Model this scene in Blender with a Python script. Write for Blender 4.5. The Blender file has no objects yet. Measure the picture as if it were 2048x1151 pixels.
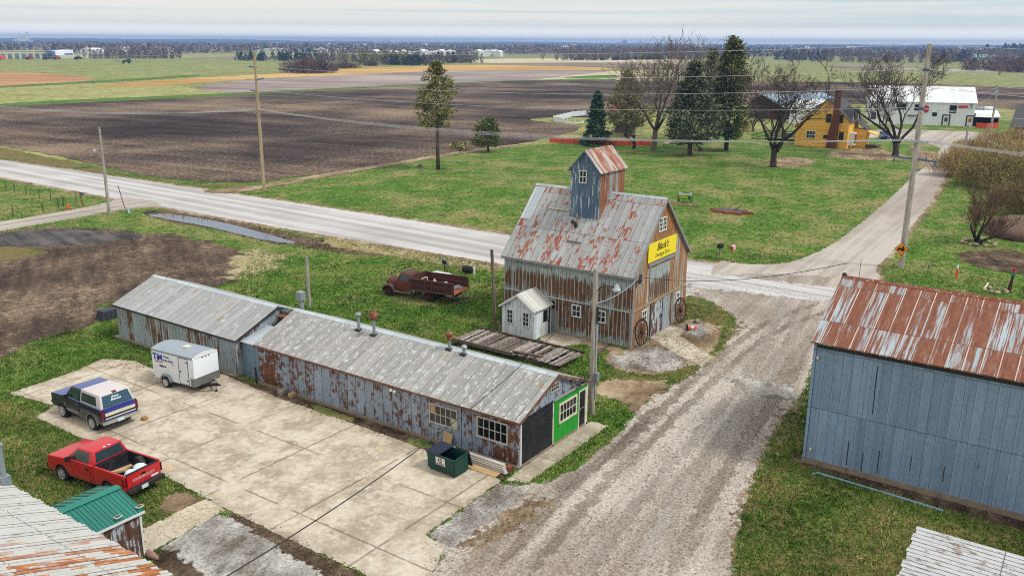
import bpy, bmesh, math, random
import numpy as np
from mathutils import Vector, Matrix
SC = bpy.context.scene
COL = SC.collection
R_ = math.radians
# ---------------- camera (world axes follow the farm buildings: X away to the right, Y away to the left)
F = 1750.0; CX, CY = 1024.0, 575.5; EYE = 18.5
ROLL = math.atan(.0062); PITCH = math.atan((CY - 86.0) * math.cos(ROLL) / F); YAW = R_(34.8)
fw = Vector((math.cos(YAW) * math.cos(PITCH), math.sin(YAW) * math.cos(PITCH), -math.sin(PITCH)))
r0 = Vector((math.sin(YAW), -math.cos(YAW), 0)); u0 = r0.cross(fw)
rt = r0 * math.cos(ROLL) + u0 * math.sin(ROLL); up = u0 * math.cos(ROLL) - r0 * math.sin(ROLL)
cam = bpy.data.cameras.new('camera'); co = bpy.data.objects.new('camera', cam); COL.objects.link(co)
co.matrix_world = Matrix(((rt.x, up.x, -fw.x, 0), (rt.y, up.y, -fw.y, 0), (rt.z, up.z, -fw.z, EYE), (0, 0, 0, 1)))
cam.sensor_width = 36; cam.lens = 36 * F / 2048; cam.clip_start = .5; cam.clip_end = 30000
SC.camera = co
def at(x, y, z=0.0):
    """the place at height z that the photograph shows at pixel x, y"""
    d = fw * F + rt * (x - CX) - up * (y - CY)
    t = (z - EYE) / d.z
    return Vector((d.x * t, d.y * t, z))
# ---------------- sky, sun, exposure
SUN_EL, SUN_AZ = R_(52), R_(-75)      # azimuth measured from +X towards +Y
SC.world = bpy.data.worlds.new('World'); SC.world.use_nodes = True
wt = SC.world.node_tree; wn = wt.nodes; wl = wt.links
bg = wn['Background']; bg.inputs[1].default_value = 1.0
sk = wn.new('ShaderNodeTexSky'); sk.sky_type = 'NISHITA'; sk.sun_disc = False
sk.sun_elevation = SUN_EL; sk.sun_rotation = math.pi / 2 - SUN_AZ
def wmath(op, a, b=None, clamp=False):
    n = wn.new('ShaderNodeMath'); n.operation = op; n.use_clamp = clamp
    for i, q in enumerate((a, b)):
        if q is None: continue
        if isinstance(q, (int, float)): n.inputs[i].default_value = q
        else: wl.new(q, n.inputs[i])
    return n.outputs[0]
tc = wn.new('ShaderNodeTexCoord'); sp = wn.new('ShaderNodeSeparateXYZ'); wl.new(tc.outputs['Generated'], sp.inputs[0])
cb = wn.new('ShaderNodeCombineXYZ')
zz = wmath('MAXIMUM', sp.outputs[2], 0.0)
den = wmath('ADD', zz, .02)
wl.new(wmath('MULTIPLY', sp.outputs[0], 2.2), cb.inputs[0]); wl.new(wmath('MULTIPLY', sp.outputs[1], 2.2), cb.inputs[1])
wl.new(wmath('MULTIPLY', wmath('LOGARITHM', den, 2.718), 5.5), cb.inputs[2])
nz = wn.new('ShaderNodeTexNoise'); nz.inputs['Scale'].default_value = 1.25; nz.inputs['Detail'].default_value = 6; nz.inputs['Roughness'].default_value = .55
nz.inputs['Distortion'].default_value = .4
wl.new(cb.outputs[0], nz.inputs['Vector'])
side = wmath('ADD', wmath('MULTIPLY', sp.outputs[0], .32), wmath('MULTIPLY', sp.outputs[1], -.30))   # bluer to the right
low = wmath('MULTIPLY', wmath('SUBTRACT', zz, .012), 7.0, True)
f1 = wmath('ADD', wmath('SUBTRACT', nz.outputs[0], .52), wmath('ADD', wmath('MULTIPLY', side, .75), wmath('MULTIPLY', low, .18)))
f2 = wmath('MULTIPLY', wmath('MULTIPLY', f1, 3.0, True), wmath('MULTIPLY', wmath('SUBTRACT', zz, .005), 38.0, True))
mx = wn.new('ShaderNodeMix'); mx.data_type = 'RGBA'; wl.new(f2, mx.inputs[0])
mx.inputs[6].default_value = (.82, .79, .75, 1); mx.inputs[7].default_value = (.52, .645, .71, 1)
hz_ = wmath('ADD', wmath('ADD', .77, wmath('MULTIPLY', zz, .55, True)), wmath('MULTIPLY', wmath('SUBTRACT', 1.0, wmath('MULTIPLY', zz, 55.0, True)), .95))   # brighter towards the horizon
ad = wn.new('ShaderNodeMix'); ad.data_type = 'RGBA'; ad.blend_type = 'ADD'; ad.inputs[0].default_value = .004
wl.new(mx.outputs[2], ad.inputs[6]); wl.new(sk.outputs[0], ad.inputs[7])
wm2 = wn.new('ShaderNodeMix'); wm2.data_type = 'RGBA'; wm2.blend_type = 'MULTIPLY'; wl.new(wmath('SUBTRACT', 1.0, wmath('MULTIPLY', zz, 8.0, True)), wm2.inputs[0])
wl.new(ad.outputs[2], wm2.inputs[6]); wm2.inputs[7].default_value = (1.60, 1.60, 1.45, 1)
wl.new(wm2.outputs[2], bg.inputs[0]); wl.new(hz_, bg.inputs[1])
sun = bpy.data.lights.new('sun', 'SUN'); sun.energy = 2.3; sun.angle = R_(12); sun.color = (1, .955, .89)
so = bpy.data.objects.new('sun', sun); COL.objects.link(so)
sd = Vector((math.cos(SUN_EL) * math.cos(SUN_AZ), math.cos(SUN_EL) * math.sin(SUN_AZ), math.sin(SUN_EL)))
so.rotation_euler = sd.to_track_quat('Z', 'Y').to_euler()
SC.view_settings.view_transform = 'Standard'; SC.view_settings.look = 'None'
SC.view_settings.exposure = 0.12; SC.view_settings.gamma = 1
SC.cycles.transparent_max_bounces = 24; SC.cycles.max_bounces = 6; SC.cycles.volume_bounces = 0; SC.cycles.use_denoising = False; SC.cycles.filter_width = 1.05
# ---------------- scene helpers
rnd = random.Random(7)
def lin(c):
    return tuple(((v / 255) / 12.92 if v / 255 <= .04045 else ((v / 255 + .055) / 1.055) ** 2.4) for v in c)
def empty(name, loc, rz=0):
    o = bpy.data.objects.new(name, None); COL.objects.link(o); o.location = loc; o.rotation_euler.z = rz
    o.empty_display_size = .3
    return o
def tag(o, label, cat, group=None):
    o['label'] = label; o['category'] = cat
    if group: o['group'] = group
    return o
def thing(name, label, cat, loc=(0, 0, 0), rz=0, group=None):
    return tag(empty(name, loc, rz), label, cat, group)
def struct(o): o['kind'] = 'structure'; return o
def stuff(o): o['kind'] = 'stuff'; return o
class MB:
    """collects shapes, then links them as one mesh object"""
    def __init__(s): s.v = []; s.f = []; s.mi = []; s.cur = 0
    def add(s, vs, fs):
        b = len(s.v); s.v += [tuple(q) for q in vs]
        for q in fs: s.f.append(tuple(i + b for i in q)); s.mi.append(s.cur)
        return s
    def box(s, x0, y0, z0, x1, y1, z1):
        return s.add([(x0, y0, z0), (x1, y0, z0), (x1, y1, z0), (x0, y1, z0), (x0, y0, z1), (x1, y0, z1), (x1, y1, z1), (x0, y1, z1)],
                     [(3, 2, 1, 0), (4, 5, 6, 7), (0, 1, 5, 4), (1, 2, 6, 5), (2, 3, 7, 6), (3, 0, 4, 7)])
    def ob(s, o, u, n, ur, zr, nr):
        """box in a wall frame: along u, up z, out n"""
        o, u, n = Vector(o), Vector(u), Vector(n); P = []
        for z in zr:
            for a, b in ((0, 0), (1, 0), (1, 1), (0, 1)):
                q = o + u * ur[a] + n * nr[b]; P.append((q.x, q.y, q.z + z))
        return s.add(P, [(3, 2, 1, 0), (4, 5, 6, 7), (0, 1, 5, 4), (1, 2, 6, 5), (2, 3, 7, 6), (3, 0, 4, 7)])
    def bar(s, a, b, w, h=None, upv=(0, 0, 1)):
        a, b = Vector(a), Vector(b); h = h or w; d = (b - a).normalized(); U = Vector(upv)
        if abs(d.dot(U)) > .98: U = Vector((1, 0, 0))
        x = d.cross(U).normalized() * w / 2; y = x.cross(d).normalized() * h / 2
        P = [a - x - y, a + x - y, a + x + y, a - x + y, b - x - y, b + x - y, b + x + y, b - x + y]
        return s.add(P, [(3, 2, 1, 0), (4, 5, 6, 7), (0, 1, 5, 4), (1, 2, 6, 5), (2, 3, 7, 6), (3, 0, 4, 7)])
    def tube(s, pts, r, n=6, cap=True):
        pts = [Vector(p) for p in pts]; m = len(pts); rs = r if isinstance(r, (list, tuple)) else [r] * m
        V = []; ref = None
        for i, p in enumerate(pts):
            d = (pts[min(i + 1, m - 1)] - pts[max(i - 1, 0)])
            if d.length < 1e-9: d = Vector((0, 0, 1))
            d.normalize()
            if ref is None: ref = Vector((1, 0, 0)) if abs(d.x) < .8 else Vector((0, 1, 0))
            x = (ref - d * ref.dot(d)); x.normalize(); ref = x; y = d.cross(x)
            for k in range(n):
                a = 2 * math.pi * k / n; V.append(p + (x * math.cos(a) + y * math.sin(a)) * rs[i])
        Fs = [(i * n + k, i * n + (k + 1) % n, (i + 1) * n + (k + 1) % n, (i + 1) * n + k) for i in range(m - 1) for k in range(n)]
        if cap: Fs += [tuple(range(n - 1, -1, -1)), tuple((m - 1) * n + k for k in range(n))]
        return s.add(V, Fs)
    def prism(s, poly, ax, a, b):
        """polygon swept along an axis; poly holds the other two coordinates in order"""
        n = len(poly)
        def P(q, t): return (t, q[0], q[1]) if ax == 'x' else ((q[0], t, q[1]) if ax == 'y' else (q[0], q[1], t))
        V = [P(q, a) for q in poly] + [P(q, b) for q in poly]
        return s.add(V, [tuple(range(n - 1, -1, -1)), tuple(range(n, 2 * n))] + [(i, (i + 1) % n, n + (i + 1) % n, n + i) for i in range(n)])
    def lathe(s, prof, c=(0, 0, 0), ax='z', n=12):
        c = Vector(c); V = []; m = len(prof)
        for r, h in prof:
            for k in range(n):
                a = 2 * math.pi * k / n; p, q = r * math.cos(a), r * math.sin(a)
                V.append(c + Vector((p, q, h) if ax == 'z' else ((h, p, q) if ax == 'x' else (q, h, p))))
        Fs = [(i * n + k, i * n + (k + 1) % n, (i + 1) * n + (k + 1) % n, (i + 1) * n + k) for i in range(m - 1) for k in range(n)]
        Fs += [tuple(range(n - 1, -1, -1)), tuple((m - 1) * n + k for k in range(n))]
        return s.add(V, Fs)
    def blob(s, c, r, jit=.15, rg=None, sub=2):
        rg = rg or rnd; bm = bmesh.new(); bmesh.ops.create_icosphere(bm, subdivisions=sub, radius=1)
        ph = [rg.uniform(0, 6) for _ in range(6)]; V = []
        for w in bm.verts:
            q = w.co; k = 1 + jit * (math.sin(3 * q.x + ph[0]) + math.sin(4 * q.y + ph[1]) + math.sin(3.5 * q.z + ph[2]) + .6 * math.sin(9 * q.x + ph[3]) * math.sin(8 * q.y + ph[4])) / 2
            V.append((c[0] + q.x * r[0] * k, c[1] + q.y * r[1] * k, c[2] + q.z * r[2] * k))
        Fs = [tuple(w.index for w in f.verts) for f in bm.faces]; bm.free()
        return s.add(V, Fs)
    def grid(s, f, nu, nv):
        V = [f(i / nu, j / nv) for j in range(nv + 1) for i in range(nu + 1)]; w = nu + 1
        return s.add(V, [(j * w + i, j * w + i + 1, (j + 1) * w + i + 1, (j + 1) * w + i) for j in range(nv) for i in range(nu)])
    def build(s, name, mats, parent=None, smooth=False, local=False, bevel=0, uv=True, fix=True, loc=None):
        me = bpy.data.meshes.new(name)
        off = Vector((0, 0, 0))
        if loc is not None: off = Vector(loc)
        elif parent is not None and not local:
            p = parent
            while p is not None: off += p.location; p = p.parent
        me.from_pydata([(a - off.x, b - off.y, c - off.z) for a, b, c in s.v], [], s.f)
        for m in (mats if isinstance(mats, (list, tuple)) else [mats]): me.materials.append(m)
        if any(s.mi): me.polygons.foreach_set('material_index', s.mi)
        if fix or bevel:
            bm = bmesh.new(); bm.from_mesh(me)
            if fix: bmesh.ops.recalc_face_normals(bm, faces=bm.faces)
            if bevel:
                eds = [e for e in bm.edges if len(e.link_faces) == 2 and e.calc_face_angle(0) > .5]
                bmesh.ops.bevel(bm, geom=eds, offset=bevel, segments=2, affect='EDGES', profile=.6)
            bm.to_mesh(me); bm.free()
        if uv: auto_uv(me)
        if smooth:
            me.polygons.foreach_set('use_smooth', [True] * len(me.polygons))
            if smooth != True: me.set_sharp_from_angle(angle=R_(smooth))
        o = bpy.data.objects.new(name, me); COL.objects.link(o)
        if loc is not None: o.location = loc
        if parent is not None: o.parent = parent
        return o
def auto_uv(me):
    """metres along the wall and up the wall (or up the slope) for every face"""
    nl = len(me.loops)
    if not nl: return
    P = np.empty(len(me.vertices) * 3); me.vertices.foreach_get('co', P); P = P.reshape(-1, 3)
    li = np.empty(nl, dtype=np.int64); me.loops.foreach_get('vertex_index', li)
    N = np.empty(len(me.polygons) * 3); me.polygons.foreach_get('normal', N); N = N.reshape(-1, 3)
    lt = np.empty(len(me.polygons), dtype=np.int64); me.polygons.foreach_get('loop_total', lt)
    pn = np.repeat(N, lt, axis=0)
    t = np.stack([-pn[:, 1], pn[:, 0], np.zeros(nl)], 1); L = np.linalg.norm(t, axis=1); flat = L < .05
    t = t / np.maximum(L, 1e-6)[:, None]; w = np.cross(pn, t)
    t[flat] = (1, 0, 0); w[flat] = (0, 1, 0)
    Q = P[li]; uv = np.stack([(Q * t).sum(1), (Q * w).sum(1)], 1)
    me.uv_layers.new(name='metres').data.foreach_set('uv', uv.ravel())
def text(s, size, mat, parent, loc, ux, uz, name='lettering', depth=.004, shear=0, bold=0, align='CENTER', sx=1.0):
    """flat raised lettering: reads along ux, stands up along uz (both in the parent's own axes)"""
    cu = bpy.data.curves.new(name, 'FONT'); cu.body = s; cu.size = size; cu.align_x = align; cu.align_y = 'CENTER'
    cu.extrude = depth; cu.shear = shear; cu.offset = bold; cu.resolution_u = 3
    to = bpy.data.objects.new(name, cu); COL.objects.link(to)
    me = bpy.data.meshes.new_from_object(to.evaluated_get(bpy.context.evaluated_depsgraph_get()))
    bpy.data.objects.remove(to); bpy.data.curves.remove(cu)
    ux, uz = Vector(ux).normalized(), Vector(uz).normalized(); n = ux.cross(uz)
    me.transform(Matrix(((ux.x * sx, uz.x, n.x, loc[0]), (ux.y * sx, uz.y, n.y, loc[1]), (ux.z * sx, uz.z, n.z, loc[2]), (0, 0, 0, 1))))
    me.materials.clear(); me.materials.append(mat); me.name = name
    o = bpy.data.objects.new(name, me); COL.objects.link(o); o.parent = parent
    return o
# ---------------- materials
class NT:
    def __init__(s, name):
        s.m = bpy.data.materials.new(name); s.m.use_nodes = True; s.t = s.m.node_tree; s.b = s.t.nodes['Principled BSDF']
        s._uv = None; s._p = None
    def nd(s, ty): return s.t.nodes.new(ty)
    def put(s, sock, v):
        if v is None: return
        if isinstance(v, bpy.types.NodeSocket): s.t.links.new(v, sock)
        elif isinstance(v, (tuple, list)) and len(v) == 3 and sock.type == 'RGBA': sock.default_value = (*v, 1)
        else: sock.default_value = v
    def mt(s, op, a, b=None, c=None, clamp=False):
        n = s.nd('ShaderNodeMath'); n.operation = op; n.use_clamp = clamp
        for i, q in enumerate((a, b, c)): s.put(n.inputs[i], q) if q is not None else None
        return n.outputs[0]
    def uv(s):
        if s._uv is None:
            n = s.nd('ShaderNodeUVMap'); x = s.nd('ShaderNodeSeparateXYZ'); s.t.links.new(n.outputs[0], x.inputs[0]); s._uv = (x.outputs[0], x.outputs[1])
        return s._uv
    def pos(s):
        if s._p is None:
            n = s.nd('ShaderNodeNewGeometry'); x = s.nd('ShaderNodeSeparateXYZ'); s.t.links.new(n.outputs['Position'], x.inputs[0]); s._p = tuple(x.outputs)
            s._rpi = n.outputs['Random Per Island']
        return s._p
    def island(s): s.pos(); return s._rpi
    def vec(s, x=0, y=0, z=0):
        n = s.nd('ShaderNodeCombineXYZ')
        for i, q in enumerate((x, y, z)): s.put(n.inputs[i], q)
        return n.outputs[0]
    def noise(s, v, scale=1, detail=4, rough=.55, dist=0):
        n = s.nd('ShaderNodeTexNoise'); s.put(n.inputs['Vector'], v)
        n.inputs['Scale'].default_value = scale; n.inputs['Detail'].default_value = detail; n.inputs['Roughness'].default_value = rough; n.inputs['Distortion'].default_value = dist
        return n.outputs[0]
    def vor(s, v, scale=1, out='Distance', feat='F1'):
        n = s.nd('ShaderNodeTexVoronoi'); n.feature = feat; s.put(n.inputs['Vector'], v); n.inputs['Scale'].default_value = scale
        return n.outputs[out]
    def white(s, v):
        n = s.nd('ShaderNodeTexWhiteNoise'); n.noise_dimensions = '3D'; s.put(n.inputs['Vector'], v); return n.outputs[0]
    def step(s, x, a, b, inv=False):
        n = s.nd('ShaderNodeMapRange'); n.interpolation_type = 'SMOOTHSTEP'; s.put(n.inputs[0], x)
        s.put(n.inputs[1], a); s.put(n.inputs[2], b); n.inputs[3].default_value = 1.0 if inv else 0.0; n.inputs[4].default_value = 0.0 if inv else 1.0
        return n.outputs[0]
    def con(s, x, lo=.3, hi=.7):
        n = s.nd('ShaderNodeMapRange'); s.put(n.inputs[0], x); n.inputs[1].default_value = lo; n.inputs[2].default_value = hi; return n.outputs[0]
    def mix(s, f, a, b, blend='MIX'):
        n = s.nd('ShaderNodeMix'); n.data_type = 'RGBA'; n.blend_type = blend
        s.put(n.inputs[0], f); s.put(n.inputs[6], a); s.put(n.inputs[7], b); return n.outputs[2]
    def ramp(s, f, stops):
        n = s.nd('ShaderNodeValToRGB'); e = n.color_ramp.elements; s.put(n.inputs[0], f)
        for i, (p, c) in enumerate(stops):
            q = e[i] if i < 2 else e.new(p)
            q.position = p; q.color = (*c, 1)
        return n.outputs[0]
    def gain(s, col, f):
        """multiply a colour by a value"""
        return s.mix(1.0, col, s.vec(f, f, f), 'MULTIPLY')
    def end(s, col, rough=.85, bump=None, bd=.02, metal=0, alpha=None, spec=.3):
        s.put(s.b.inputs['Base Color'], col); s.put(s.b.inputs['Roughness'], rough); s.put(s.b.inputs['Metallic'], metal)
        s.put(s.b.inputs['Specular IOR Level'], spec)
        if bump is not None:
            n = s.nd('ShaderNodeBump'); n.inputs['Strength'].default_value = 1; n.inputs['Distance'].default_value = bd
            s.put(n.inputs['Height'], bump); s.t.links.new(n.outputs[0], s.b.inputs['Normal'])
        if alpha is not None: s.put(s.b.inputs['Alpha'], alpha)
        return s.m
def sheet_alpha(n, sc=1.2, amp=1.0):
    a = n.nd('ShaderNodeAttribute'); a.attribute_name = 'edge'; x, y, z = n.pos(); v = n.vec(x, y, 0)
    q = n.mt('ADD', n.mt('MULTIPLY', n.mt('SUBTRACT', n.noise(v, sc, 6, .65), .5), 3.2 * amp), a.outputs['Fac'])
    return n.step(q, -.12, .12)
def plain(name, c, rough=.6, metal=0, var=.12, sc=6, spec=.4, dirt=None, dsc=2.5, bump=0):
    n = NT(name); g = n.nd('ShaderNodeTexCoord').outputs['Object']; c = lin(c)
    k = n.noise(g, sc, 5, .6); col = n.gain(c, n.mt('ADD', n.mt('MULTIPLY', k, var * 2), 1 - var))
    if dirt: col = n.mix(n.mt('MULTIPLY', n.step(n.noise(g, dsc, 6, .7), .5, .72), .75), col, lin(dirt))
    return n.end(col, rough, k if bump else None, bump or .01, metal, spec=spec)
def glass(name, c=(20, 26, 30)):
    n = NT(name); g = n.nd('ShaderNodeTexCoord').outputs['Object']
    return n.end(n.gain(lin(c), n.mt('ADD', n.noise(g, 2.2, 3), .5)), .08, spec=.7)
def metal_sheet(name, base, base2, rusts, pw=.62, amt=.5, soft=.1, su=(1.4, .7), st=(9, .45), sw=.45, panel=.3, seam=.035, seamc=(50, 50, 52), seamd=.7, fine=.25, hj=None, grad=None, ug=(), rough=.6, bright_seam=None, panelvar=.25, flake=None, bd=.02):
    """weathered metal: panels pw metres wide along the wall, rust in patches (su) and streaks (st) running down it"""
    n = NT(name); u, v = n.uv(); L = lin
    pi = n.mt('FLOOR', n.mt('DIVIDE', u, pw)); fr = n.mt('FRACT', n.mt('DIVIDE', u, pw))
    row = n.mt('FLOOR', n.mt('DIVIDE', v, hj)) if hj else 0.0
    r = n.white(n.vec(pi, row, 3.7)); r2 = n.white(n.vec(pi, row, 9.1)); off = n.mt('MULTIPLY', r, 40)
    patch = n.noise(n.vec(n.mt('MULTIPLY', u, su[0]), n.mt('MULTIPLY', v, su[1]), off), 1, 6, .68)
    streak = n.noise(n.vec(n.mt('MULTIPLY', u, st[0]), n.mt('MULTIPLY', v, st[1]), off), 1, 5, .6)
    q = n.mt('ADD', n.mt('ADD', n.mt('MULTIPLY', patch, 1 - sw), n.mt('MULTIPLY', streak, sw)), n.mt('MULTIPLY', n.mt('SUBTRACT', r, .5), panel))
    if grad:                                       # extra wear between two heights up the sheet
        q = n.mt('ADD', q, n.mt('MULTIPLY', n.step(v, grad[0], grad[1]), grad[2]))
        if len(grad) > 3: q = n.mt('ADD', q, n.mt('MULTIPLY', n.step(v, grad[3], grad[4]), grad[5]))
    for a_, b_, k_ in ug: q = n.mt('ADD', q, n.mt('MULTIPLY', n.step(u, a_, b_) if a_ < b_ else n.step(u, b_, a_, True), k_))
    th = 1 - amt
    mask = n.step(q, th - soft, th + soft)
    fn = n.noise(n.vec(n.mt('MULTIPLY', u, 14), n.mt('MULTIPLY', v, 5), off), 1, 6, .7)
    b = n.mix(n.noise(n.vec(n.mt('MULTIPLY', u, 2.5), n.mt('MULTIPLY', v, .9), off), 1, 5, .6), L(base), L(base2))
    b = n.gain(b, n.mt('ADD', 1 - panelvar / 2, n.mt('MULTIPLY', r2, panelvar)))
    if flake:                                      # flaking paint: colour, threshold, width
        fk = n.noise(n.vec(n.mt('MULTIPLY', u, flake[2]), n.mt('MULTIPLY', v, flake[3]), off), 1, 7, .72)
        b = n.mix(n.step(fk, flake[1], flake[1] + .05), b, L(flake[0]))
    rc = n.ramp(n.noise(n.vec(n.mt('MULTIPLY', u, 7), n.mt('MULTIPLY', v, 1.6), off), 1, 6, .7), [(.25 + .5 * i / max(1, len(rusts) - 1), L(c)) for i, c in enumerate(rusts)])
    col = n.mix(mask, b, rc)
    col = n.gain(col, n.mt('ADD', 1 - fine, n.mt('MULTIPLY', n.con(fn, .28, .72), fine * 2)))
    sm = n.mt('LESS_THAN', fr, seam / pw)
    if hj: sm = n.mt('MAXIMUM', sm, n.mt('LESS_THAN', n.mt('FRACT', n.mt('DIVIDE', v, hj)), .035 / hj))
    if bright_seam:
        col = n.mix(n.mt('MULTIPLY', n.step(n.mt('ABSOLUTE', n.mt('SUBTRACT', fr, .06 + seam / pw)), .05, .03), .0), col, L(bright_seam)) if False else n.mix(n.mt('MULTIPLY', n.mt('LESS_THAN', n.mt('ABSOLUTE', n.mt('SUBTRACT', fr, 2.2 * seam / pw)), seam / pw), n.step(streak, .38, .55)), col, L(bright_seam))
    col = n.mix(n.mt('MULTIPLY', sm, seamd), col, L(seamc))
    hgt = n.mt('ADD', n.mt('MULTIPLY', fn, .35), n.mt('MULTIPLY', sm, -.6))
    return n.end(col, n.mt('ADD', rough, n.mt('MULTIPLY', mask, .25)), hgt, bd, 0, spec=.35)
# ---------------- ground sheets
ZONES = []                                          # polygons that grass must keep off
def chaikin(P, k=2):
    for _ in range(k):
        Q = []
        for i in range(len(P)):
            a, b = P[i], P[(i + 1) % len(P)]
            Q += [a * .75 + b * .25, a * .25 + b * .75]
        P = Q
    return P
def sdf(P, X, Y):
    """signed distance to a polygon, positive inside"""
    d = np.full(X.shape, 1e9); ins = np.zeros(X.shape, bool)
    for i in range(len(P)):
        ax, ay = P[i]; bx, by = P[(i + 1) % len(P)]
        ex, ey = bx - ax, by - ay; wx, wy = X - ax, Y - ay
        t = np.clip((wx * ex + wy * ey) / max(ex * ex + ey * ey, 1e-9), 0, 1)
        d = np.minimum(d, (wx - ex * t) ** 2 + (wy - ey * t) ** 2)
        c = (ay > Y) != (by > Y)
        with np.errstate(divide='ignore', invalid='ignore'):
            xi = ax + (Y - ay) * ex / (ey if abs(ey) > 1e-12 else 1e-12)
        ins ^= c & (X < xi)
    return np.where(ins, 1, -1) * np.sqrt(d)
def px(*pts): return [np.array(at(x, y)[:2]) for x, y in pts]
def wp(*pts): return [np.array(p, float) for p in pts]
def sheet(name, P, z, mat, edge=.5, cell=None, smooth=1, off=True, kind='structure'):
    P = chaikin(P, smooth) if smooth else P
    A = np.array(P); lo = A.min(0) - edge * 1.5; hi = A.max(0) + edge * 1.5
    if cell is None: cell = max(edge * .7, math.sqrt((hi - lo).prod() / 60000))
    nx, ny = [int(q) + 2 for q in (hi - lo) / cell]
    xs = lo[0] + np.arange(nx) * cell; ys = lo[1] + np.arange(ny) * cell
    X, Y = np.meshgrid(xs, ys); S = sdf(P, X, Y)
    keep = np.maximum.reduce([S[:-1, :-1], S[1:, :-1], S[:-1, 1:], S[1:, 1:]]) > -edge * 1.6
    idx = np.arange(nx * ny).reshape(ny, nx); j, i = np.nonzero(keep)
    q = np.stack([idx[j, i], idx[j, i + 1], idx[j + 1, i + 1], idx[j + 1, i]], 1)
    used, inv = np.unique(q.ravel(), return_inverse=True)
    V = np.stack([X.ravel()[used], Y.ravel()[used], np.full(len(used), z)], 1); q = inv.reshape(-1, 4)
    me = bpy.data.meshes.new(name); me.vertices.add(len(V)); me.vertices.foreach_set('co', V.ravel())
    me.loops.add(len(q) * 4); me.loops.foreach_set('vertex_index', q.ravel())
    me.polygons.add(len(q)); me.polygons.foreach_set('loop_start', np.arange(len(q)) * 4); me.polygons.foreach_set('loop_total', np.full(len(q), 4))
    me.update(calc_edges=True)
    a = me.attributes.new('edge', 'FLOAT', 'POINT'); a.data.foreach_set('value', np.clip(S.ravel()[used] / edge, -4, 4))
    me.materials.append(mat)
    o = bpy.data.objects.new(name, me); COL.objects.link(o); o['kind'] = kind
    if off: ZONES.append(P)
    return o
def xy(n, kx=1, ky=1, kz=0):
    x, y, z = n.pos(); return n.vec(n.mt('MULTIPLY', x, kx), n.mt('MULTIPLY', y, ky), kz)
def grass_mat(name, dark, mid, light, dead, deadamt=.4, sc=1.0, alpha=True, esc=1.0, dsc=.18, hard=.1, big=.03):
    n = NT(name); v = xy(n); L = lin
    a = n.noise(v, .35 * sc, 7, .7); b = n.noise(v, 1.9 * sc, 8, .78); c = n.noise(v, 9 * sc, 5, .8)
    col = n.ramp(n.mt('ADD', n.mt('MULTIPLY', a, .45), n.mt('MULTIPLY', b, .55)), [(.38, L(dark)), (.5, L(mid)), (.62, L(light))])
    dd = n.mt('ADD', n.mt('MULTIPLY', n.noise(v, dsc * sc, 5, .62), .5), n.mt('ADD', n.mt('MULTIPLY', n.noise(v, 1.1 * sc, 8, .78), .34), n.mt('MULTIPLY', n.noise(v, big, 2), .16)))
    col = n.mix(n.mt('MULTIPLY', n.step(dd, 1 - deadamt - hard, 1 - deadamt + hard), .85), col, n.mix(c, L(dead), L(tuple(int(q * .72) for q in dead))))
    col = n.gain(col, n.mt('ADD', .42, n.mt('MULTIPLY', n.con(n.mt('ADD', n.mt('MULTIPLY', c, .65), n.mt('MULTIPLY', b, .35)), .39, .61), 1.15)))
    return n.end(col, .95, n.mt('ADD', c, b), .05, alpha=sheet_alpha(n, esc) if alpha else None, spec=.1)
def gravel_mat(name, base, light, dark, track=(1, 1), tsc=(.9, .03), darkamt=.35, esc=1.2, alpha=True, stone=8, cont=.5, patch=.25, amax=1.0):
    """loose stone with wheel tracks drawn out along one direction (track = that direction)"""
    n = NT(name); x, y, z = n.pos(); L = lin; l = math.hypot(*track); tx, ty = track[0] / l, track[1] / l
    al = n.mt('ADD', n.mt('MULTIPLY', x, tx), n.mt('MULTIPLY', y, ty)); ac = n.mt('ADD', n.mt('MULTIPLY', x, -ty), n.mt('MULTIPLY', y, tx))
    tr = n.noise(n.vec(n.mt('MULTIPLY', ac, tsc[0]), n.mt('MULTIPLY', al, tsc[1]), 0), 1, 7, .62, .3)
    v = n.vec(x, y, 0); pt = n.noise(v, patch, 6, .6); st = n.noise(v, stone, 3, .75); pb = n.noise(v, 5, 5, .7)
    q = n.mt('ADD', n.mt('MULTIPLY', tr, .62), n.mt('MULTIPLY', pt, .38))
    col = n.ramp(q, [(.42 - .1 * (1 - darkamt), L(dark)), (.49, L(base)), (.57, L(light))])
    col = n.gain(col, n.mt('ADD', 1 - cont * .5, n.mt('MULTIPLY', n.con(n.mt('ADD', n.mt('MULTIPLY', st, .6), n.mt('MULTIPLY', pb, .4)), .40, .60), cont)))
    col = n.mix(n.mt('MULTIPLY', n.step(n.noise(n.vec(x, y, 7), stone * .55, 2, .8), .66, .72), min(.8, cont)), col, L(tuple(int(q * .55) for q in dark)))
    return n.end(col, .95, st, .03, alpha=(n.mt('MULTIPLY', sheet_alpha(n, esc), amax) if amax < 1 else sheet_alpha(n, esc)) if alpha else None, spec=.15)
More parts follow.
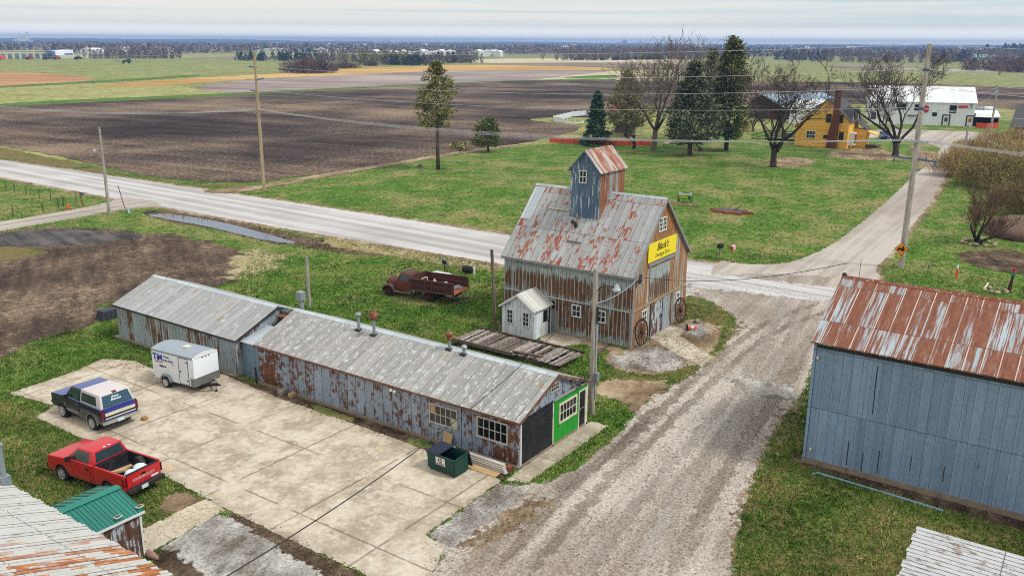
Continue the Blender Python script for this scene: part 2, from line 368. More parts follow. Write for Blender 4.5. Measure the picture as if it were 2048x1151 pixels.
def soil_mat(name, a, b, c, d=(1, 0), tsc=(.5, .03), esc=.8, fleck=(165, 145, 120), fa=.63, cont=.7, patch=.05, fs=1.6):
    n = NT(name); x, y, z = n.pos(); L = lin; l = math.hypot(*d); tx, ty = d[0] / l, d[1] / l
    al = n.mt('ADD', n.mt('MULTIPLY', x, tx), n.mt('MULTIPLY', y, ty)); ac = n.mt('ADD', n.mt('MULTIPLY', x, -ty), n.mt('MULTIPLY', y, tx))
    tr = n.noise(n.vec(n.mt('MULTIPLY', ac, tsc[0]), n.mt('MULTIPLY', al, tsc[1]), 0), 1, 9, .74, .25)
    v = n.vec(x, y, 0); pt = n.noise(v, patch, 5, .6); f = n.mt('ADD', n.mt('MULTIPLY', n.noise(v, fs, 8, .85), .6), n.mt('MULTIPLY', n.noise(v, fs * 3.5, 4, .8), .4))
    col = n.ramp(n.mt('ADD', n.mt('MULTIPLY', tr, .6), n.mt('MULTIPLY', pt, .4)), [(.41, L(a)), (.5, L(b)), (.59, L(c))])
    col = n.mix(n.mt('MULTIPLY', n.step(n.mt('ADD', n.mt('MULTIPLY', f, .7), n.mt('MULTIPLY', pt, .3)), fa - .09, fa + .01), .8), col, L(fleck))
    col = n.gain(col, n.mt('ADD', 1 - cont * .55, n.mt('MULTIPLY', n.con(f, .38, .62), cont * 1.1)))
    return n.end(col, .95, f, .12, alpha=sheet_alpha(n, esc), spec=.1)
g_pasture = grass_mat('pasture', (104, 112, 60), (134, 136, 82), (158, 154, 102), (176, 160, 118), .42, .12, False, dsc=.06)
g_lawn = grass_mat('lawn_grass', (46, 76, 20), (80, 114, 40), (116, 142, 62), (172, 158, 106), .475, 1, esc=.8, hard=.07)
g_near = grass_mat('rough_grass', (42, 64, 20), (78, 98, 38), (114, 124, 60), (146, 122, 84), .535, 1.15, esc=1.4, hard=.07)
g_dry = grass_mat('dry_grass', (110, 110, 62), (150, 138, 92), (186, 170, 128), (200, 184, 146), .5, 1.3, esc=1.3)
dry2 = grass_mat('straw_patch', (120, 112, 66), (156, 142, 98), (190, 172, 132), (202, 186, 150), .5, 1.1, esc=.5)
g_wheat = grass_mat('winter_wheat', (106, 116, 58), (136, 140, 80), (156, 156, 98), (178, 168, 116), .38, .1, esc=.12, dsc=.05)
g_pale = grass_mat('pale_grass', (122, 124, 66), (152, 150, 90), (172, 166, 112), (196, 184, 134), .42, .15, esc=.15)
g_green = grass_mat('green_strip', (58, 86, 34), (84, 112, 46), (112, 136, 66), (150, 150, 90), .3, .3, esc=.3)
road_mat = gravel_mat('white_road_gravel', (178, 173, 170), (198, 194, 191), (156, 150, 146), (.03, 1), (.9, .012), .5, 1.5, cont=.34, patch=.08)
lane_mat = gravel_mat('lane_gravel', (168, 157, 147), (186, 176, 166), (150, 138, 127), (1, .04), (.75, .02), .5, 1.2, cont=.42, patch=.1)
yard_mat = gravel_mat('yard_gravel', (160, 148, 136), (184, 173, 162), (134, 120, 107), (1, .12), (.8, .035), .55, 1.2, cont=.72, patch=.16)
stone_mat = gravel_mat('pale_stone_gravel', (148, 142, 135), (178, 172, 165), (106, 96, 86), (1, .6), (.6, .3), .8, 2.0, cont=.75, patch=.6)
dirt_mat = soil_mat('bare_dirt', (112, 92, 70), (146, 124, 98), (176, 156, 128), (1, .3), (.6, .12), 1.6, (190, 176, 150), .62, .5, .3)
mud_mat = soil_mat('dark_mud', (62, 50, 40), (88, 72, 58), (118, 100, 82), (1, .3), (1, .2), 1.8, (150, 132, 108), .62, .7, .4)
field_mat = soil_mat('black_field_soil', (42, 35, 34), (70, 59, 55), (112, 92, 78), (.13, -1), (.13, .010), .3, (160, 138, 114), .575, 1.1, .02)
gard_mat = soil_mat('garden_soil', (62, 51, 44), (92, 76, 64), (124, 104, 86), (.6, 1), (.5, .06), .45, (168, 146, 120), .60, .9, .12)
wet_mat = soil_mat('wet_soil', (60, 58, 58), (84, 80, 78), (106, 100, 96), (.25, 1), (.8, .05), 1.2, (60, 54, 50), .68, .6, .3)
stub_mat = soil_mat('grey_stubble', (124, 108, 102), (154, 138, 130), (176, 162, 150), (.3, -1), (.08, .006), .12, (186, 170, 150), .66, .45, .01)
gold_mat = soil_mat('gold_stubble', (170, 128, 66), (196, 156, 92), (208, 176, 120), (.3, -1), (.12, .008), .15, (214, 188, 140), .62, .5, .01)
red_mat = soil_mat('reddish_field', (158, 112, 74), (176, 132, 90), (188, 150, 108), (.4, -1), (.08, .008), .1, (196, 160, 120), .66, .4, .012)
tan_mat = soil_mat('tan_far_field', (176, 160, 120), (200, 186, 150), (214, 204, 176), (.35, -1), (.03, .003), .06, (220, 212, 190), .66, .3, .004)
umb_mat = soil_mat('dun_far_field', (112, 98, 84), (140, 124, 106), (160, 146, 124), (.35, -1), (.04, .004), .06, (176, 160, 130), .66, .4, .006)
def concrete_mat(name='old_concrete', ox=0., oy=0., jx=4.1, jy=4.6, c=((166, 151, 131), (188, 173, 152), (204, 191, 172))):
    n = NT(name); x, y, z = n.pos(); L = lin; v = n.vec(x, y, 0)
    a = n.noise(v, .55, 7, .62, .4); b = n.noise(v, 3.5, 6, .7); f = n.noise(v, 22, 3, .7)
    col = n.ramp(n.mt('ADD', n.mt('MULTIPLY', a, .7), n.mt('MULTIPLY', b, .3)), [(.42, L(c[0])), (.5, L(c[1])), (.58, L(c[2]))])
    col = n.mix(n.mt('MULTIPLY', n.step(n.noise(n.vec(x, y, 5), 1.5, 9, .72), .54, .57), .6), col, L((208, 199, 184)))   # worn paler skin
    col = n.mix(n.mt('MULTIPLY', n.step(n.noise(n.vec(x, y, 9), .9, 8, .68), .55, .63), .5), col, L((158, 142, 122)))
    col = n.mix(n.mt('MULTIPLY', n.step(n.noise(n.vec(x, y, 14), .5, 6, .6), .66, .72), .6), col, L((212, 178, 120)))   # ochre stain
    wob = n.mt('MULTIPLY', n.mt('SUBTRACT', b, .5), .16)
    jl = []
    for q, o_, w in ((x, ox, jx), (y, oy, jy)):
        fr = n.mt('FRACT', n.mt('DIVIDE', n.mt('ADD', n.mt('SUBTRACT', q, o_), wob), w)); jl.append(n.mt('LESS_THAN', n.mt('MINIMUM', fr, n.mt('SUBTRACT', 1.0, fr)), .011))
    jn = n.mt('MAXIMUM', *jl)
    cr = n.step(n.vor(n.vec(n.mt('ADD', x, n.mt('MULTIPLY', a, 2.5)), n.mt('ADD', y, n.mt('MULTIPLY', b, .8)), 0), .1, 'Distance', 'DISTANCE_TO_EDGE'), .006, .002)
    lines = n.mt('MAXIMUM', n.mt('MULTIPLY', jn, n.step(n.noise(n.vec(x, y, 31), .5, 4), .38, .5)), n.mt('MULTIPLY', cr, .28))
    col = n.mix(n.mt('MULTIPLY', lines, .62), col, L((104, 90, 74)))
    dd = n.nd('ShaderNodeAttribute'); dd.attribute_name = 'edge'
    col = n.mix(n.mt('MULTIPLY', n.mt('MULTIPLY', n.step(dd.outputs['Fac'], 3.6, .2), n.step(b, .42, .6)), .5), col, L((128, 112, 92)))
    col = n.gain(col, n.mt('ADD', .84, n.mt('MULTIPLY', n.con(n.mt('ADD', n.mt('MULTIPLY', f, .5), n.mt('MULTIPLY', b, .5)), .34, .66), .28)))
    return n.end(col, .9, n.mt('ADD', f, n.mt('MULTIPLY', lines, -2)), .012, alpha=sheet_alpha(n, 2.0, .8), spec=.25)
conc_mat = concrete_mat('pad_concrete', 17.0, 20.9, 4.2, 4.3)
slab_mat = concrete_mat('slab_concrete', 0, 0, 2.4, 1.9, ((160, 146, 126), (182, 168, 146), (200, 188, 168)))
agg_mat = gravel_mat('aggregate_path', (190, 176, 154), (206, 194, 174), (166, 150, 128), (1, 0), (.3, .3), .5, 2, cont=.6)
# base ground to the horizon
m = MB(); m.grid(lambda u, v: ((u - .5) * 24000 + 3000, (v - .5) * 24000 + 3000, 0), 24, 24)
struct(m.build('ground', g_pasture, uv=False))
# far fields (bottom to top)
Z = .004
sheet('pale_pasture', px((-300, 172), (0, 174), (250, 165), (360, 172), (470, 190), (250, 205), (0, 214), (-300, 226)), .03, g_pale, 3, off=False)
sheet('wheat_field', px((-500, 121), (0, 119), (300, 119), (560, 121), (600, 140), (380, 150), (0, 176), (-500, 200)), .02, g_wheat, 4, off=False)
sheet('tan_field', px((925, 118), (1235, 116), (1400, 119), (1400, 128), (1200, 127), (930, 127)), .02, tan_mat, 10, off=False)
sheet('dun_field', px((950, 127), (1230, 124), (1420, 130), (1500, 140), (1230, 137), (1000, 131)), .024, umb_mat, 8, off=False)
sheet('cream_field', px((1080, 158), (1230, 140), (1500, 142), (1500, 163), (1223, 164), (1000, 166)), .026, tan_mat, 5, off=False)
sheet('far_green_field', px((1500, 112), (1800, 114), (1800, 121), (1500, 119)), .02, g_wheat, 12, off=False)
sheet('far_bare_field', px((1640, 130), (1790, 130), (1860, 138), (1700, 141)), .02, umb_mat, 8, off=False)
sheet('far_white_track', px((1780, 136), (2100, 144), (2100, 147), (1780, 138)), .022, road_mat, 2.5, off=False)
sheet('low_field', px((330, 110), (520, 106), (900, 108), (900, 112), (520, 117), (330, 117)), .02, g_pale, 12, off=False)
sheet('low_soil', px((350, 117), (480, 112), (600, 114), (480, 119)), .024, umb_mat, 12, off=False)
sheet('reddish_field', px((-300, 138), (0, 143.5), (104, 147), (208, 159), (120, 168), (0, 172), (-300, 180)), .034, red_mat, 3, off=False)
sheet('gold_strip', px((150, 174), (347, 158), (573, 147), (700, 136), (847, 133), (923, 129), (1200, 134), (1236, 140), (1062, 142), (889, 142), (700, 150), (514, 157), (313, 173)), .038, gold_mat, 3, off=False)
sheet('grey_field', px((375, 174), (514, 158), (700, 149.5), (889, 141), (1062, 141), (1240, 140), (1100, 157), (1000, 164), (923, 168), (833, 171), (680, 180), (520, 188), (440, 186)), .042, stub_mat, 3, off=False)
sheet('field_margin', px((0, 206), (330, 192), (470, 186), (680, 176), (830, 168), (923, 165), (1062, 160), (1230, 157), (1230, 162), (923, 169), (833, 173), (680, 182), (440, 198), (0, 215)), .046, g_green, 2.2, off=False)
sheet('green_swath', px((-50, 175), (278, 157), (390, 149), (400, 152), (278, 161), (-50, 179)), .046, g_green, 2, off=False)
sheet('far_green_swath', px((1120, 155), (1180, 151), (1236, 150), (1240, 156), (1150, 158)), .046, g_green, 2, off=False)
# lawns
sheet('lawn', wp((-40, -120), (60, -120), (245, -70), (262, 30), (205, 62), (150, 88), (112, 98), (92, 108), (74, 118), (70, 320), (30, 320), (-40, 90)), .004, g_lawn, 2.0, off=False, smooth=0)
sheet('black_field', px((-200, 222), (0, 213), (200, 204), (400, 195), (520, 187), (700, 178), (833, 171), (923, 167), (1062, 161), (1222, 161), (1480, 165), (1700, 164), (1904, 169), (2100, 178), (2300, 200), (2150, 232), (2000, 215), (1740, 208), (1500, 208), (1300, 222), (1215, 236), (1090, 234), (1050, 240), (1110, 246), (1165, 252), (1150, 263), (1097, 275), (1028, 290), (958, 298), (819, 318), (680, 346), (590, 352), (535, 364), (434, 365), (313, 356), (208, 333), (104, 309), (0, 291), (-200, 262)), .05, field_mat, 1.2, off=True)
sheet('verge', px((-100, 275), (0, 295), (208, 338), (313, 361), (434, 370), (530, 368), (460, 380), (240, 352), (0, 316), (-100, 300)), .012, g_near, .9)
sheet('dirt_track', px((405, 381), (470, 377), (535, 368), (626, 351), (700, 340), (819, 319), (958, 297), (1040, 288), (1040, 291), (958, 302), (819, 325), (700, 346), (626, 359), (535, 376), (470, 387), (410, 386)), .056, dirt_mat, .5)
# roads
sheet('road_shoulder', wp((58.2, 420), (58.4, 128), (58.0, 83), (58.6, 60), (59.3, 43), (58.7, 27), (57, 10), (57, -90), (72.3, -90), (72.3, 10), (72.0, 28), (71.0, 49), (70.3, 97), (69.2, 147), (69.2, 420)), .0148, dirt_mat, .9, smooth=0)
sheet('lane_shoulder', px((1480, 531), (1543, 532), (1590, 527), (1662, 499), (1718, 458), (1786, 401), (1840, 348), (1890, 304), (1892, 294), (1960, 282), (1948, 298), (1908, 336), (1874, 401), (1836, 447), (1804, 497), (1766, 531), (1760, 545), (1774, 560), (1500, 575)), .0152, dirt_mat, .9, smooth=0)
sheet('road', wp((59, 420), (59.2, 128), (58.8, 83), (59.4, 60), (60.1, 43), (59.5, 27), (58, 10), (58, -90), (71.5, -90), (71.5, 10), (71.2, 28), (70.2, 49), (69.6, 97), (68.4, 147), (68.4, 420)), .016, road_mat, .45, smooth=0)
sheet('lane', px((1431, 519), (1480, 528), (1543, 529), (1584, 525), (1654, 497), (1709, 457), (1777, 400), (1831, 348), (1885, 299), (1868, 291), (1838, 281), (1800, 284), (1755, 277), (1728, 275), (1735, 262), (1780, 257), (1850, 260), (1930, 263), (2000, 268), (1977, 277), (1939, 296), (1900, 335), (1866, 400), (1828, 446), (1796, 495), (1756, 530), (1749, 541), (1764, 558), (1720, 600), (1500, 600), (1420, 560)), .02, lane_mat, .32)
sheet('side_lane', px((-60, 455), (0, 444), (115, 425), (213, 407), (240, 394), (300, 400), (330, 411), (247, 419), (206, 426), (115, 443), (0, 462), (-60, 472)), .02, lane_mat, .4)
sheet('yard', px((1372, 588), (1440, 612), (1478, 640), (1455, 690), (1400, 742), (1345, 772), (1290, 800), (1262, 836), (1232, 874), (1160, 932), (1085, 966), (1030, 972), (1004, 968), (853, 1074), (892, 1096), (838, 1200), (790, 1300), (1440, 1400), (1470, 1151), (1468, 1090), (1490, 1010), (1520, 920), (1560, 845), (1606, 790), (1640, 690), (1760, 560), (1500, 545), (1380, 560)), .024, yard_mat, .6)
sheet('white_tracks', px((1372, 545), (1500, 555), (1650, 575), (1800, 590), (1800, 612), (1640, 604), (1500, 585), (1372, 575)), .028, road_mat, .9, off=False)
sheet('verge_dry', px((660, 470), (760, 487), (850, 505), (1006, 530), (1006, 545), (930, 536), (850, 524), (760, 507), (640, 490)), .0145, g_dry, .7, off=False)
sheet('ditch_bank', px((270, 420), (350, 422), (450, 437), (560, 464), (700, 490), (800, 510), (760, 512), (680, 505), (590, 492), (540, 486), (417, 455), (330, 443)), .012, mud_mat, .6)
sheet('ditch_water', px((282, 428), (347, 429), (400, 436), (452, 446), (510, 461), (570, 478), (600, 488), (542, 483), (480, 469), (417, 453), (350, 441)), .02, None, .25)
wm = NT('ditch_water'); wc = wm.end(lin((96, 108, 122)), .18, wm.noise(xy(wm, 1, 1), 1.6, 4), .02, alpha=sheet_alpha(wm, 1.6, .6), spec=.5)
bpy.data.objects['ditch_water'].data.materials[0] = wc
sheet('garden_plot', px((-80, 476), (0, 466), (115, 451), (243, 461), (347, 469), (438, 485), (500, 508), (490, 540), (450, 572), (360, 590), (222, 596), (226, 645), (104, 668), (0, 716), (-80, 766)), .012, gard_mat, 2.2)
sheet('wet_soil', px((-60, 470), (30, 462), (120, 456), (240, 466), (300, 472), (220, 484), (90, 494), (0, 492), (-60, 500)), .016, wet_mat, .6, off=False)
sheet('plot_weeds', px((-60, 492), (40, 494), (110, 503), (60, 514), (0, 524), (-60, 534)), .02, g_near, .5, off=False)
sheet('dead_grass', px((470, 500), (520, 498), (570, 515), (560, 540), (500, 558), (458, 552), (468, 525)), .016, dry2, 2.6, off=False)
sheet('truck_mud', px((775, 588), (800, 584), (880, 592), (930, 586), (942, 596), (900, 612), (850, 612), (790, 600)), .012, dirt_mat, 1.0, off=False)
sheet('post_mud', px((985, 640), (1008, 640), (1012, 668), (992, 668)), .012, dirt_mat, .8, off=False)
# yard patches
track_mat = gravel_mat('wheel_track_gravel', (132, 118, 105), (160, 147, 134), (104, 90, 78), (1, .2), (1.2, .1), .6, 1.6, cont=.7, patch=.3, amax=.36)
pale_track = gravel_mat('worn_pale_track', (174, 163, 152), (190, 181, 171), (150, 139, 128), (1, .2), (1.2, .1), .6, 1.6, cont=.6, patch=.3, amax=.5)
def ribbon(pts, w):
    A = px(*pts); L_, R2_ = [], []
    for i, p in enumerate(A):
        d = A[min(i + 1, len(A) - 1)] - A[max(i - 1, 0)]; d = d / np.linalg.norm(d); q = np.array([-d[1], d[0]]) * w / 2; L_.append(p + q); R2_.append(p - q)
    return L_ + R2_[::-1]
for i, (pts, w, mt_) in enumerate(((((1000, 1130), (1130, 985), (1290, 850), (1430, 720), (1520, 650), (1640, 605)), .55, track_mat), (((1065, 1140), (1185, 990), (1335, 850), (1465, 725), (1560, 655), (1660, 620)), .5, track_mat), (((1180, 1150), (1290, 985), (1420, 840), (1510, 735), (1550, 650), (1570, 590)), .6, pale_track),
        (((1260, 1150), (1360, 985), (1475, 840), (1550, 740), (1590, 655), (1610, 590)), .55, pale_track), (((1345, 1150), (1415, 1000), (1505, 860), (1580, 760), (1620, 670)), .7, track_mat), (((1290, 860), (1390, 740), (1440, 660), (1430, 620), (1390, 585)), .5, track_mat), (((1110, 985), (1200, 925), (1280, 860), (1310, 815)), .8, track_mat))):
    sheet('wheel_track', ribbon(pts, w), .0262 + .0002 * i, mt_, .45, .18, off=False)
sheet('concrete_pad', px((18, 787), (156, 741), (205, 718), (270, 722), (305, 738), (445, 748), (521, 782), (560, 797), (709, 848), (806, 884), (856, 902), (960, 936), (1002, 962), (851, 1069), (890, 1095), (838, 1200), (700, 1136), (446, 1016), (411, 996), (332, 953), (164, 878), (71, 834), (110, 812)), .04, conc_mat, .16, smooth=0)
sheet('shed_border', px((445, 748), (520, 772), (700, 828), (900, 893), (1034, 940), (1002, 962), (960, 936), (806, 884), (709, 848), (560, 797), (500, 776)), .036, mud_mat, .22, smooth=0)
sheet('border_weeds', px((620, 806), (660, 818), (708, 836), (704, 846), (650, 830), (620, 816)), .044, g_lawn, .25, smooth=1)
sheet('border_weeds', px((808, 872), (846, 880), (872, 896), (852, 900), (818, 886)), .044, g_lawn, .25, smooth=1)
sheet('pad_edge_stone', px((1000, 966), (1060, 985), (905, 1095), (852, 1073)), .036, stone_mat, .3, smooth=0)
sheet('shed_apron', px((1034, 944), (1105, 893), (1182, 842), (1216, 852), (1160, 893), (1100, 935), (1055, 966), (1010, 962)), .034, slab_mat, .15, smooth=0)
sheet('apron_grass', px((1085, 968), (1130, 940), (1180, 905), (1216, 870), (1205, 828), (1190, 800), (1250, 796), (1268, 812), (1245, 860), (1190, 905), (1130, 952), (1080, 968)), .03, g_lawn, .4, smooth=1, off=False)
sheet('dirt_patch', px((1185, 770), (1250, 752), (1330, 760), (1345, 775), (1290, 804), (1262, 836), (1250, 800), (1195, 796)), .032, dirt_mat, .7)
sheet('barn_dirt', px((1262, 700), (1300, 680), (1368, 640), (1420, 640), (1450, 660), (1425, 705), (1390, 735), (1330, 752), (1250, 748), (1200, 720), (1225, 700)), .03, dirt_mat, .7)
sheet('barn_stone', px((1205, 718), (1264, 704), (1300, 688), (1350, 706), (1395, 735), (1330, 748), (1240, 738)), .034, stone_mat, 1.1)
sheet('yard_mud', px((1052, 1002), (1088, 988), (1110, 1004), (1040, 1052), (960, 1098), (905, 1112), (960, 1062)), .028, dirt_mat, .9, off=False)
sheet('yard_mud', px((1560, 830), (1606, 792), (1620, 770), (1604, 815), (1572, 856), (1530, 925), (1500, 1010), (1478, 1095), (1462, 1085), (1488, 1000), (1520, 905)), .0285, dirt_mat, .9, off=False)
sheet('yard_mud', px((1480, 642), (1440, 690), (1400, 735), (1350, 770), (1380, 765), (1430, 715), (1475, 672), (1496, 640)), .0282, dirt_mat, .8, off=False)
sheet('yard_pale', px((1440, 745), (1520, 762), (1590, 772), (1602, 800), (1560, 800), (1490, 780)), .0284, stone_mat, 1.2, off=False)
sheet('barn_stone', px((1372, 642), (1400, 646), (1425, 668), (1395, 680), (1368, 662)), .034, stone_mat, .8)
sheet('barn_apron', px((1297, 674), (1338, 649), (1372, 660), (1360, 672), (1428, 714), (1404, 734), (1352, 708), (1322, 690)), .038, slab_mat, .12, smooth=0)
sheet('barn_grass', px((1366, 590), (1405, 596), (1440, 612), (1462, 645), (1440, 655), (1400, 640), (1368, 638)), .034, g_near, .5, off=False)
sheet('barn_grass', px((1220, 738), (1300, 752), (1350, 742), (1380, 728), (1398, 738), (1350, 758), (1280, 764), (1200, 752)), .036, g_near, .5, off=False)
sheet('hut_slab', px((1078, 676), (1106, 660), (1165, 678), (1158, 690), (1120, 694), (1090, 688)), .03, slab_mat, .2, smooth=0)
sheet('barn_foot_path', px((1106, 662), (1258, 700), (1246, 708), (1165, 690), (1100, 672)), .026, dirt_mat, .3)
sheet('aggregate_path', px((288, 1106), (286, 1058), (404, 1001), (414, 997), (452, 1020), (378, 1060), (303, 1104)), .036, agg_mat, .1, smooth=0)
sheet('stone_patch', px((303, 1104), (378, 1060), (446, 1022), (560, 1078), (700, 1150), (700, 1240), (330, 1240)), .03, stone_mat, .5)
sheet('bank_mud', px((440, 1018), (458, 1020), (700, 1138), (750, 1170), (690, 1170), (560, 1100)), .034, mud_mat, .35)
sheet('foot_mud', px((290, 1104), (330, 1090), (400, 1140), (420, 1200), (330, 1200)), .034, mud_mat, .4, off=False)
sheet('truck_dirt', px((370, 985), (405, 998), (380, 1020), (330, 1030), (318, 1010), (345, 985)), .026, dirt_mat, .4)
sheet('near_grass', px((-200, 850), (18, 795), (71, 836), (164, 880), (332, 955), (411, 998), (290, 1060), (200, 1100), (-300, 1300)), .012, g_near, .5, off=False, smooth=0)
sheet('barn_side_grass', px((1604, 800), (1560, 848), (1522, 920), (1492, 1010), (1468, 1090), (1472, 1151), (1440, 1400), (2600, 1400), (2300, 1100), (1604, 924)), .028, g_near, .5, off=False, smooth=0)
sheet('barn_foot_mulch', px((1578, 912), (1606, 908), (1700, 946), (2048, 1036), (2200, 1076), (2200, 1100), (2040, 1062), (1800, 992), (1650, 945), (1590, 926)), .036, mud_mat, .3)
sheet('orchard_mulch', px((1910, 505), (1990, 498), (2060, 505), (2060, 548), (2000, 545), (1925, 525)), .012, mud_mat, 1.0)
sheet('tree_dirt', px((1680, 296), (1760, 296), (1830, 318), (1740, 322), (1640, 312)), .012, dirt_mat, 2.5, off=False)
sheet('tree_dirt', px((1515, 318), (1600, 312), (1640, 326), (1560, 338)), .012, dirt_mat, 2.0, off=False)
sheet('lane_corner_dirt', px((1820, 290), (1845, 294), (1885, 302), (1850, 334), (1832, 345), (1840, 318), (1822, 305)), .026, dirt_mat, 1.2)
sheet('lane_island', px((1838, 291), (1868, 294), (1884, 300), (1872, 304), (1846, 300)), .03, g_lawn, .8, off=False)
# ---------------- building materials
m_shedwall = metal_sheet('blue_galvanised_rust_spots', (118, 138, 160), (158, 168, 178), [(60, 38, 26), (104, 62, 38), (140, 94, 58)], .62, .445, .035, (2.6, 2.4), (11, .9), .3, .09, .03, (34, 36, 40), .85, .22, ug=((-3.5, -8.0, .085), (5.0, 7.6, .085)))
m_rearwall = metal_sheet('grey_galvanised_brown_panels', (132, 148, 158), (166, 174, 176), [(72, 44, 28), (104, 66, 42), (140, 112, 82)], .62, .45, .045, (1.8, .8), (11, .6), .5, .2, .035, (58, 60, 62), .6, .25, bright_seam=(190, 194, 192))
m_shedroof = metal_sheet('pale_flaking_roof', (142, 139, 135), (168, 165, 160), [(168, 150, 118), (140, 96, 58)], .62, .345, .03, (1.6, 1.1), (5, .8), .3, .06, .03, (84, 84, 86), .8, .16, flake=((196, 196, 196), .545, 4.5, 2.6), hj=None, rough=.5)
m_rearroof = metal_sheet('pale_grey_roof', (146, 147, 148), (174, 173, 170), [(172, 156, 126), (146, 110, 72)], .62, .36, .03, (1.3, .9), (5, .8), .3, .1, .032, (90, 90, 92), .8, .14, flake=((196, 196, 196), .57, 5, 1.8), rough=.5)
m_barnwall = metal_sheet('barn_steel_brown_streaks', (134, 150, 156), (176, 182, 172), [(58, 44, 32), (104, 70, 44), (142, 98, 62)], .29, .585, .04, (1.6, .6), (14, .45), .6, .10, .03, (40, 40, 42), .7, .32, grad=(3.5, 4.4, -.24, 2.95, 2.3, -.12), bright_seam=(168, 178, 176))
m_barnlow = metal_sheet('barn_steel_low_streaks', (136, 152, 156), (170, 178, 170), [(56, 42, 30), (102, 66, 42), (134, 92, 60)], .29, .575, .04, (1.6, .6), (14, .45), .6, .11, .03, (40, 40, 42), .7, .32, grad=(.8, .1, -.14), bright_seam=(168, 178, 176))
m_barngable = metal_sheet('gable_steel_orange_streaks', (150, 162, 164), (188, 188, 176), [(112, 68, 38), (156, 106, 62), (184, 142, 98)], .3, .54, .05, (1.2, .35), (12, .26), .7, .12, .02, (62, 56, 50), .6, .3, grad=(5.2, 8.4, .1))
m_barnroof = metal_sheet('barn_roof_rust_patches', (146, 151, 155), (180, 180, 176), [(118, 58, 40), (152, 80, 54), (178, 124, 92)], .46, .45, .03, (2.6, 1.5), (10, 1.2), .4, .1, .024, (104, 76, 62), .75, .2, hj=2.9, rough=.5)
m_cupfront = metal_sheet('cupola_dark_blue_steel', (66, 90, 118), (100, 120, 140), [(170, 180, 188), (200, 206, 208)], .7, .475, .03, (3.4, .7), (9, .8), .5, .1, .025, (54, 66, 82), .5, .25)
m_cupside = metal_sheet('cupola_rust_side', (128, 148, 160), (170, 176, 172), [(104, 60, 38), (140, 86, 56), (166, 126, 94)], .4, .5, .05, (1.6, .5), (11, .3), .65, .2, .02, (64, 56, 52), .6, .28)
m_cuproof = metal_sheet('cupola_roof_red_rust', (172, 166, 160), (196, 190, 184), [(124, 66, 46), (152, 88, 62), (180, 134, 108)], .2, .5, .05, (1.6, .7), (9, .7), .6, .14, .02, (140, 110, 96), .6, .2)
m_darkwall = metal_sheet('slate_blue_barn_siding', (112, 136, 164), (144, 166, 190), [(78, 88, 104), (96, 100, 108)], .4, .35, .07, (1.2, 2.2), (9, .2), .5, .04, .016, (66, 76, 92), .6, .17, bright_seam=(160, 174, 190), hj=2.75)
m_darkroof = metal_sheet('red_rust_barn_roof', (152, 166, 174), (178, 188, 192), [(112, 64, 46), (128, 78, 58), (150, 106, 82)], .63, .565, .055, (3.6, .34), (12, .4), .45, .12, .022, (82, 56, 46), .6, .12, hj=2.55, bright_seam=(206, 188, 176), rough=.55)
m_whiteroof = metal_sheet('white_peeling_roof', (206, 206, 204), (226, 226, 222), [(92, 74, 60), (128, 104, 84), (150, 132, 112)], .155, .40, .03, (5, 1.1), (13, 1.2), .6, .1, .022, (118, 112, 106), .6, .16, bright_seam=None)
m_hutwall = metal_sheet('white_peeling_boards', (204, 212, 220), (226, 230, 234), [(96, 106, 116), (130, 138, 146)], .3, .40, .03, (4, 1.2), (12, 1.2), .6, .06, .012, (150, 158, 166), .6, .1)
m_hutroof = metal_sheet('pale_hut_roof', (182, 182, 172), (206, 204, 196), [(150, 140, 120), (160, 152, 136)], .35, .36, .05, (1.5, .8), (5, .6), .4, .05, .02, (130, 128, 122), .6, .12)
m_greenroof = metal_sheet('green_ribbed_roof', (36, 112, 98), (46, 124, 110), [(30, 92, 82), (44, 108, 96)], .3, .3, .1, (1, 1), (4, .5), .5, .02, .028, (16, 50, 46), .9, .07, rough=.4)
m_peelwall = metal_sheet('grey_peeling_shed_wall', (160, 172, 180), (190, 196, 200), [(62, 40, 32), (96, 60, 44), (118, 96, 84)], .45, .49, .03, (3, 1.6), (9, 1), .45, .14, .03, (88, 92, 96), .6, .2)
m_link = metal_sheet('corrugated_link_wall', (116, 142, 164), (138, 160, 178), [(90, 110, 128), (120, 136, 150)], .076, .3, .1, (1, 1), (4, .5), .5, .03, .03, (80, 102, 122), .6, .12)
m_linkroof = metal_sheet('plain_link_roof', (172, 182, 188), (188, 196, 200), [(150, 158, 164), (160, 164, 168)], 1.2, .3, .1, (1, 1), (4, .5), .5, .03, .02, (130, 138, 144), .5, .1)
m_wood = metal_sheet('weathered_grey_planks', (122, 112, 104), (168, 158, 150), [(62, 52, 46), (86, 72, 64)], 8.0, .44, .1, (.5, 9), (.6, 40), .6, .3, .001, (40, 36, 32), .1, .35)
def wood_mat(name, a, b, c):
    n = NT(name); g = n.nd('ShaderNodeTexCoord').outputs['Object']; x = n.nd('ShaderNodeSeparateXYZ'); n.t.links.new(g, x.inputs[0])
    k = n.noise(n.vec(n.mt('MULTIPLY', x.outputs[0], 9), n.mt('MULTIPLY', x.outputs[1], 9), n.mt('MULTIPLY', x.outputs[2], .7)), 1, 6, .65)
    i = n.island()
    col = n.ramp(n.mt('ADD', k, n.mt('MULTIPLY', n.mt('SUBTRACT', i, .5), .25)), [(.34, lin(a)), (.5, lin(b)), (.66, lin(c))])
    return n.end(col, .9, k, .02, spec=.15)
m_pole = wood_mat('grey_weathered_pole', (104, 94, 86), (146, 136, 126), (184, 176, 166))
m_polebrown = wood_mat('brown_weathered_pole', (112, 92, 70), (156, 134, 106), (188, 168, 138))
m_post = wood_mat('dark_old_post', (66, 56, 48), (98, 84, 74), (128, 114, 102))
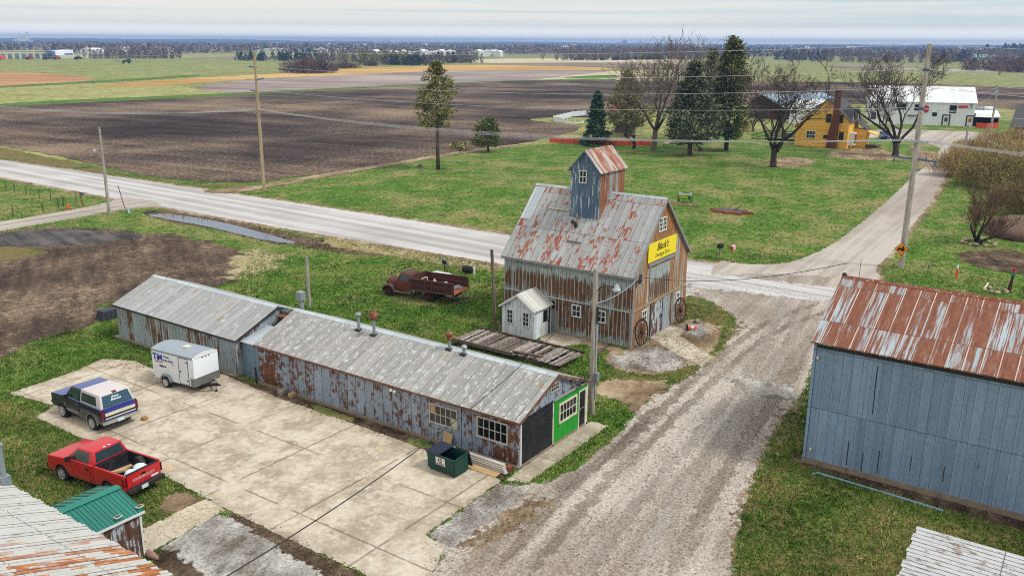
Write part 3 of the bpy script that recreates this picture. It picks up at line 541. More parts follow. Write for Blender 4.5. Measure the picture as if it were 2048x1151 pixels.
m_plank = wood_mat('deck_planks', (74, 62, 56), (122, 110, 102), (176, 168, 160))
m_trimred = plain('rust_brown_trim', (112, 74, 58), .8, 0, .3, 5, dirt=(170, 160, 150), dsc=3)
m_trim = plain('dark_eave_trim', (52, 50, 48), .8, 0, .3, 5)
m_trimgrey = plain('grey_board_trim', (142, 142, 140), .85, 0, .3, 5, dirt=(110, 90, 76))
m_white = plain('white_paint', (222, 222, 218), .6, 0, .08, 6)
m_cream = plain('cream_paint', (214, 208, 186), .7, 0, .12, 6, dirt=(170, 160, 136))
m_sash = plain('greyed_white_sash', (190, 184, 174), .8, 0, .25, 9, dirt=(130, 116, 100))
m_found = plain('stained_concrete_base', (142, 128, 110), .95, 0, .35, 3, dirt=(92, 78, 62), bump=.02)
m_black = plain('black_tar_panel', (24, 26, 31), .55, 0, .35, 1.5, dirt=(52, 56, 62), dsc=.9)
m_blackdoor = plain('black_painted_door', (22, 24, 28), .5, 0, .2, 3)
m_glass = glass('dark_window_glass')
m_glass2 = glass('dusty_window_glass', (40, 38, 36))
m_board = plain('yellowed_board', (196, 188, 150), .8, 0, .15, 4)
m_ply = plain('tan_plywood', (186, 154, 112), .85, 0, .2, 5, dirt=(140, 110, 78))
m_grn = NT('bright_green_boards'); _u, _v = m_grn.uv(); _k = m_grn.noise(m_grn.vec(m_grn.mt('MULTIPLY', _u, 9), m_grn.mt('MULTIPLY', _v, .9), 0), 1, 6, .65)
_sm = m_grn.mt('LESS_THAN', m_grn.mt('FRACT', m_grn.mt('DIVIDE', _u, .19)), .07)
m_green = m_grn.end(m_grn.mix(m_grn.mt('MULTIPLY', _sm, .5), m_grn.ramp(_k, [(.3, lin((26, 122, 34))), (.55, lin((38, 158, 46))), (.75, lin((58, 176, 62)))]), lin((14, 70, 20))), .6, _k, .006)
m_galv = plain('dull_galvanised_pipe', (150, 160, 164), .45, .4, .2, 8, dirt=(120, 100, 84), dsc=6)
m_galvdk = plain('dark_steel', (62, 62, 64), .6, .3, .25, 8, dirt=(92, 60, 42))
m_rustpipe = plain('rusty_iron', (120, 66, 44), .9, 0, .35, 8, dirt=(190, 180, 168), dsc=7)
m_rust = plain('dark_rust_iron', (66, 44, 36), .9, .1, .35, 8)
m_yellow = plain('yellow_sign_paint', (246, 222, 34), .55, 0, .06, 3)
m_ink = plain('black_lettering', (22, 20, 18), .6, 0, .05)
def window(parent, o, u, n, w, h, nx, ny, fm, gm, bar=.03, fr=.05, name='window', proud=.05):
    """sash with glazing bars on a wall: o = lower left corner on the wall face"""
    f = MB(); o = Vector(o)
    f.ob(o, u, n, (-fr, w + fr), (-fr, 0), (0, proud + .015)); f.ob(o, u, n, (-fr, w + fr), (h, h + fr), (0, proud))
    f.ob(o, u, n, (-fr, 0), (0, h), (0, proud)); f.ob(o, u, n, (w, w + fr), (0, h), (0, proud))
    for i in range(1, nx): f.ob(o, u, n, (w * i / nx - bar / 2, w * i / nx + bar / 2), (0, h), (.012, proud - .012))
    for j in range(1, ny): f.ob(o, u, n, (0, w), (h * j / ny - bar / 2, h * j / ny + bar / 2), (.012, proud - .015))
    fo = f.build(name, fm, parent)
    MB().ob(o, u, n, (.002, w - .002), (.002, h - .002), (.002, .012)).build('pane', gm, fo)
    return fo
def gable_roof(mb, x0, x1, y0, y1, xr, ze, zr, ov=.12, ovy=.12, th=.05, ribs=None, rib=.022):
    """two slopes meeting on a ridge along Y; ribs every so many metres"""
    for xe, s in ((x0, -1), (x1, 1)):
        sl = (zr - ze) / (xr - xe); xo = xe + s * ov; zo = ze + (xo - xe) * sl
        mb.add([(xo, y0 - ovy, zo), (xo, y1 + ovy, zo), (xr, y1 + ovy, zr), (xr, y0 - ovy, zr), (xo, y0 - ovy, zo - th), (xo, y1 + ovy, zo - th), (xr, y1 + ovy, zr - th), (xr, y0 - ovy, zr - th)],
               [(0, 1, 2, 3), (7, 6, 5, 4), (0, 4, 5, 1), (1, 5, 6, 2), (2, 6, 7, 3), (3, 7, 4, 0)])
        if ribs and s < 0:
            y = math.ceil((y0 - ovy) / ribs) * ribs
            while y < y1 + ovy - .03:
                a, b = Vector((xo + .01, y, zo + rib * .4)), Vector((xr, y, zr + rib * .4)); mb.bar(a, b, rib, rib); y += ribs
def ridge_cap(mb, xr, y0, y1, z, sl, w=.2, t=.02):
    for s in (-1, 1):
        mb.add([(xr, y0, z + t), (xr, y1, z + t), (xr + s * w, y1, z + t - w * sl), (xr + s * w, y0, z + t - w * sl), (xr, y0, z + .005), (xr, y1, z + .005), (xr + s * w, y1, z + .005 - w * sl), (xr + s * w, y0, z + .005 - w * sl)],
               [(0, 1, 2, 3), (7, 6, 5, 4), (0, 4, 5, 1), (1, 5, 6, 2), (2, 6, 7, 3), (3, 7, 4, 0)])
XP, YP, XN, YN = (1, 0, 0), (0, 1, 0), (-1, 0, 0), (0, -1, 0)
# ---------------- long front shed with the green end
t = thing('metal_shed', 'long low metal shed with blue rust-spotted wall and green and black gable end', 'shed', (32.6, 29, 0))
x0, x1, y0, y1, ze, zr, xr = 29.6, 35.6, 20.15, 37.75, 2.38, 3.66, 32.62
MB().box(x0 - .1, y0 - .06, 0, x1 + .1, y1 + .05, .16).build('foundation', m_found, t)
w = MB(); w.prism([(x0, .16), (x1, .16), (x1, ze), (xr, zr - .06), (x0, ze)], 'y', y0, y1); w.build('wall', m_shedwall, t)
r = MB(); gable_roof(r, x0, x1, y0, y1, xr, ze + .04, zr, .16, .14, .05, .62); ro = r.build('roof', m_shedroof, t)
k = MB(); ridge_cap(k, xr, y0 - .15, y1 + .15, zr, .42, .22); k.build('ridge_cap', m_linkroof, ro)
k = MB(); k.box(x0 - .2, y0 - .12, ze - .13, x0 - .165, y1 + .12, ze - .03); k.box(x0 - .165, y0 - .12, ze - .1, x0 - .002, y1 + .12, ze - .07)
for s, xe in ((1, x0), (-1, x1)):
    k.bar((xe - s * .16, y0 - .16, ze - .1), (xr, y0 - .16, zr - .1), .03, .14)
k.build('eave_board', m_trimred, t)
g = y0 - .003
MB().ob((x0 + .08, y0, 0), XP, YN, (0, .08), (.16, 2.3), (.002, .05)).build('corner_board', m_white, t)
a = MB(); a.ob((0, y0, 0), XP, YN, (29.78, 31.05), (.05, 2.33), (.003, .03)); a.ob((0, y0, 0), XP, YN, (31.06, 32.34), (.05, 2.36), (.003, .034)); a.build('black_panel', m_black, t)
gw = MB(); gw.ob((0, y0, 0), XP, YN, (32.43, 34.7), (.05, 2.32), (.003, .05)); gw.ob((0, y0, 0), XP, YN, (34.7, 35.55), (2.08, 2.32), (.003, .05)); gw.build('green_wall', m_green, t)
MB().ob((0, y0, 0), XP, YN, (32.35, 32.425), (.05, 2.35), (.003, .06)).build('trim_board', m_cream, t); MB().ob((0, y0, 0), XP, YN, (35.5, 35.6), (.05, 2.2), (.003, .06)).build('trim_board', m_cream, t)
MB().ob((0, y0, 0), XP, YN, (34.71, 34.78), (.05, 2.07), (.003, .075)).ob((0, y0, 0), XP, YN, (35.36, 35.48), (.05, 2.07), (.003, .075)).ob((0, y0, 0), XP, YN, (34.78, 35.36), (2.0, 2.07), (.003, .075)).build('door_frame', m_cream, t)
d = MB().ob((0, y0, 0), XP, YN, (34.79, 35.35), (.06, 1.99), (.003, .03)).build('door', m_blackdoor, t)
MB().ob((0, y0, 0), XP, YN, (34.86, 34.9), (.98, 1.1), (.03, .07)).ob((0, y0, 0), XP, YN, (34.8, 35.34), (1.05, 1.09), (.03, .045)).build('handle', m_galv, d)
window(t, (32.96, y0 - .05, 1.1), XP, YN, 1.46, .84, 5, 2, m_cream, m_glass, .03, .09)
window(t, (32.2, y0, 2.86), XP, YN, .66, .34, 4, 2, m_sash, m_glass2, .02, .04)
MB().bar((32.33, y0 - .09, 2.4), (35.7, y0 - .09, 2.37), .14, .05).build('drip_board', m_trimgrey, t)
window(t, (x0, 25.28, 1.06), YN, XN, 1.6, .86, 5, 2, m_sash, m_glass2, .035, .06)
wn_ = window(t, (x0, 22.42, 1.08), YN, XN, 1.62, .9, 5, 2, m_sash, m_glass, .035, .07)
MB().ob((x0, 25.28, 1.06), YN, XN, (.02, .3), (.45, .84), (.013, .022)).build('brown_patch', m_ply, t)
MB().ob((x0, 25.28, 1.06), YN, XN, (1.3, 1.58), (.02, .42), (.013, .022)).build('cream_patch', m_board, t)
MB().tube([(x0 - .02, 31.6, 1.55), (x0 - .55, 31.2, 1.5)], .018).build('wall_bracket', m_galv, t)
MB().tube([(x0 - .02, 27.6, 2.2), (x0 - .18, 27.6, 2.16)], .03).lathe([(.02, 0), (.09, -.06), (.1, -.12), (.03, -.14)], (x0 - .2, 27.6, 2.2)).lathe([(.02, 0), (.08, -.05), (.09, -.11), (.03, -.13)], (x0 - .22, 27.35, 2.18)).build('flood_lamp', m_cream, t)
MB().tube([(34.6, y0 - .06, 2.75), (34.65, y0 - .3, 2.9), (34.7, y0 - .38, 2.82)], .02).lathe([(.05, 0), (.13, -.12), (.12, -.14)], (34.72, y0 - .4, 2.86)).lathe([(.05, 0), (.1, -.1), (.09, -.12)], (34.4, y0 - .25, 2.62)).build('gable_lamp', m_galvdk, t)
def flue(name, y, x, h, kind, parent):
    z = zr - (xr - x) * .42
    f = MB(); f.tube([(x, y, z - .05), (x, y, z + h)], .085, 10); fo = f.build('flue_pipe', m_galv, parent, 40)
    c = MB()
    if kind == 'cap': c.lathe([(.05, 0), (.15, .03), (.17, .12), (.1, .2), (.02, .22)], (x, y, z + h - .02))
    elif kind == 'turbine':
        c.lathe([(.1, 0), (.2, .06), (.25, .2), (.22, .34), (.12, .44), (.04, .48)], (x, y, z + h - .02))
        for i in range(10):
            an = i * .628; c.bar((x + .21 * math.cos(an), y + .21 * math.sin(an), z + h + .04), (x + .2 * math.cos(an + .4), y + .2 * math.sin(an + .4), z + h + .38), .05, .03)
        c.tube([(x, y, z + h + .44), (x - .05, y + .05, z + h + .62)], .03)
    else: c.lathe([(.12, 0), (.17, .04), (.15, .2), (.2, .24), (.2, .34), (.06, .42)], (x, y, z + h - .02))
    c.build('flue_cap', m_rustpipe if kind != 'cap' else m_galv, fo, 40)
    MB().box(x - .16, y - .16, z - .09, x + .16, y + .16, z + .05).build('flashing', m_galvdk, fo)
FLY = ((32.25, 32.5), (32.18, 31.3), (32.5, 26.4), (32.4, 25.4))
flue('', FLY[0][1], FLY[0][0], .8, 'cap', t); flue('', FLY[1][1], FLY[1][0], .85, 'turbine', t); flue('', FLY[2][1], FLY[2][0], .5, 'drum', t); flue('', FLY[3][1], FLY[3][0], .3, 'cap', t)
# ---------------- rear shed
t = thing('metal_shed', 'shorter pale-roofed metal shed beside the dark garden plot, farthest from the green end', 'shed', (32.6, 45.5, 0))
y0, y1 = 39.65, 51.5
MB().box(29.35, y0 - .05, 0, 35.7, y1 + .35, .1).build('foundation', m_found, t)
MB().prism([(x0, .1), (x1, .1), (x1, 2.25), (xr, 3.46), (x0, 2.25)], 'y', y0, y1).build('wall', m_rearwall, t)
r = MB(); gable_roof(r, x0, x1, y0, y1, xr, 2.3, 3.52, .16, .2, .05, .62); ro = r.build('roof', m_rearroof, t)
k = MB(); ridge_cap(k, xr, y0 - .2, y1 + .2, 3.52, .42, .2); k.build('ridge_cap', m_linkroof, ro)
k = MB(); k.box(x0 - .19, y0 - .18, 2.13, x0 - .165, y1 + .18, 2.23); k.bar((x0 - .16, y0 - .22, 2.2), (xr, y0 - .22, 3.42), .03, .1); k.build('eave_board', m_trim, t)
# link between the two sheds with the exhaust fan
t = thing('shed_link', 'low blue corrugated link with flat pale roof joining the two metal sheds', 'shed link', (31, 38.7, 0))
MB().box(30.0, 37.82, 0, 31.9, 39.58, 2.02).build('wall', m_link, t)
MB().add([(29.85, 37.8, 2.1), (29.85, 39.62, 2.1), (31.95, 39.62, 2.5), (31.95, 37.8, 2.5), (29.85, 37.8, 2.05), (29.85, 39.62, 2.05), (31.95, 39.62, 2.45), (31.95, 37.8, 2.45)], [(0, 1, 2, 3), (7, 6, 5, 4), (0, 4, 5, 1), (1, 5, 6, 2), (2, 6, 7, 3), (3, 7, 4, 0)]).build('roof', m_linkroof, t)
MB().box(33.0, 37.85, 0, 33.1, 39.55, 3.2).build('back_wall', m_rearwall, t)
MB().box(32.9, 37.85, 3.12, 33.2, 39.55, 3.2).build('coping', m_trimgrey, t)
f = thing('exhaust_fan', 'rusty red exhaust fan box set above the shed link', 'fan', (32.5, 38.9, 2.45))
MB().box(32.35, 38.6, 2.45, 32.95, 39.25, 3.05).build('housing', m_rustpipe, f, bevel=.03)
q = MB(); q.lathe([(.27, 0), (.3, .03), (.27, .06), (.24, .03)], (32.28, 38.92, 2.75), 'x', 16); q.build('shroud', m_rust, f, 40)
q = MB()
for i in range(6):
    an = i * 1.047; q.bar((32.3, 38.92, 2.75), (32.31, 38.92 + .23 * math.cos(an), 2.75 + .23 * math.sin(an)), .1, .012, (1, 0, .4))
q.lathe([(.06, 0), (.05, .06)], (32.26, 38.92, 2.75), 'x', 10); q.build('fan_blade', m_galvdk, f)
f = thing('vent_stack', 'grey square-headed vent stack at the far end of the front shed ridge', 'vent', (33.1, 37.95, 3.3))
MB().box(33.0, 37.85, 3.2, 33.2, 38.05, 4.05).build('duct', m_galv, f); MB().box(32.9, 37.73, 4.05, 33.3, 38.17, 4.55).build('hood', m_galv, f, bevel=.03)
# ---------------- corn-crib barn with cupola
t = thing('barn', 'tall rusty metal barn with steep roof and cupola tower beside the white road', 'barn', (51.1, 28.4, 0))
x0, x1, y0, y1, xr, ze, zr = 47., 55.15, 23.6, 33.3, 51.08, 4.86, 9.05
MB().box(x0 - .06, y0 - .06, 0, x1 + .05, y1 + .05, .12).build('foundation', m_found, t)
MB().box(x0 - .03, y0 - .03, .12, x1 + .03, y1 + .03, 2.4).build('lower_wall', [m_barnlow], t)
w = MB(); w.prism([(x0, 2.4), (x1, 2.4), (x1, ze), (xr, zr - .08), (x0, ze)], 'y', y0, y1)
wl_ = w.build('upper_wall', [m_barnwall, m_barngable], t)
for p in wl_.data.polygons:
    if abs(p.normal.y) > .9: p.material_index = 1
lo = bpy.data.objects['lower_wall']; lo.data.materials.append(m_barngable)
for p in lo.data.polygons:
    if abs(p.normal.y) > .9: p.material_index = 1
r = MB(); gable_roof(r, x0, x1, y0, y1, xr, ze, zr, .18, .16, .06, .46, .02); ro = r.build('roof', m_barnroof, t)
k = MB(); ridge_cap(k, xr, y0 - .16, y1 + .16, zr, 1.02, .12); k.build('ridge_cap', m_linkroof, ro)
k = MB()
for s, xe in ((1, x0), (-1, x1)): k.bar((xe - s * .18, y0 - .19, ze - .22), (xr, y0 - .19, zr - .1), .04, .16)
k.box(x0 - .21, y0 - .18, ze - .33, x0 - .17, y1 + .16, ze - .2); k.build('barge_board', m_trimgrey, t)
MB().ob((x0, y0, 0), XP, YN, (.0, .16), (.1, 4.6), (.035, .075)).ob((x0 - .035, y0 - .03, 0), YP, XN, (-.04, .1), (.1, 2.6), (.0, .04)).build('corner_board', m_trimgrey, t)
# roof patches, cleats and pipe
sl = 1.0245
def onroof(x, y, h=.03): return Vector((x - h * .7, y, ze + (x - x0) * sl + h * .7))
k = MB(); a, b, c, d = onroof(49.0, 33.4), onroof(50.9, 33.4), onroof(50.9, 32.55), onroof(49.0, 32.55); k.add([a, b, c, d, a - Vector((0, 0, .02)), b - Vector((0, 0, .02)), c - Vector((0, 0, .02)), d - Vector((0, 0, .02))], [(0, 1, 2, 3), (7, 6, 5, 4), (0, 4, 5, 1), (1, 5, 6, 2), (2, 6, 7, 3), (3, 7, 4, 0)]); k.build('roof_patch', m_linkroof, ro)
MB().bar(onroof(49.75, 31.6, .06), onroof(49.75, 30.0, .06), .12, .05).build('roof_cleat', m_cream, ro)
MB().bar(onroof(48.15, 29.1, .06), onroof(48.15, 28.0, .06), .12, .05).build('roof_cleat', m_trimgrey, ro)
q = MB(); p_ = onroof(48.95, 28.9); q.tube([p_, p_ + Vector((-.1, 0, .25)), p_ + Vector((-.35, .12, .38))], .13, 10); q.build('roof_pipe', m_galvdk, ro, 40)
MB().ob((x0, y0, 0), YP, XN, (-.02, y1 - y0 + .02), (2.36, 2.43), (.0, .05)).ob((0, y0, 0), XP, YN, (x0, x1), (2.37, 2.41), (.0, .045)).build('girt_flashing', m_linkroof, t)
# wall details on the long side
for yy, n_ in ((32.6, 3.1), (26.6, 3.1)):
    MB().ob((x0, yy, 4.28), YN, XN, (0, n_), (0, .09), (.003, .07)).build('door_track', m_trimgrey, t)
for yy, zz_ in ((27.82, 1.46), (25.98, 1.42)): window(t, (x0 - .03, yy, zz_), YN, XN, .56, .68, 2, 2, m_white, m_glass, .045, .07)
window(t, (x0 - .03, 29.75, 1.62), YN, XN, .6, .62, 2, 2, m_sash, m_glass, .03, .04)
MB().ob((x0 - .03, 29.9, .12), YN, XN, (0, .95), (.02, 1.42), (.003, .04)).build('plank_door', m_trimgrey, t)
# gable details
MB().bar((47.2, y0 - .06, 2.42), (55.0, y0 - .06, 2.5), .06, .14).build('girt_board', m_polebrown, t)
dl = MB().ob((0, y0 - .03, 0), XP, YN, (49.65, 51.28), (.06, 2.33), (.003, .05)).build('barn_door', m_peelwall, t)
MB().ob((0, y0 - .03, 0), XP, YN, (51.33, 53.05), (.06, 2.36), (.003, .05)).build('barn_door', m_rearwall, t)
MB().ob((0, y0 - .03, 0), XP, YN, (51.28, 51.34), (.06, 2.34), (.003, .08)).ob((0, y0 - .03, 0), XP, YN, (49.56, 49.64), (.06, 2.34), (.003, .06)).build('door_post', m_trim, t)
MB().ob((0, y0 - .03, 0), XP, YN, (51.16, 51.2), (1.05, 1.3), (.05, .09)).build('handle', m_galvdk, dl)
window(t, (48.42, y0 - .03, 1.42), XP, YN, .56, .66, 2, 2, m_white, m_glass, .045, .07)
window(t, (53.55, y0 - .03, 1.42), XP, YN, .42, .7, 2, 2, m_white, m_glass, .045, .07)
window(t, (50.32, y0, 6.98), XP, YN, .44, .78, 2, 3, m_white, m_glass, .04, .06); window(t, (50.9, y0, 6.98), XP, YN, .44, .78, 2, 3, m_white, m_glass, .04, .06)
k = MB(); k.ob((0, y0, 0), XP, YN, (49.35, 52.3), (2.6, 4.72), (.003, .03)); k.build('loft_door', m_barnwall, t)
MB().ob((0, y0, 0), XP, YN, (49.0, 53.05), (4.9, 5.08), (.003, .12)).build('loft_track', m_galv, t)
MB().lathe([(.03, 0), (.2, .06), (.22, .14), (.05, .16)], (47.6, y0 - .3, 4.35), 'y', 10).tube([(47.6, y0, 4.4), (47.6, y0 - .3, 4.45)], .03).lathe([(.03, 0), (.13, .1), (.03, .12)], (47.9, y0 - .2, 4.6), 'y', 10).build('gable_lamp', m_galvdk, t)
# cupola
cx0, cx1, cy0, cy1, ce, cr, cm = 49.45, 52.75, 27.45, 29.72, 10.62, 11.86, 28.585
w = MB(); w.prism([(cy0, 7.0), (cy1, 7.0), (cy1, ce), (cm, cr - .05), (cy0, ce)], 'x', cx0, cx1); cu = w.build('cupola', [m_cupside, m_cupfront], t)
for p in cu.data.polygons:
    if p.normal.x < -.9: p.material_index = 1
r = MB()
for ye, s in ((cy0, -1), (cy1, 1)):
    q = (cr - ce) / (cm - cy0); yo = ye + s * .16; zo = ce - .16 * q
    r.add([(cx0 - .16, yo, zo + .03), (cx1 + .12, yo, zo + .03), (cx1 + .12, cm, cr + .03), (cx0 - .16, cm, cr + .03), (cx0 - .16, yo, zo - .03), (cx1 + .12, yo, zo - .03), (cx1 + .12, cm, cr - .03), (cx0 - .16, cm, cr - .03)], [(0, 1, 2, 3), (7, 6, 5, 4), (0, 4, 5, 1), (1, 5, 6, 2), (2, 6, 7, 3), (3, 7, 4, 0)])
r.build('cupola_roof', m_cuproof, cu)
k = MB()
for ye, s in ((cy0, -1), (cy1, 1)): k.bar((cx0 - .18, ye + s * .15, ce - .17), (cx0 - .18, cm, cr - .06), .14, .04, (0, 0, 1))
k.build('cupola_barge', m_cupfront, cu)
window(cu, (cx0, 28.98, 9.76), YN, XN, .44, .72, 2, 2, m_white, m_glass, .05, .06)
MB().bar((49.95, cy0, 10.35), (50.1, cy0 - .28, 9.95), .06, .09).build('spout', m_trimgrey, cu)
k = MB(); k.add([(51.9, 27.2, 8.3), (53.2, 27.2, 8.0), (53.2, 27.4, 6.9), (51.4, 27.4, 8.75), (51.9, 27.1, 8.3), (53.2, 27.1, 8.0), (53.2, 27.1, 6.9), (51.4, 27.1, 8.75)], [(0, 1, 2, 3), (7, 6, 5, 4), (0, 4, 5, 1), (1, 5, 6, 2), (2, 6, 7, 3), (3, 7, 4, 0)]); k.build('side_chute', m_cupfront, cu)
# sign and wheels on the gable
t = thing('sign', 'bright yellow sign reading Black\'s Heritage Farm on the barn gable', 'sign', (50.95, y0 - .06, 5.78))
MB().box(48.88, y0 - .07, 5.16, 53.02, y0 - .03, 6.38).build('sign_board', m_yellow, t)
text("Black's", .66, m_ink, t, (-.05, -.012, .2), XP, (0, 0, 1), 'lettering', .004, .42, .012, sx=.95)
text("Heritage Farm", .36, m_ink, t, (-.05, -.012, -.32), XP, (0, 0, 1), 'lettering', .004, .42, 0)
def wagon_wheel(x, z, rad, label):
    t = thing('wagon_wheel', label, 'wheel', (x, y0 - .2, 0), 0, 'wagon wheels at the barn')
    m = MB(); P = [(x + rad * math.cos(a), y0 - .22 + .12 * (math.sin(a)), z + rad * math.sin(a)) for a in [i * math.pi / 16 for i in range(33)]]
    m.tube(P, .045, 5, False); m.build('rim', m_rust, t)
    m = MB()
    for i in range(14):
        a = i * math.pi / 7; m.tube([(x, y0 - .22, z), (x + rad * math.cos(a), y0 - .22 + .12 * math.sin(a), z + rad * math.sin(a))], .022, 4)
    m.build('spokes', m_rust, t)
    MB().lathe([(.1, 0), (.13, .06), (.13, .16), (.07, .24)], (x, y0 - .34, z), 'y', 10).build('hub', m_rust, t)
wagon_wheel(48.12, .86, .84, 'iron wagon wheel at the barn corner, left of the barn doors')
wagon_wheel(54.0, .86, .84, 'iron wagon wheel right of the barn doors, beside the far corner')
# ---------------- white hut
t = thing('hut', 'small white hut with peeling boards and pale gabled roof against the barn', 'hut', (46, 30.5, 0))
hx0, hx1, hy0, hy1 = 44.85, 46.92, 29.42, 31.95; hm = (hy0 + hy1) / 2
MB().prism([(hy0, .02), (hy1, .02), (hy1, 2.0), (hm, 2.85), (hy0, 2.0)], 'x', hx0, hx1).build('wall', m_hutwall, t)
r = MB()
for ye, s in ((hy0, -1), (hy1, 1)):
    q = .85 / (hm - hy0); yo = ye + s * .16; zo = 2.02 - .16 * q
    r.add([(hx0 - .16, yo, zo + .05), (hx1, yo, zo + .05), (hx1, hm, 2.93), (hx0 - .16, hm, 2.93), (hx0 - .16, yo, zo), (hx1, yo, zo), (hx1, hm, 2.87), (hx0 - .16, hm, 2.87)], [(0, 1, 2, 3), (7, 6, 5, 4), (0, 4, 5, 1), (1, 5, 6, 2), (2, 6, 7, 3), (3, 7, 4, 0)])
r.build('roof', m_hutroof, t)
k = MB()
for ye, s in ((hy0, -1), (hy1, 1)): k.bar((hx0 - .18, ye + s * .16, 1.86), (hx0 - .18, hm, 2.83), .04, .12)
k.build('barge_board', m_white, t)
for yy in (31.5, 30.25): window(t, (hx0, yy, .86), YN, XN, .4, .86, 2, 3, m_white, m_glass, .035, .06)
d = MB().ob((0, hy0, 0), XP, YN, (45.75, 46.5), (.04, 1.9), (.003, .035)).build('door', m_white, t)
MB().ob((0, hy0, 0), XP, YN, (45.86, 46.38), (.95, 1.75), (.036, .045)).build('pane', m_glass, d)
MB().ob((0, hy0, 0), XP, YN, (46.4, 46.45), (.88, 1.0), (.036, .09)).build('handle', m_galvdk, d)
MB().ob((0, hy0, 0), XP, YN, (46.55, 46.66), (.04, 1.98), (.003, .06)).build('door_post', m_trim, t)
# ---------------- wooden loading deck
t = thing('deck', 'weathered grey timber platform of loose planks between the shed and the hut', 'deck', (42.5, 28.8, 0))
m = MB(); rg = random.Random(3); yy = 33.1
while yy > 25.2:
    wd = rg.uniform(.17, .24); xa = 41.05 + rg.uniform(-.12, .1); xb = 43.75 + rg.uniform(-.2, .22); z = .36 + rg.uniform(-.02, .03)
    if rg.random() > .06: m.bar((xa, yy - wd / 2, z), (xb, yy - wd / 2 + rg.uniform(-.04, .04), z + rg.uniform(-.03, .03)), wd - .03, .05)
    yy -= wd
m.build('planks', m_plank, t)
m = MB()
for x in (41.3, 42.4, 43.4): m.box(x - .09, 25.4, .1, x + .09, 33.0, .31)
m.bar((40.98, 33.2, .42), (40.98, 28.4, .4), .12, .22); m.bar((43.8, 33.2, .42), (43.75, 25.0, .4), .1, .16); m.bar((41.25, 28.6, .46), (41.6, 26.6, .44), .2, .14)
m.build('beams', m_post, t)
m = MB()
for x in (41.3, 43.4):
    for y in (25.7, 29.2, 32.7): m.box(x - .12, y - .12, 0, x + .12, y + .12, .1)
m.build('footing', m_found, t)
tag(MB().bar((44.6, 24.75, .07), (46.85, 25.0, .08), .16, .14).bar((44.5, 24.95, .05), (46.0, 25.05, .06), .1, .09).build('timber', m_post, None), 'old dark timber beams lying on gravel at the barn corner', 'timber')
# ---------------- dark barn on the right
t = thing('barn', 'large slate-blue metal barn with red rust-streaked roof at the right edge', 'barn', (42, -1, 0))
x0, x1, y0, y1, xr, ze, zr = 37.8, 46.1, -14., 9.92, 41.95, 5.98, 7.98
MB().box(x0 - .04, y0, 0, x1, y1 + .05, .3).build('foundation', m_found, t)
MB().prism([(x0, .3), (x1, .3), (x1, ze), (xr, zr - .08), (x0, ze)], 'y', y0, y1).build('wall', m_darkwall, t)
r = MB(); gable_roof(r, x0, x1, y0, y1, xr, ze + .05, zr, .24, .12, .06, .63, .025); ro = r.build('roof', m_darkroof, t)
k = MB(); ridge_cap(k, xr, y0, y1 + .14, zr, .5, .2, .03); k.build('ridge_cap', m_rustpipe, ro)
q = MB(); q.lathe([(.02, 0), (.1, .04), (.1, .18), (.02, .22)], (xr, y1 - .06, zr + .05), 'y', 8)
for yy, hh_ in ((9.3, .9), (2.6, .8)): q.tube([(xr, yy, zr), (xr + .02, yy, zr + hh_)], .012, 4)
q.build('lightning_rod', m_galvdk, ro)
MB().ob((x0, 0, 0), YN, XN, (-y1, 14), (ze - .34, ze - .16), (.003, .06)).build('eave_board', m_trim, t)
k = MB()
yy = y1 - .33
while yy > -6: k.ob((x0, yy, 0), YN, XN, (0, .022), (.32, ze - .35), (.002, .016)); yy -= .66
k.build('battens', m_darkwall, t)
MB().ob((x0, 9.86, 0), YN, XN, (-.06, .06), (.3, ze - .1), (.004, .07)).build('corner_board', m_darkwall, t)
for yy, za, zb in ((7.2, 4.0, 5.3), (7.18, 3.1, 4.0), (8.0, .4, 1.6), (6.7, .4, 1.5), (5.4, .9, 1.6), (7.35, .3, 1.2), (4.1, .8, 1.5)):
    MB().ob((x0, yy, 0), YN, XN, (-.02, .02), (za, zb), (.002, .006)).build('gap', m_trim, t)
MB().lathe([(.05, 0), (.07, .1), (.03, .14)], (x0 - .08, 9.7, 5.1)).lathe([(.05, 0), (.07, .1), (.03, .14)], (x0 - .08, 9.6, .7)).build('insulator', m_cream, t)
tag(MB().tube([at(1624, 948, .06), at(1636, 945, .07), at(1700, 964, .06), at(1800, 994, .06), at(1887, 1021, .05)], .055, 8).build('downspout', plain('pale_blue_downspout', (128, 160, 176), .5, 0, .1), None, 40), 'pale blue downspout pipe lying on grass along the dark barn', 'pipe')
# ---------------- foreground roofs
t = thing('farm_building', 'big building with white peeling rusty roof filling the bottom left corner', 'building', (7, 24, 0))
ex, ez, sl = 12.72, 3.5, .36
MB().box(1.5, 14, 0, 12.4, 31.8, 3.35).build('wall', m_peelwall, t)
n = NT('white_roof_with_rust'); u, v = n.uv(); x, y, z = n.pos(); L = lin
st = n.noise(n.vec(n.mt('MULTIPLY', y, 8), n.mt('MULTIPLY', x, 1.3), 0), 1, 6, .7); fr = n.mt('FRACT', n.mt('DIVIDE', y, .21)); shn = n.mt('FRACT', n.mt('DIVIDE', n.mt('ADD', x, n.mt('MULTIPLY', n.noise(n.vec(0, y, 0), 2.5, 2), .25)), 1.9))
cell_ = n.white(n.vec(n.mt('FLOOR', n.mt('DIVIDE', y, .21)), n.mt('FLOOR', n.mt('MULTIPLY', n.mt('ADD', x, n.mt('MULTIPLY', n.white(n.vec(n.mt('FLOOR', n.mt('DIVIDE', y, .21)), 3, 1)), .8)), 1.4)), 4))
col = n.mix(n.noise(n.vec(x, y, 0), 1.2, 5), L((176, 172, 166)), L((204, 202, 197)))
edge = n.step(n.mt('ABSOLUTE', n.mt('SUBTRACT', fr, .5)), .36, .44)
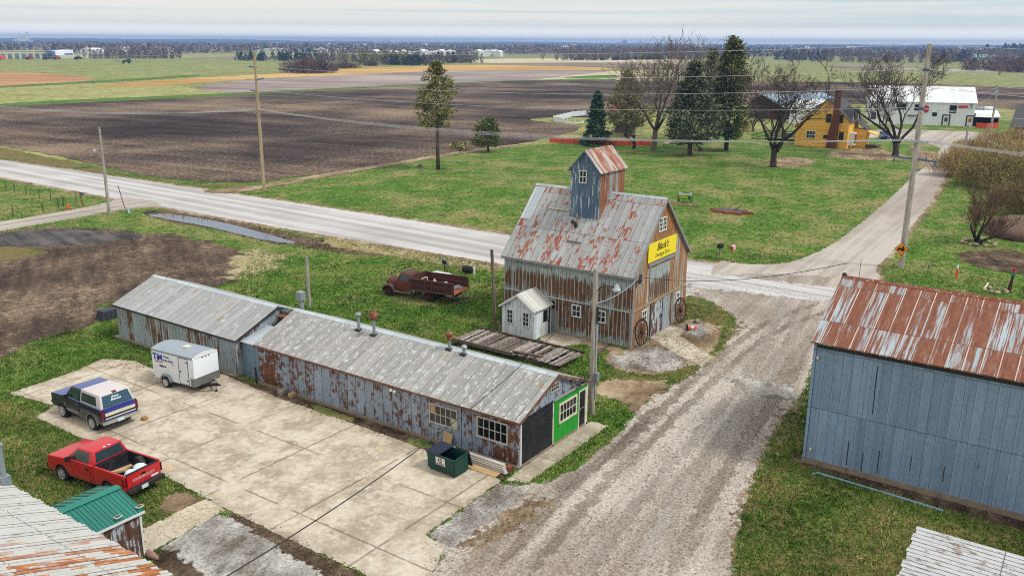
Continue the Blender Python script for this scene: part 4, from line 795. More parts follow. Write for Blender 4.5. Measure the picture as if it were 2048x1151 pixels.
wear = n.noise(n.vec(n.mt('MULTIPLY', x, 2.6), n.mt('MULTIPLY', y, 7), 0), 1, 7, .75)
col = n.mix(n.mt('MULTIPLY', n.mt('MULTIPLY', edge, n.step(wear, .43, .52)), .9), col, L((84, 70, 60)))
col = n.mix(n.mt('MULTIPLY', n.step(wear, .57, .62), .8), col, L((120, 98, 80)))
lowend = n.step(n.mt('SUBTRACT', n.mt('MULTIPLY', n.noise(n.vec(x, y, 3), .55, 3), 9), n.mt('SUBTRACT', y, 20.0)), -1.2, 2.6)
rm = n.mt('MULTIPLY', lowend, n.step(n.mt('ADD', n.mt('MULTIPLY', cell_, .55), n.mt('MULTIPLY', st, .6)), .63, .67))
col = n.mix(rm, col, n.ramp(n.noise(n.vec(n.mt('MULTIPLY', x, 2), n.mt('MULTIPLY', y, 12), 0), 1, 6, .7), [(.35, L((140, 76, 46))), (.5, L((168, 100, 60))), (.65, L((206, 164, 116)))]))
col = n.mix(n.mt('MULTIPLY', n.mt('LESS_THAN', shn, .018), .7), col, L((104, 96, 90)))
col = n.gain(col, n.mt('ADD', .86, n.mt('MULTIPLY', wear, .28)))
m_bigroof = n.end(col, .7, n.mt('ADD', edge, wear), .03)
r = MB(); ny = 0; yy = 13.8
while yy < 32:
    a, b = yy, min(yy + .21, 32.05); jx = .03 * math.sin(yy * 7)
    P = []
    for q, dz in ((a, .03), (a + .05, 0), (b - .05, 0), (b, .03)): P += [(ex + jx, q, ez + dz), (2.5, q, ez + dz + (ex - 2.5) * sl)]
    r.add(P, [(0, 1, 3, 2), (2, 3, 5, 4), (4, 5, 7, 6)]); yy += .21
ro = r.build('roof', m_bigroof, t, fix=False)
q = MB(); p_ = at(8, 953, ez + .35); q.box(p_.x - .16, p_.y - .16, p_.z - .3, p_.x + .16, p_.y + .16, p_.z + .05); q.lathe([(.09, 0), (.09, 1.15), (.13, 1.17), (.13, 1.26), (.04, 1.3)], (p_.x, p_.y, p_.z), 'z', 12); q.build('vent_pipe', m_galv, ro, 40)
# green-roofed lean-to
t = thing('shed', 'small shed with green ribbed metal roof and peeling grey wall by the red pickup', 'shed', (14.2, 29, 0))
gx, gy0, gy1, gm, gz, gr = 15.8, 27.56, 30.45, 29.05, 1.9, 2.36
MB().prism([(gy0, .02), (gy1, .02), (gy1, gz - .05), (gm, gr - .07), (gy0, gz - .05)], 'x', 12.45, gx).build('wall', m_peelwall, t)
r = MB()
for ye, s in ((gy0, -1), (gy1, 1)):
    q = (gr - gz) / (gm - gy0); yo = ye + s * .1; zo = gz - .1 * q
    r.add([(12.42, yo, zo + .02), (gx + .12, yo, zo + .02), (gx + .12, gm, gr + .02), (12.42, gm, gr + .02), (12.42, yo, zo - .03), (gx + .12, yo, zo - .03), (gx + .12, gm, gr - .03), (12.42, gm, gr - .03)], [(0, 1, 2, 3), (7, 6, 5, 4), (0, 4, 5, 1), (1, 5, 6, 2), (2, 6, 7, 3), (3, 7, 4, 0)])
    xx = 12.6
    while xx < gx + .12: r.bar((xx, yo, zo + .03), (xx, gm, gr + .03), .03, .03); xx += .3
ro = r.build('roof', m_greenroof, t)
k = MB()
for s in (-1, 1): k.add([(12.42, gm, gr + .07), (gx + .14, gm, gr + .07), (gx + .14, gm + s * .2, gr + .01), (12.42, gm + s * .2, gr + .01)], [(0, 1, 2, 3)])
k.build('ridge_cap', plain('green_cap', (40, 124, 108), .4, 0, .05), ro)
k = MB(); k.box(12.45, gy0 - .13, gz - .1, gx + .13, gy0 - .1, gz - .01); k.box(gx - .06, gy0 - .04, .02, gx + .02, gy0 - .003, gz - .1); k.build('white_trim', m_white, t)
for (ax, ay), lab in (((1186, 563), 'small solar lamp at the outer corner of the green shed roof'), ((1002, 652), 'small solar lamp in the middle of the green shed roof edge')):
    p_ = at(ax / 4.247, 880 + ay / 4.247, gz + .1); s_ = thing('solar_lamp', lab, 'solar lamp', p_, .2)
    MB().box(-.13, -.09, 0, .13, .09, .035).build('lamp_case', m_cream, s_, local=True); MB().box(-.1, -.065, .036, .1, .065, .042).build('solar_panel', m_glass, s_, local=True)
# white roof in the bottom right corner
t = thing('lean_to', 'low shed with white peeling plank roof in the bottom right corner', 'shed', (28, 0, 0))
MB().prism([(30.0, 0), (30.0, 2.38), (26.0, 1.6), (22.0, .85), (22., 0)], 'y', -6, 3.8).build('wall', m_hutwall, t)
n = NT('white_plank_roof'); x, y, z = n.pos(); L = lin
fr = n.mt('FRACT', n.mt('DIVIDE', x, .2)); wear = n.noise(n.vec(n.mt('MULTIPLY', x, 9), n.mt('MULTIPLY', y, 2.2), 0), 1, 7, .72)
edge = n.step(n.mt('ABSOLUTE', n.mt('SUBTRACT', fr, .5)), .4, .46)
col = n.mix(n.noise(n.vec(x, y, 0), 1.5, 5), L((172, 172, 172)), L((200, 200, 201)))
col = n.mix(n.mt('MULTIPLY', n.mt('MULTIPLY', edge, n.step(wear, .41, .50)), .9), col, L((84, 76, 70)))
col = n.mix(n.mt('MULTIPLY', n.step(n.mt('ADD', n.mt('MULTIPLY', wear, .7), n.mt('MULTIPLY', n.noise(n.vec(x, y, 4), .9, 3), .3)), .535, .57), .85), col, L((124, 104, 88)))
col = n.mix(n.mt('MULTIPLY', n.mt('LESS_THAN', n.mt('FRACT', n.mt('DIVIDE', n.mt('ADD', y, 2.0), 3.1)), .012), .8), col, L((90, 84, 80)))
m_plankroof = n.end(n.gain(col, n.mt('ADD', .85, n.mt('MULTIPLY', wear, .3))), .75, n.mt('ADD', wear, n.mt('MULTIPLY', edge, -1)), .02)
r = MB(); xx = 22.0
while xx < 30.05:
    za, zb = .9 + (xx - 22) * .195, .9 + (xx + .2 - 22) * .195; jy = .04 * math.sin(xx * 9)
    r.add([(xx, -6.2, za), (xx + .19, -6.2, zb), (xx + .19, 3.85 + jy, zb), (xx, 3.85 + jy, za), (xx, -6.2, za - .04), (xx + .19, -6.2, zb - .04), (xx + .19, 3.85 + jy, zb - .04), (xx, 3.85 + jy, za - .04)], [(0, 1, 2, 3), (7, 6, 5, 4), (0, 4, 5, 1), (1, 5, 6, 2), (2, 6, 7, 3), (3, 7, 4, 0)]); xx += .2
r.build('roof', m_plankroof, t)
# ---------------- vehicles
def carpaint(name, c, dirt=None, rough=.25, top=None):
    n = NT(name); g = n.nd('ShaderNodeTexCoord').outputs['Object']; x = n.nd('ShaderNodeSeparateXYZ'); n.t.links.new(g, x.inputs[0])
    col = n.gain(lin(c), n.mt('ADD', .85, n.mt('MULTIPLY', n.noise(g, 3, 4), .3)))
    if top:                                        # sky sheen painted as a lighter colour on upward faces
        nn = n.nd('ShaderNodeNewGeometry'); xx = n.nd('ShaderNodeSeparateXYZ'); n.t.links.new(nn.outputs['Normal'], xx.inputs[0])
        col = n.mix(n.step(xx.outputs[2], .6, .85), col, lin(top))
    if dirt:
        d = n.mt('MULTIPLY', n.step(x.outputs[2], .95, .4), n.step(n.noise(g, 4, 6, .7), .36, .62)); col = n.mix(n.mt('MULTIPLY', d, .6), col, lin(dirt))
    m_ = n.end(col, rough, None, spec=.5); n.b.inputs['Coat Weight'].default_value = .35; n.b.inputs['Coat Roughness'].default_value = .12
    return m_
m_red = carpaint('red_car_paint', (196, 22, 34), (120, 92, 84), .3)
m_navy = carpaint('navy_car_paint', (26, 30, 54), (70, 66, 64), .28, top=(66, 82, 140))
m_bluetail = carpaint('bright_blue_paint', (28, 42, 138), None, .25)
m_hardtop = plain('cream_hardtop', (206, 196, 194), .6, 0, .06, 3)
m_tyre = plain('tyre_rubber', (34, 34, 35), .9, 0, .25, 6, dirt=(80, 74, 66))
m_wheel = plain('alloy_wheel', (176, 178, 180), .4, .4, .2, 10)
m_darkpl = plain('black_trim_plastic', (22, 22, 24), .7, 0, .15)
m_chrome = plain('chrome', (200, 202, 204), .18, .9, .08)
m_lamp_r = plain('red_lens', (110, 12, 18), .25, 0, .1)
m_lamp_w = plain('clear_lens', (220, 220, 214), .2, 0, .05)
m_plate = plain('number_plate', (206, 218, 222), .5, 0, .05)
m_carglass = glass('car_window_glass', (44, 58, 62))
m_liner = plain('bed_liner', (26, 27, 31), .8, 0, .2, 4, dirt=(70, 66, 62))
m_bag = plain('white_plastic_bag', (214, 220, 228), .45, 0, .06, 5)
def arch_profile(x0, x1, zb, top, arches, r):
    """side outline: flat bottom with round wheel openings, then the given top line from front to back"""
    P = [(x0, zb)]
    for a in arches:
        da = math.acos(min(1, max(-1, (zb - .37) / r))) if abs(zb - .37) < r else math.pi / 2
        ang = [math.pi / 2 + da - 2 * da * i / 12 for i in range(13)]
        P += [(a + r * math.cos(t), .37 + r * math.sin(t)) for t in ang]
    return P + [(x1, zb)] + top
def wheel(t, x, y, rad, wd, hub=m_wheel, front=False):
    s = 1 if y > 0 else -1
    w = MB(); w.lathe([(rad * .62, -wd / 2), (rad * .93, -wd / 2), (rad, -wd / 2 + .04), (rad, wd / 2 - .04), (rad * .93, wd / 2), (rad * .62, wd / 2)], (x, y, rad), 'y', 24)
    wo = w.build('wheel', m_tyre, t, 35, local=True)
    h = MB(); yo = y + s * (wd / 2 + .004)
    h.lathe([(rad * .62, -.03), (rad * .62, .03), (rad * .55, .015), (rad * .5, -.01)], (x, yo, rad), 'y', 20)
    h.lathe([(rad * .6, -.012), (rad * .6, .012)], (x, yo - s * .01, rad), 'y', 20)
    for i in range(6):
        a = i * math.pi / 3; h.bar((x + .06 * math.cos(a), yo + s * .02, rad + .06 * math.sin(a)), (x + rad * .56 * math.cos(a), yo + s * .01, rad + rad * .56 * math.sin(a)), .085, .03, (0, 1, 0))
    h.lathe([(.09, -.02), (.09, .035), (.05, .05)], (x, yo, rad), 'y', 12) if s > 0 else h.lathe([(.05, -.05), (.09, -.035), (.09, .02)], (x, yo, rad), 'y', 12)
    h.build('rim', hub, wo, 35, local=True)
    return wo
def frustum(mb, b, tp):
    """b, tp: (x0,x1,y,z) lower and upper rectangles"""
    P = [(b[0], -b[2], b[3]), (b[1], -b[2], b[3]), (b[1], b[2], b[3]), (b[0], b[2], b[3]), (tp[0], -tp[2], tp[3]), (tp[1], -tp[2], tp[3]), (tp[1], tp[2], tp[3]), (tp[0], tp[2], tp[3])]
    mb.add(P, [(3, 2, 1, 0), (4, 5, 6, 7), (0, 1, 5, 4), (1, 2, 6, 5), (2, 3, 7, 6), (3, 0, 4, 7)]); return [Vector(p) for p in P]
def pane(t, a, b, c, d, m=(.08, .08, .08, .08), off=.012, mat=None, name='window', th=.01):
    """thin glazing inside the quad a b (bottom) c d (top, c above b); margins left, right, bottom, top as fractions"""
    a, b, c, d = map(Vector, (a, b, c, d)); n = (b - a).cross(d - a).normalized()
    def q(u, v): return a.lerp(b, u).lerp(d.lerp(c, u), v) + n * off
    P = [q(m[0], m[2]), q(1 - m[1], m[2]), q(1 - m[1], 1 - m[3]), q(m[0], 1 - m[3])]
    P += [p - n * th for p in P]
    return MB().add(P, [(0, 1, 2, 3), (7, 6, 5, 4), (0, 4, 5, 1), (1, 5, 6, 2), (2, 6, 7, 3), (3, 7, 4, 0)]).build(name, mat or m_carglass, t, local=True)
def plate(t, x, y, z, s, txt, w=.32):
    p_ = MB().box(x - .012, y - w / 2, z - .08, x + .012, y + w / 2, z + .08).build('number_plate', m_plate, t, local=True)
    return p_
# red pickup
ang = R_(96.5); hd = Vector((math.cos(ang), math.sin(ang), 0)); rear = Vector((18.52, 31.62, 0))
t = thing('pickup_truck', 'red pickup truck with black bed carrying white bags and lumber', 'pickup', rear, ang)
W = .93
b = MB()
b.prism(arch_profile(2.03, 5.02, .42, [(5.08, .6), (5.08, .95), (4.98, 1.1), (3.7, 1.22), (2.03, 1.26)], [4.17], .45), 'y', -W, W)
for s in (-1, 1):
    b.prism(arch_profile(.12, 2.02, .44, [(2.02, 1.27), (.12, 1.27)], [1.15], .45), 'y', s * W, s * (W - .1))
b.box(.12, -.84, .5, .2, .84, .7)
bo = b.build('body', m_red, t, 30, local=True, bevel=.035)
MB().box(.9, -.62, .4, 4.4, .62, .75).box(3.6, -.8, .45, 4.75, .8, .9).build('underbody', m_darkpl, t, local=True)
l = MB(); l.box(.2, -.83, .7, 2.02, .83, .76); l.box(1.94, -.83, .76, 2.02, .83, 1.22); l.box(.2, .8, .76, 1.94, .83, 1.24); l.box(.2, -.83, .76, 1.94, -.8, 1.24)
for s in (-1, 1): l.prism([(.78, .76), (.82, .98), (1.0, 1.06), (1.3, 1.06), (1.48, .98), (1.52, .76)], 'y', s * .8, s * .6)
l.build('bed_liner', m_liner, t, local=True)
tg = MB().box(.04, -.8, .66, .12, .8, 1.25).build('tailgate', m_red, t, local=True, bevel=.015)
MB().box(.03, -.8, 1.25, .14, .8, 1.275).build('rail_cap', m_darkpl, tg, local=True)
MB().box(.02, -.1, 1.02, .045, .1, 1.1).build('handle', m_darkpl, tg, local=True)
text('CHEVROLET', .155, plain('silver_lettering', (206, 176, 170), .5), tg, (.034, 0, .92), (0, -1, 0), (0, 0, 1), 'lettering', .004, 0, .004, sx=1.28)
MB().box(.028, -.72, .7, .041, -.36, .78).build('sticker', m_white, tg, local=True)
c = MB(); P = frustum(c, (2.03, 3.78, .87, 1.24), (2.2, 3.18, .69, 1.76)); cb_ = c.build('cab', m_red, t, 30, local=True, bevel=.05)
pane(cb_, P[3], P[0], P[4], P[7], (.08, .08, .14, .12), name='rear_window')
pane(cb_, P[2], P[3], P[7], P[6], (.12, .2, .06, .14), name='side_window'); pane(cb_, P[0], P[1], P[5], P[4], (.2, .12, .06, .14), name='side_window')
pane(cb_, P[1], P[2], P[6], P[5], (.06, .06, .08, .08), name='windshield')
for y in (-.12, .12): MB().box(2.19, y - .05, 1.765, 2.27, y + .05, 1.79).build('cab_lamp', m_lamp_w, cb_, local=True)
for s in (-1, 1):
    wheel(t, 1.15, s * .8, .37, .25); wheel(t, 4.17, s * .8, .37, .25)
    MB().box(.1, s * .935 - .05, .72, .2, s * .935 + .005 * s, 1.12).build('tail_lamp', m_lamp_r, t, local=True, bevel=.01)
    MB().box(4.98, s * .7 - .18, .82, 5.1, s * .7 + .18, 1.02).build('headlight', m_lamp_w, t, local=True, bevel=.02)
    MB().bar((3.55, s * .9, 1.22), (3.5, s * 1.12, 1.3), .1, .2).build('mirror', m_darkpl, t, local=True)
    MB().box(2.185, s * .93 - .002, .51, 3.565, s * .93 + .006 * s, 1.225).build('door_gap', m_darkpl, t, local=True); d = MB().box(2.2, s * .93 - .002, .52, 3.55, s * .93 + .012 * s, 1.2).build('door', m_red, t, local=True, bevel=.006)
    MB().box(2.3, s * .945 - .005, 1.0, 2.48, s * .945 + .015, 1.08).build('handle', m_darkpl, d, local=True)
MB().bar((3.72, -.78, 1.235), (3.72, .78, 1.235), .1, .03).build('cowl', m_darkpl, t, local=True); MB().box(2.024, -.9, .5, 2.034, .9, 1.27).build('bed_gap', m_darkpl, t, local=True)
MB().box(-.16, -.9, .48, .06, .9, .66).build('bumper', plain('dark_rusty_bumper', (44, 42, 44), .6, .1, .3, 5, dirt=(120, 84, 60)), t, local=True, bevel=.03)
plate(t, -.165, .15, .575, 1, '')
MB().box(5.0, -.92, .44, 5.2, .92, .7).build('front_bumper', m_darkpl, t, local=True, bevel=.05)
def inbed(x, y, z=0): return rear + hd * x + Vector((-hd.y, hd.x, 0)) * y + Vector((0, 0, z))
tag(MB().blob(inbed(.45, .3, .98), (.3, .28, .22), .14).build('trash_bag', m_bag, None, True), 'white plastic bag in the red pickup bed, the smaller one at the near side', 'bag', 'bags in the pickup bed')
tag(MB().blob(inbed(.5, -.2, 1.0), (.32, .36, .26), .14).build('trash_bag', m_bag, None, True), 'white plastic bag in the middle of the red pickup bed, larger one', 'bag', 'bags in the pickup bed')
for k, (a, e, lab) in enumerate((((1.55, .72), (1.2, -.35), 'long tan timber lying in the red pickup bed near the cab'), ((1.4, .66), (1.05, .0), 'shorter tan timber lying in the red pickup bed behind the longer one'))):
    tag(MB().bar(inbed(*a, .86 + .12 * k), inbed(*e, .95), .14, .09).build('timber', m_ply, None), lab, 'timber', 'timbers in the pickup bed')
tag(MB().lathe([(.2, -.1), (.34, -.11), (.37, 0), (.34, .11), (.2, .1)], inbed(.95, -.55, .98), 'x', 20).build('spare_tyre', m_tyre, None, 40), 'black spare tyre standing in the red pickup bed', 'tyre')
# blue and cream utility vehicle
ang = R_(90.5); hd = Vector((math.cos(ang), math.sin(ang), 0)); rear = Vector((21.75, 38.55, 0))
t = thing('utility_vehicle', 'old navy blue two-door utility vehicle with cream hardtop and spotted licence plate bumper', 'car', rear, ang)
t['label'] = 'old navy blue two-door utility vehicle with cream hardtop parked on the concrete'
W = .97
b = MB(); b.prism(arch_profile(.1, 4.55, .5, [(4.6, .72), (4.58, 1.12), (4.5, 1.2), (3.2, 1.3), (.1, 1.26)], [.98, 3.64], .47), 'y', -W, W)
b.build('body', m_navy, t, 30, local=True, bevel=.04)
MB().box(.5, -.62, .45, 4.2, .62, .8).build('underbody', m_darkpl, t, local=True)
c = MB(); P = frustum(c, (2.0, 3.35, .9, 1.27), (2.0, 2.85, .76, 1.86)); cb_ = c.build('cab', m_navy, t, 30, local=True, bevel=.04)
pane(cb_, P[2], P[3], P[7], P[6], (.14, .1, .06, .14), name='side_window'); pane(cb_, P[0], P[1], P[5], P[4], (.1, .14, .06, .14), name='side_window'); pane(cb_, P[1], P[2], P[6], P[5], (.06, .06, .08, .08), name='windshield')
c = MB(); P = frustum(c, (.14, 2.0, .92, 1.25), (.4, 2.0, .77, 1.9)); ht = c.build('hardtop', m_hardtop, t, 30, local=True, bevel=.06)
pane(ht, P[2], P[3], P[7], P[6], (.08, .2, .16, .2), name='side_window', off=.014); pane(ht, P[0], P[1], P[5], P[4], (.2, .08, .16, .2), name='side_window', off=.014)
rg_ = glass('tinted_rear_glass', (46, 76, 92)); rw = pane(ht, P[3], P[0], P[4], P[7], (.07, .07, .05, .12), mat=rg_, name='rear_window', off=.016)
nd_ = (Vector(P[7]) - Vector(P[3])).normalized(); q = Vector((.14, 0, 1.25)).lerp(Vector((.4, 0, 1.9)), .58) + Vector((-.024, 0, .008))
m_decal = plain('white_decal', (226, 234, 236), .5, 0, .03)
text('Francis', .13, m_decal, rw, q + nd_ * .075 + Vector((0, .06, 0)), (0, -1, 0), nd_, 'decal', .002, .3, .005)
text('Bronco', .15, m_decal, rw, q - nd_ * .06 + Vector((0, .02, 0)), (0, -1, 0), nd_, 'decal', .002, .3, .005, sx=1.2)
MB().box(.36, -.1, 1.86, .5, .1, 1.92).build('stop_lamp', m_lamp_r, ht, local=True)
tg = MB().box(.03, -.82, .7, .1, .82, 1.24).build('tailgate', m_bluetail, t, local=True, bevel=.02)
MB().box(.015, -.8, .9, .032, .8, 1.06).build('trim_panel', m_cream, tg, local=True); MB().box(.017, -.8, .81, .032, .8, .895).build('trim_strip', m_darkpl, tg, local=True); MB().box(.015, -.8, .75, .032, .8, .805).build('trim_panel', m_cream, tg, local=True)
MB().box(-.12, -.98, .52, .06, .98, .7).build('bumper', m_chrome, t, local=True, bevel=.03); plate(t, -.126, .1, .6, 1, '')
MB().box(4.5, -.95, .55, 4.72, .95, .74).build('front_bumper', m_chrome, t, local=True, bevel=.04)
for s in (-1, 1):
    wheel(t, .98, s * .84, .39, .27); wheel(t, 3.64, s * .84, .39, .27)
    MB().box(.05, s * .9 - .07, .78, .12, s * .9 + .07, 1.2).build('tail_lamp', m_lamp_r, t, local=True, bevel=.01)
    MB().box(4.5, s * .72 - .16, .9, 4.61, s * .72 + .16, 1.1).build('headlight', m_lamp_w, t, local=True, bevel=.02)
    MB().bar((3.1, s * .92, 1.3), (3.05, s * 1.12, 1.36), .08, .17).build('mirror', m_darkpl, t, local=True)
    MB().box(2.005, s * .97 - .002, .59, 3.215, s * .97 + .006 * s, 1.255).build('door_gap', m_darkpl, t, local=True); d = MB().box(2.02, s * .97 - .002, .6, 3.2, s * .97 + .012 * s, 1.24).build('door', m_navy, t, local=True, bevel=.006)
    MB().box(2.1, s * .985 - .005, 1.08, 2.26, s * .985 + .012, 1.14).build('handle', m_chrome, d, local=True)
    MB().box(2.02, s * .985 - .004, .64, 3.18, s * .985 + .004, .68).build('side_moulding', m_chrome, d, local=True)
    f = MB()
    for i in range(10):
        a0, a1 = [math.pi * j / 10 for j in (i, i + 1)]; f.bar((.98 + .48 * math.cos(a0), s * .975, .4 + .48 * math.sin(a0)), (.98 + .48 * math.cos(a1), s * .975, .4 + .48 * math.sin(a1)), .03, .03)
    f.build('arch_trim', m_chrome, t, local=True)
# enclosed cargo trailer
ang = R_(-84.5); t = thing('cargo_trailer', 'white enclosed cargo trailer with blue logo and grey roof beside the sheds', 'trailer', (27.2, 41.0, 0), ang)
L2, W2 = 1.66, .87
prof = [(-L2, .42), (L2 - .12, .42), (L2, .5), (L2, 2.02), (L2 - .04, 2.1), (-L2, 2.1)]
b = MB(); b.prism(prof, 'y', -W2, W2); b.build('box_body', plain('white_trailer_panel', (226, 230, 236), .35, 0, .03), t, 30, local=True, bevel=.05)
r = MB(); ny = 10
for j in range(ny):
    a0, a1 = [-W2 + 2 * W2 * q / ny for q in (j, j + 1)]; f = lambda y: 2.09 + .17 * (1 - (y / W2) ** 2)
    xf = lambda y: L2 - .06
    r.add([(-L2 - .01, a0, f(a0)), (xf(a0), a0, f(a0)), (xf(a1), a1, f(a1)), (-L2 - .01, a1, f(a1))], [(0, 1, 2, 3)])
    r.add([(xf(a0), a0, 2.05), (xf(a0), a0, f(a0)), (xf(a1), a1, f(a1)), (xf(a1), a1, 2.05)], [(0, 1, 2, 3)]); r.add([(-L2, a0, 2.05), (-L2, a0, f(a0)), (-L2, a1, f(a1)), (-L2, a1, 2.05)], [(3, 2, 1, 0)])
r.build('roof', plain('grey_trailer_roof', (150, 158, 168), .5, 0, .1, 3), t, 40, local=True)
MB().add([(L2 - .03, -W2 * 1.0, 2.03), (L2 - .03, W2 * 1.0, 2.03), (L2 - .06, .7 * W2, 2.17), (L2 - .06, 0, 2.26), (L2 - .06, -.7 * W2, 2.17), (L2 + .02, -W2 * 1.0, 2.03), (L2 + .02, W2 * 1.0, 2.03), (L2 + .01, .7 * W2, 2.17), (L2, 0, 2.27), (L2 + .01, -.7 * W2, 2.17)], [(0, 1, 2, 3, 4), (9, 8, 7, 6, 5), (0, 5, 6, 1), (1, 6, 7, 2), (2, 7, 8, 3), (3, 8, 9, 4), (4, 9, 5, 0)]).build('front_cap', m_white, t, local=True)
MB().box(.05, -.2, 2.24, .45, .2, 2.31).build('roof_vent', m_cream, t, local=True, bevel=.02)
MB().box(L2 - .3, -W2 - .012, .44, L2 + .016, W2 + .012, .92).build('stone_guard', plain('aluminium_sheet', (132, 132, 130), .45, .5, .1), t, local=True, bevel=.01)
k = MB(); k.box(-L2, -W2 - .02, 2.0, L2 - .05, -W2 + .02, 2.1); k.build('roof_trim', m_galv, t, local=True, bevel=.012); MB().box(-L2, W2 - .02, 2.0, L2 - .05, W2 + .02, 2.1).build('roof_trim', m_galv, t, local=True, bevel=.012)
k = MB()
for xx in (.5, 1.22): k.box(xx - .018, -W2 - .012, .46, xx + .018, -W2 + .01, 1.98)
k.box(.5, -W2 - .012, 1.95, 1.22, -W2 + .01, 1.98); k.box(.5, -W2 - .012, .46, 1.22, -W2 + .01, .49)
d = MB().box(.52, -W2 - .008, .49, 1.2, -W2 + .01, 1.95).build('door', plain('white_door_panel', (222, 226, 232), .35, 0, .03), t, local=True); k.build('door_frame', m_galvdk, d, local=True)
for zz_ in (.7, 1.75): MB().box(1.05, -W2 - .03, zz_, 1.25, -W2, zz_ + .04).build('hinge', m_galvdk, d, local=True)
MB().box(.52, -W2 - .05, 1.15, .66, -W2, 1.2).build('handle', m_darkpl, d, local=True)
for y in (-.22, 0, .22): MB().box(L2 - .01, y - .05, 1.98, L2 + .03, y + .05, 2.02).build('marker_lamp', m_lamp_r, t, local=True)
sx_ = (1, 0, 0); m_logob = plain('logo_blue', (34, 60, 168), .5, 0, .05); m_logok = plain('logo_black', (28, 30, 44), .5, 0, .05); m_logor = plain('logo_red', (176, 30, 44), .5, 0, .05)
text('T', .5, m_logob, t, (-1.38, -W2 - .006, 1.68), sx_, (0, 0, 1), 'lettering', .004, 0, .02); text('i', .36, m_logok, t, (-1.18, -W2 - .006, 1.62), sx_, (0, 0, 1), 'lettering', .004, 0, .012)
text('M', .5, m_logob, t, (-.96, -W2 - .006, 1.68), sx_, (0, 0, 1), 'lettering', .004, 0, .02)
text('TOTAL', .15, m_logok, t, (-.7, -W2 - .006, 1.78), sx_, (0, 0, 1), 'lettering', .004, 0, .003, 'LEFT'); text('INSULATION', .15, m_logok, t, (-.7, -W2 - .006, 1.58), sx_, (0, 0, 1), 'lettering', .004, 0, .003, 'LEFT', .9)
text('AMES, IA', .15, m_logok, t, (-.8, -W2 - .006, 1.2), sx_, (0, 0, 1), 'lettering', .004, 0, .006)
MB().box(-1.4, -W2 - .008, 1.4, -.78, -W2 + .002, 1.45).box(-.05, -W2 - .008, 1.42, .1, -W2 + .002, 1.46).build('red_stripe', m_logor, t, local=True)
for s in (-1, 1):
    wheel(t, -.55, s * (W2 + .02), .33, .2)
    f = MB(); f.prism([(-1.0, .4), (-.98, .52), (-.8, .78), (-.3, .78), (-.12, .52), (-.1, .4), (-.16, .4), (-.34, .72), (-.76, .72), (-.94, .4)], 'y', s * (W2 + .14), s * (W2 - .02)); f.build('fender', m_galv, t, local=True)
    MB().box(-L2 + .04, s * W2 - .01, .5, -L2 + .12, s * W2 + .02, .55).build('side_lamp', m_lamp_r, t, local=True)
k = MB(); k.bar((L2 - .1, -.5, .42), (L2 + .75, 0, .45), .08, .1); k.bar((L2 - .1, .5, .42), (L2 + .75, 0, .45), .08, .1); k.bar((L2 + .6, 0, .47), (L2 + .95, 0, .47), .08, .08); k.build('tongue', m_darkpl, t, local=True)
q = MB().tube([(L2 + .6, .02, .1), (L2 + .6, .02, .85)], .035, 8).box(L2 + .53, -.06, .55, L2 + .67, .1, .65).build('jack', m_galv, t, local=True); MB().lathe([(.08, -.03), (.08, .03)], (L2 + .6, .02, .08), 'y', 12).build('jack_wheel', m_tyre, q, local=True)
MB().box(-1.5, -.6, .3, 1.5, .6, .43).build('chassis', m_darkpl, t, local=True)
# rusty old stake-bed truck
ang = R_(99.5); hd = Vector((math.cos(ang), math.sin(ang), 0)); rear = Vector((48.72, 38.35, 0))
t = thing('old_truck', 'rusted old flatbed farm truck with stake sides sitting in the grass', 'truck', rear, ang)
m_ox = plain('rusty_red_truck_paint', (92, 58, 50), .8, 0, .4, 2.2, dirt=(70, 40, 32), dsc=2.0)
m_oxl = plain('rusty_orange_door', (112, 58, 44), .8, 0, .5, 3, dirt=(84, 44, 34)); m_bedw = plain('brown_red_bed_boards', (74, 40, 35), .85, 0, .35, 3, dirt=(60, 34, 30)); m_bedf = plain('worn_orange_bed_floor', (160, 92, 66), .9, 0, .3, 2, dirt=(110, 70, 56))
fl = MB().box(0, -1.15, .86, 3.75, 1.15, .95).build('bed', m_bedf, t, local=True)
for y in (-1.12, 1.12):
    sd_ = MB().box(.05, y - .025, .97, 3.72, y + .025, 1.72).build('bed_side', m_bedw, fl, local=True)
    k = MB()
    for i in range(7): xx = .12 + i * .58; k.box(xx, y - .05, .9, xx + .05, y + .05, 1.74)
    k.box(.05, y - .045, 1.3, 3.72, y + .045, 1.35); k.box(.05, y - .045, 1.69, 3.72, y + .045, 1.74); k.box(0, y - .05, .82, 3.75, y + .05, .95); k.build('stakes', plain('lighter_rust_stakes', (104, 66, 57), .85, 0, .3), sd_, local=True)
MB().box(3.69, -1.1, .97, 3.74, 1.1, 1.8).build('headboard', m_bedw, fl, local=True)
MB().box(.2, -.38, .58, 6.3, -.26, .84).box(.2, .26, .58, 6.3, .38, .84).box(.3, -.5, .55, .5, .5, .75).build('frame', m_darkpl, t, local=True)
c = MB(); P = frustum(c, (3.82, 5.12, .84, 1.28), (3.98, 4.92, .66, 1.95)); c.build('cab', m_ox, t, 50, local=True, bevel=.16)
cab = [o for o in t.children if o.name.startswith('cab')][0]
MB().box(3.82, -.86, .62, 5.1, .86, 1.3).build('cab_body', m_oxl, t, 50, local=True, bevel=.05)
pane(cab, P[2], P[3], P[7], P[6], (.2, .24, .1, .22), name='side_window', off=.014); pane(cab, P[0], P[1], P[5], P[4], (.24, .2, .1, .22), name='side_window', off=.014)
pane(cab, P[1], P[2], P[6], P[5], (.14, .14, .14, .2), name='windshield', off=.014, mat=m_glass2); pane(cab, P[3], P[0], P[4], P[7], (.24, .24, .3, .28), name='rear_window', off=.014)
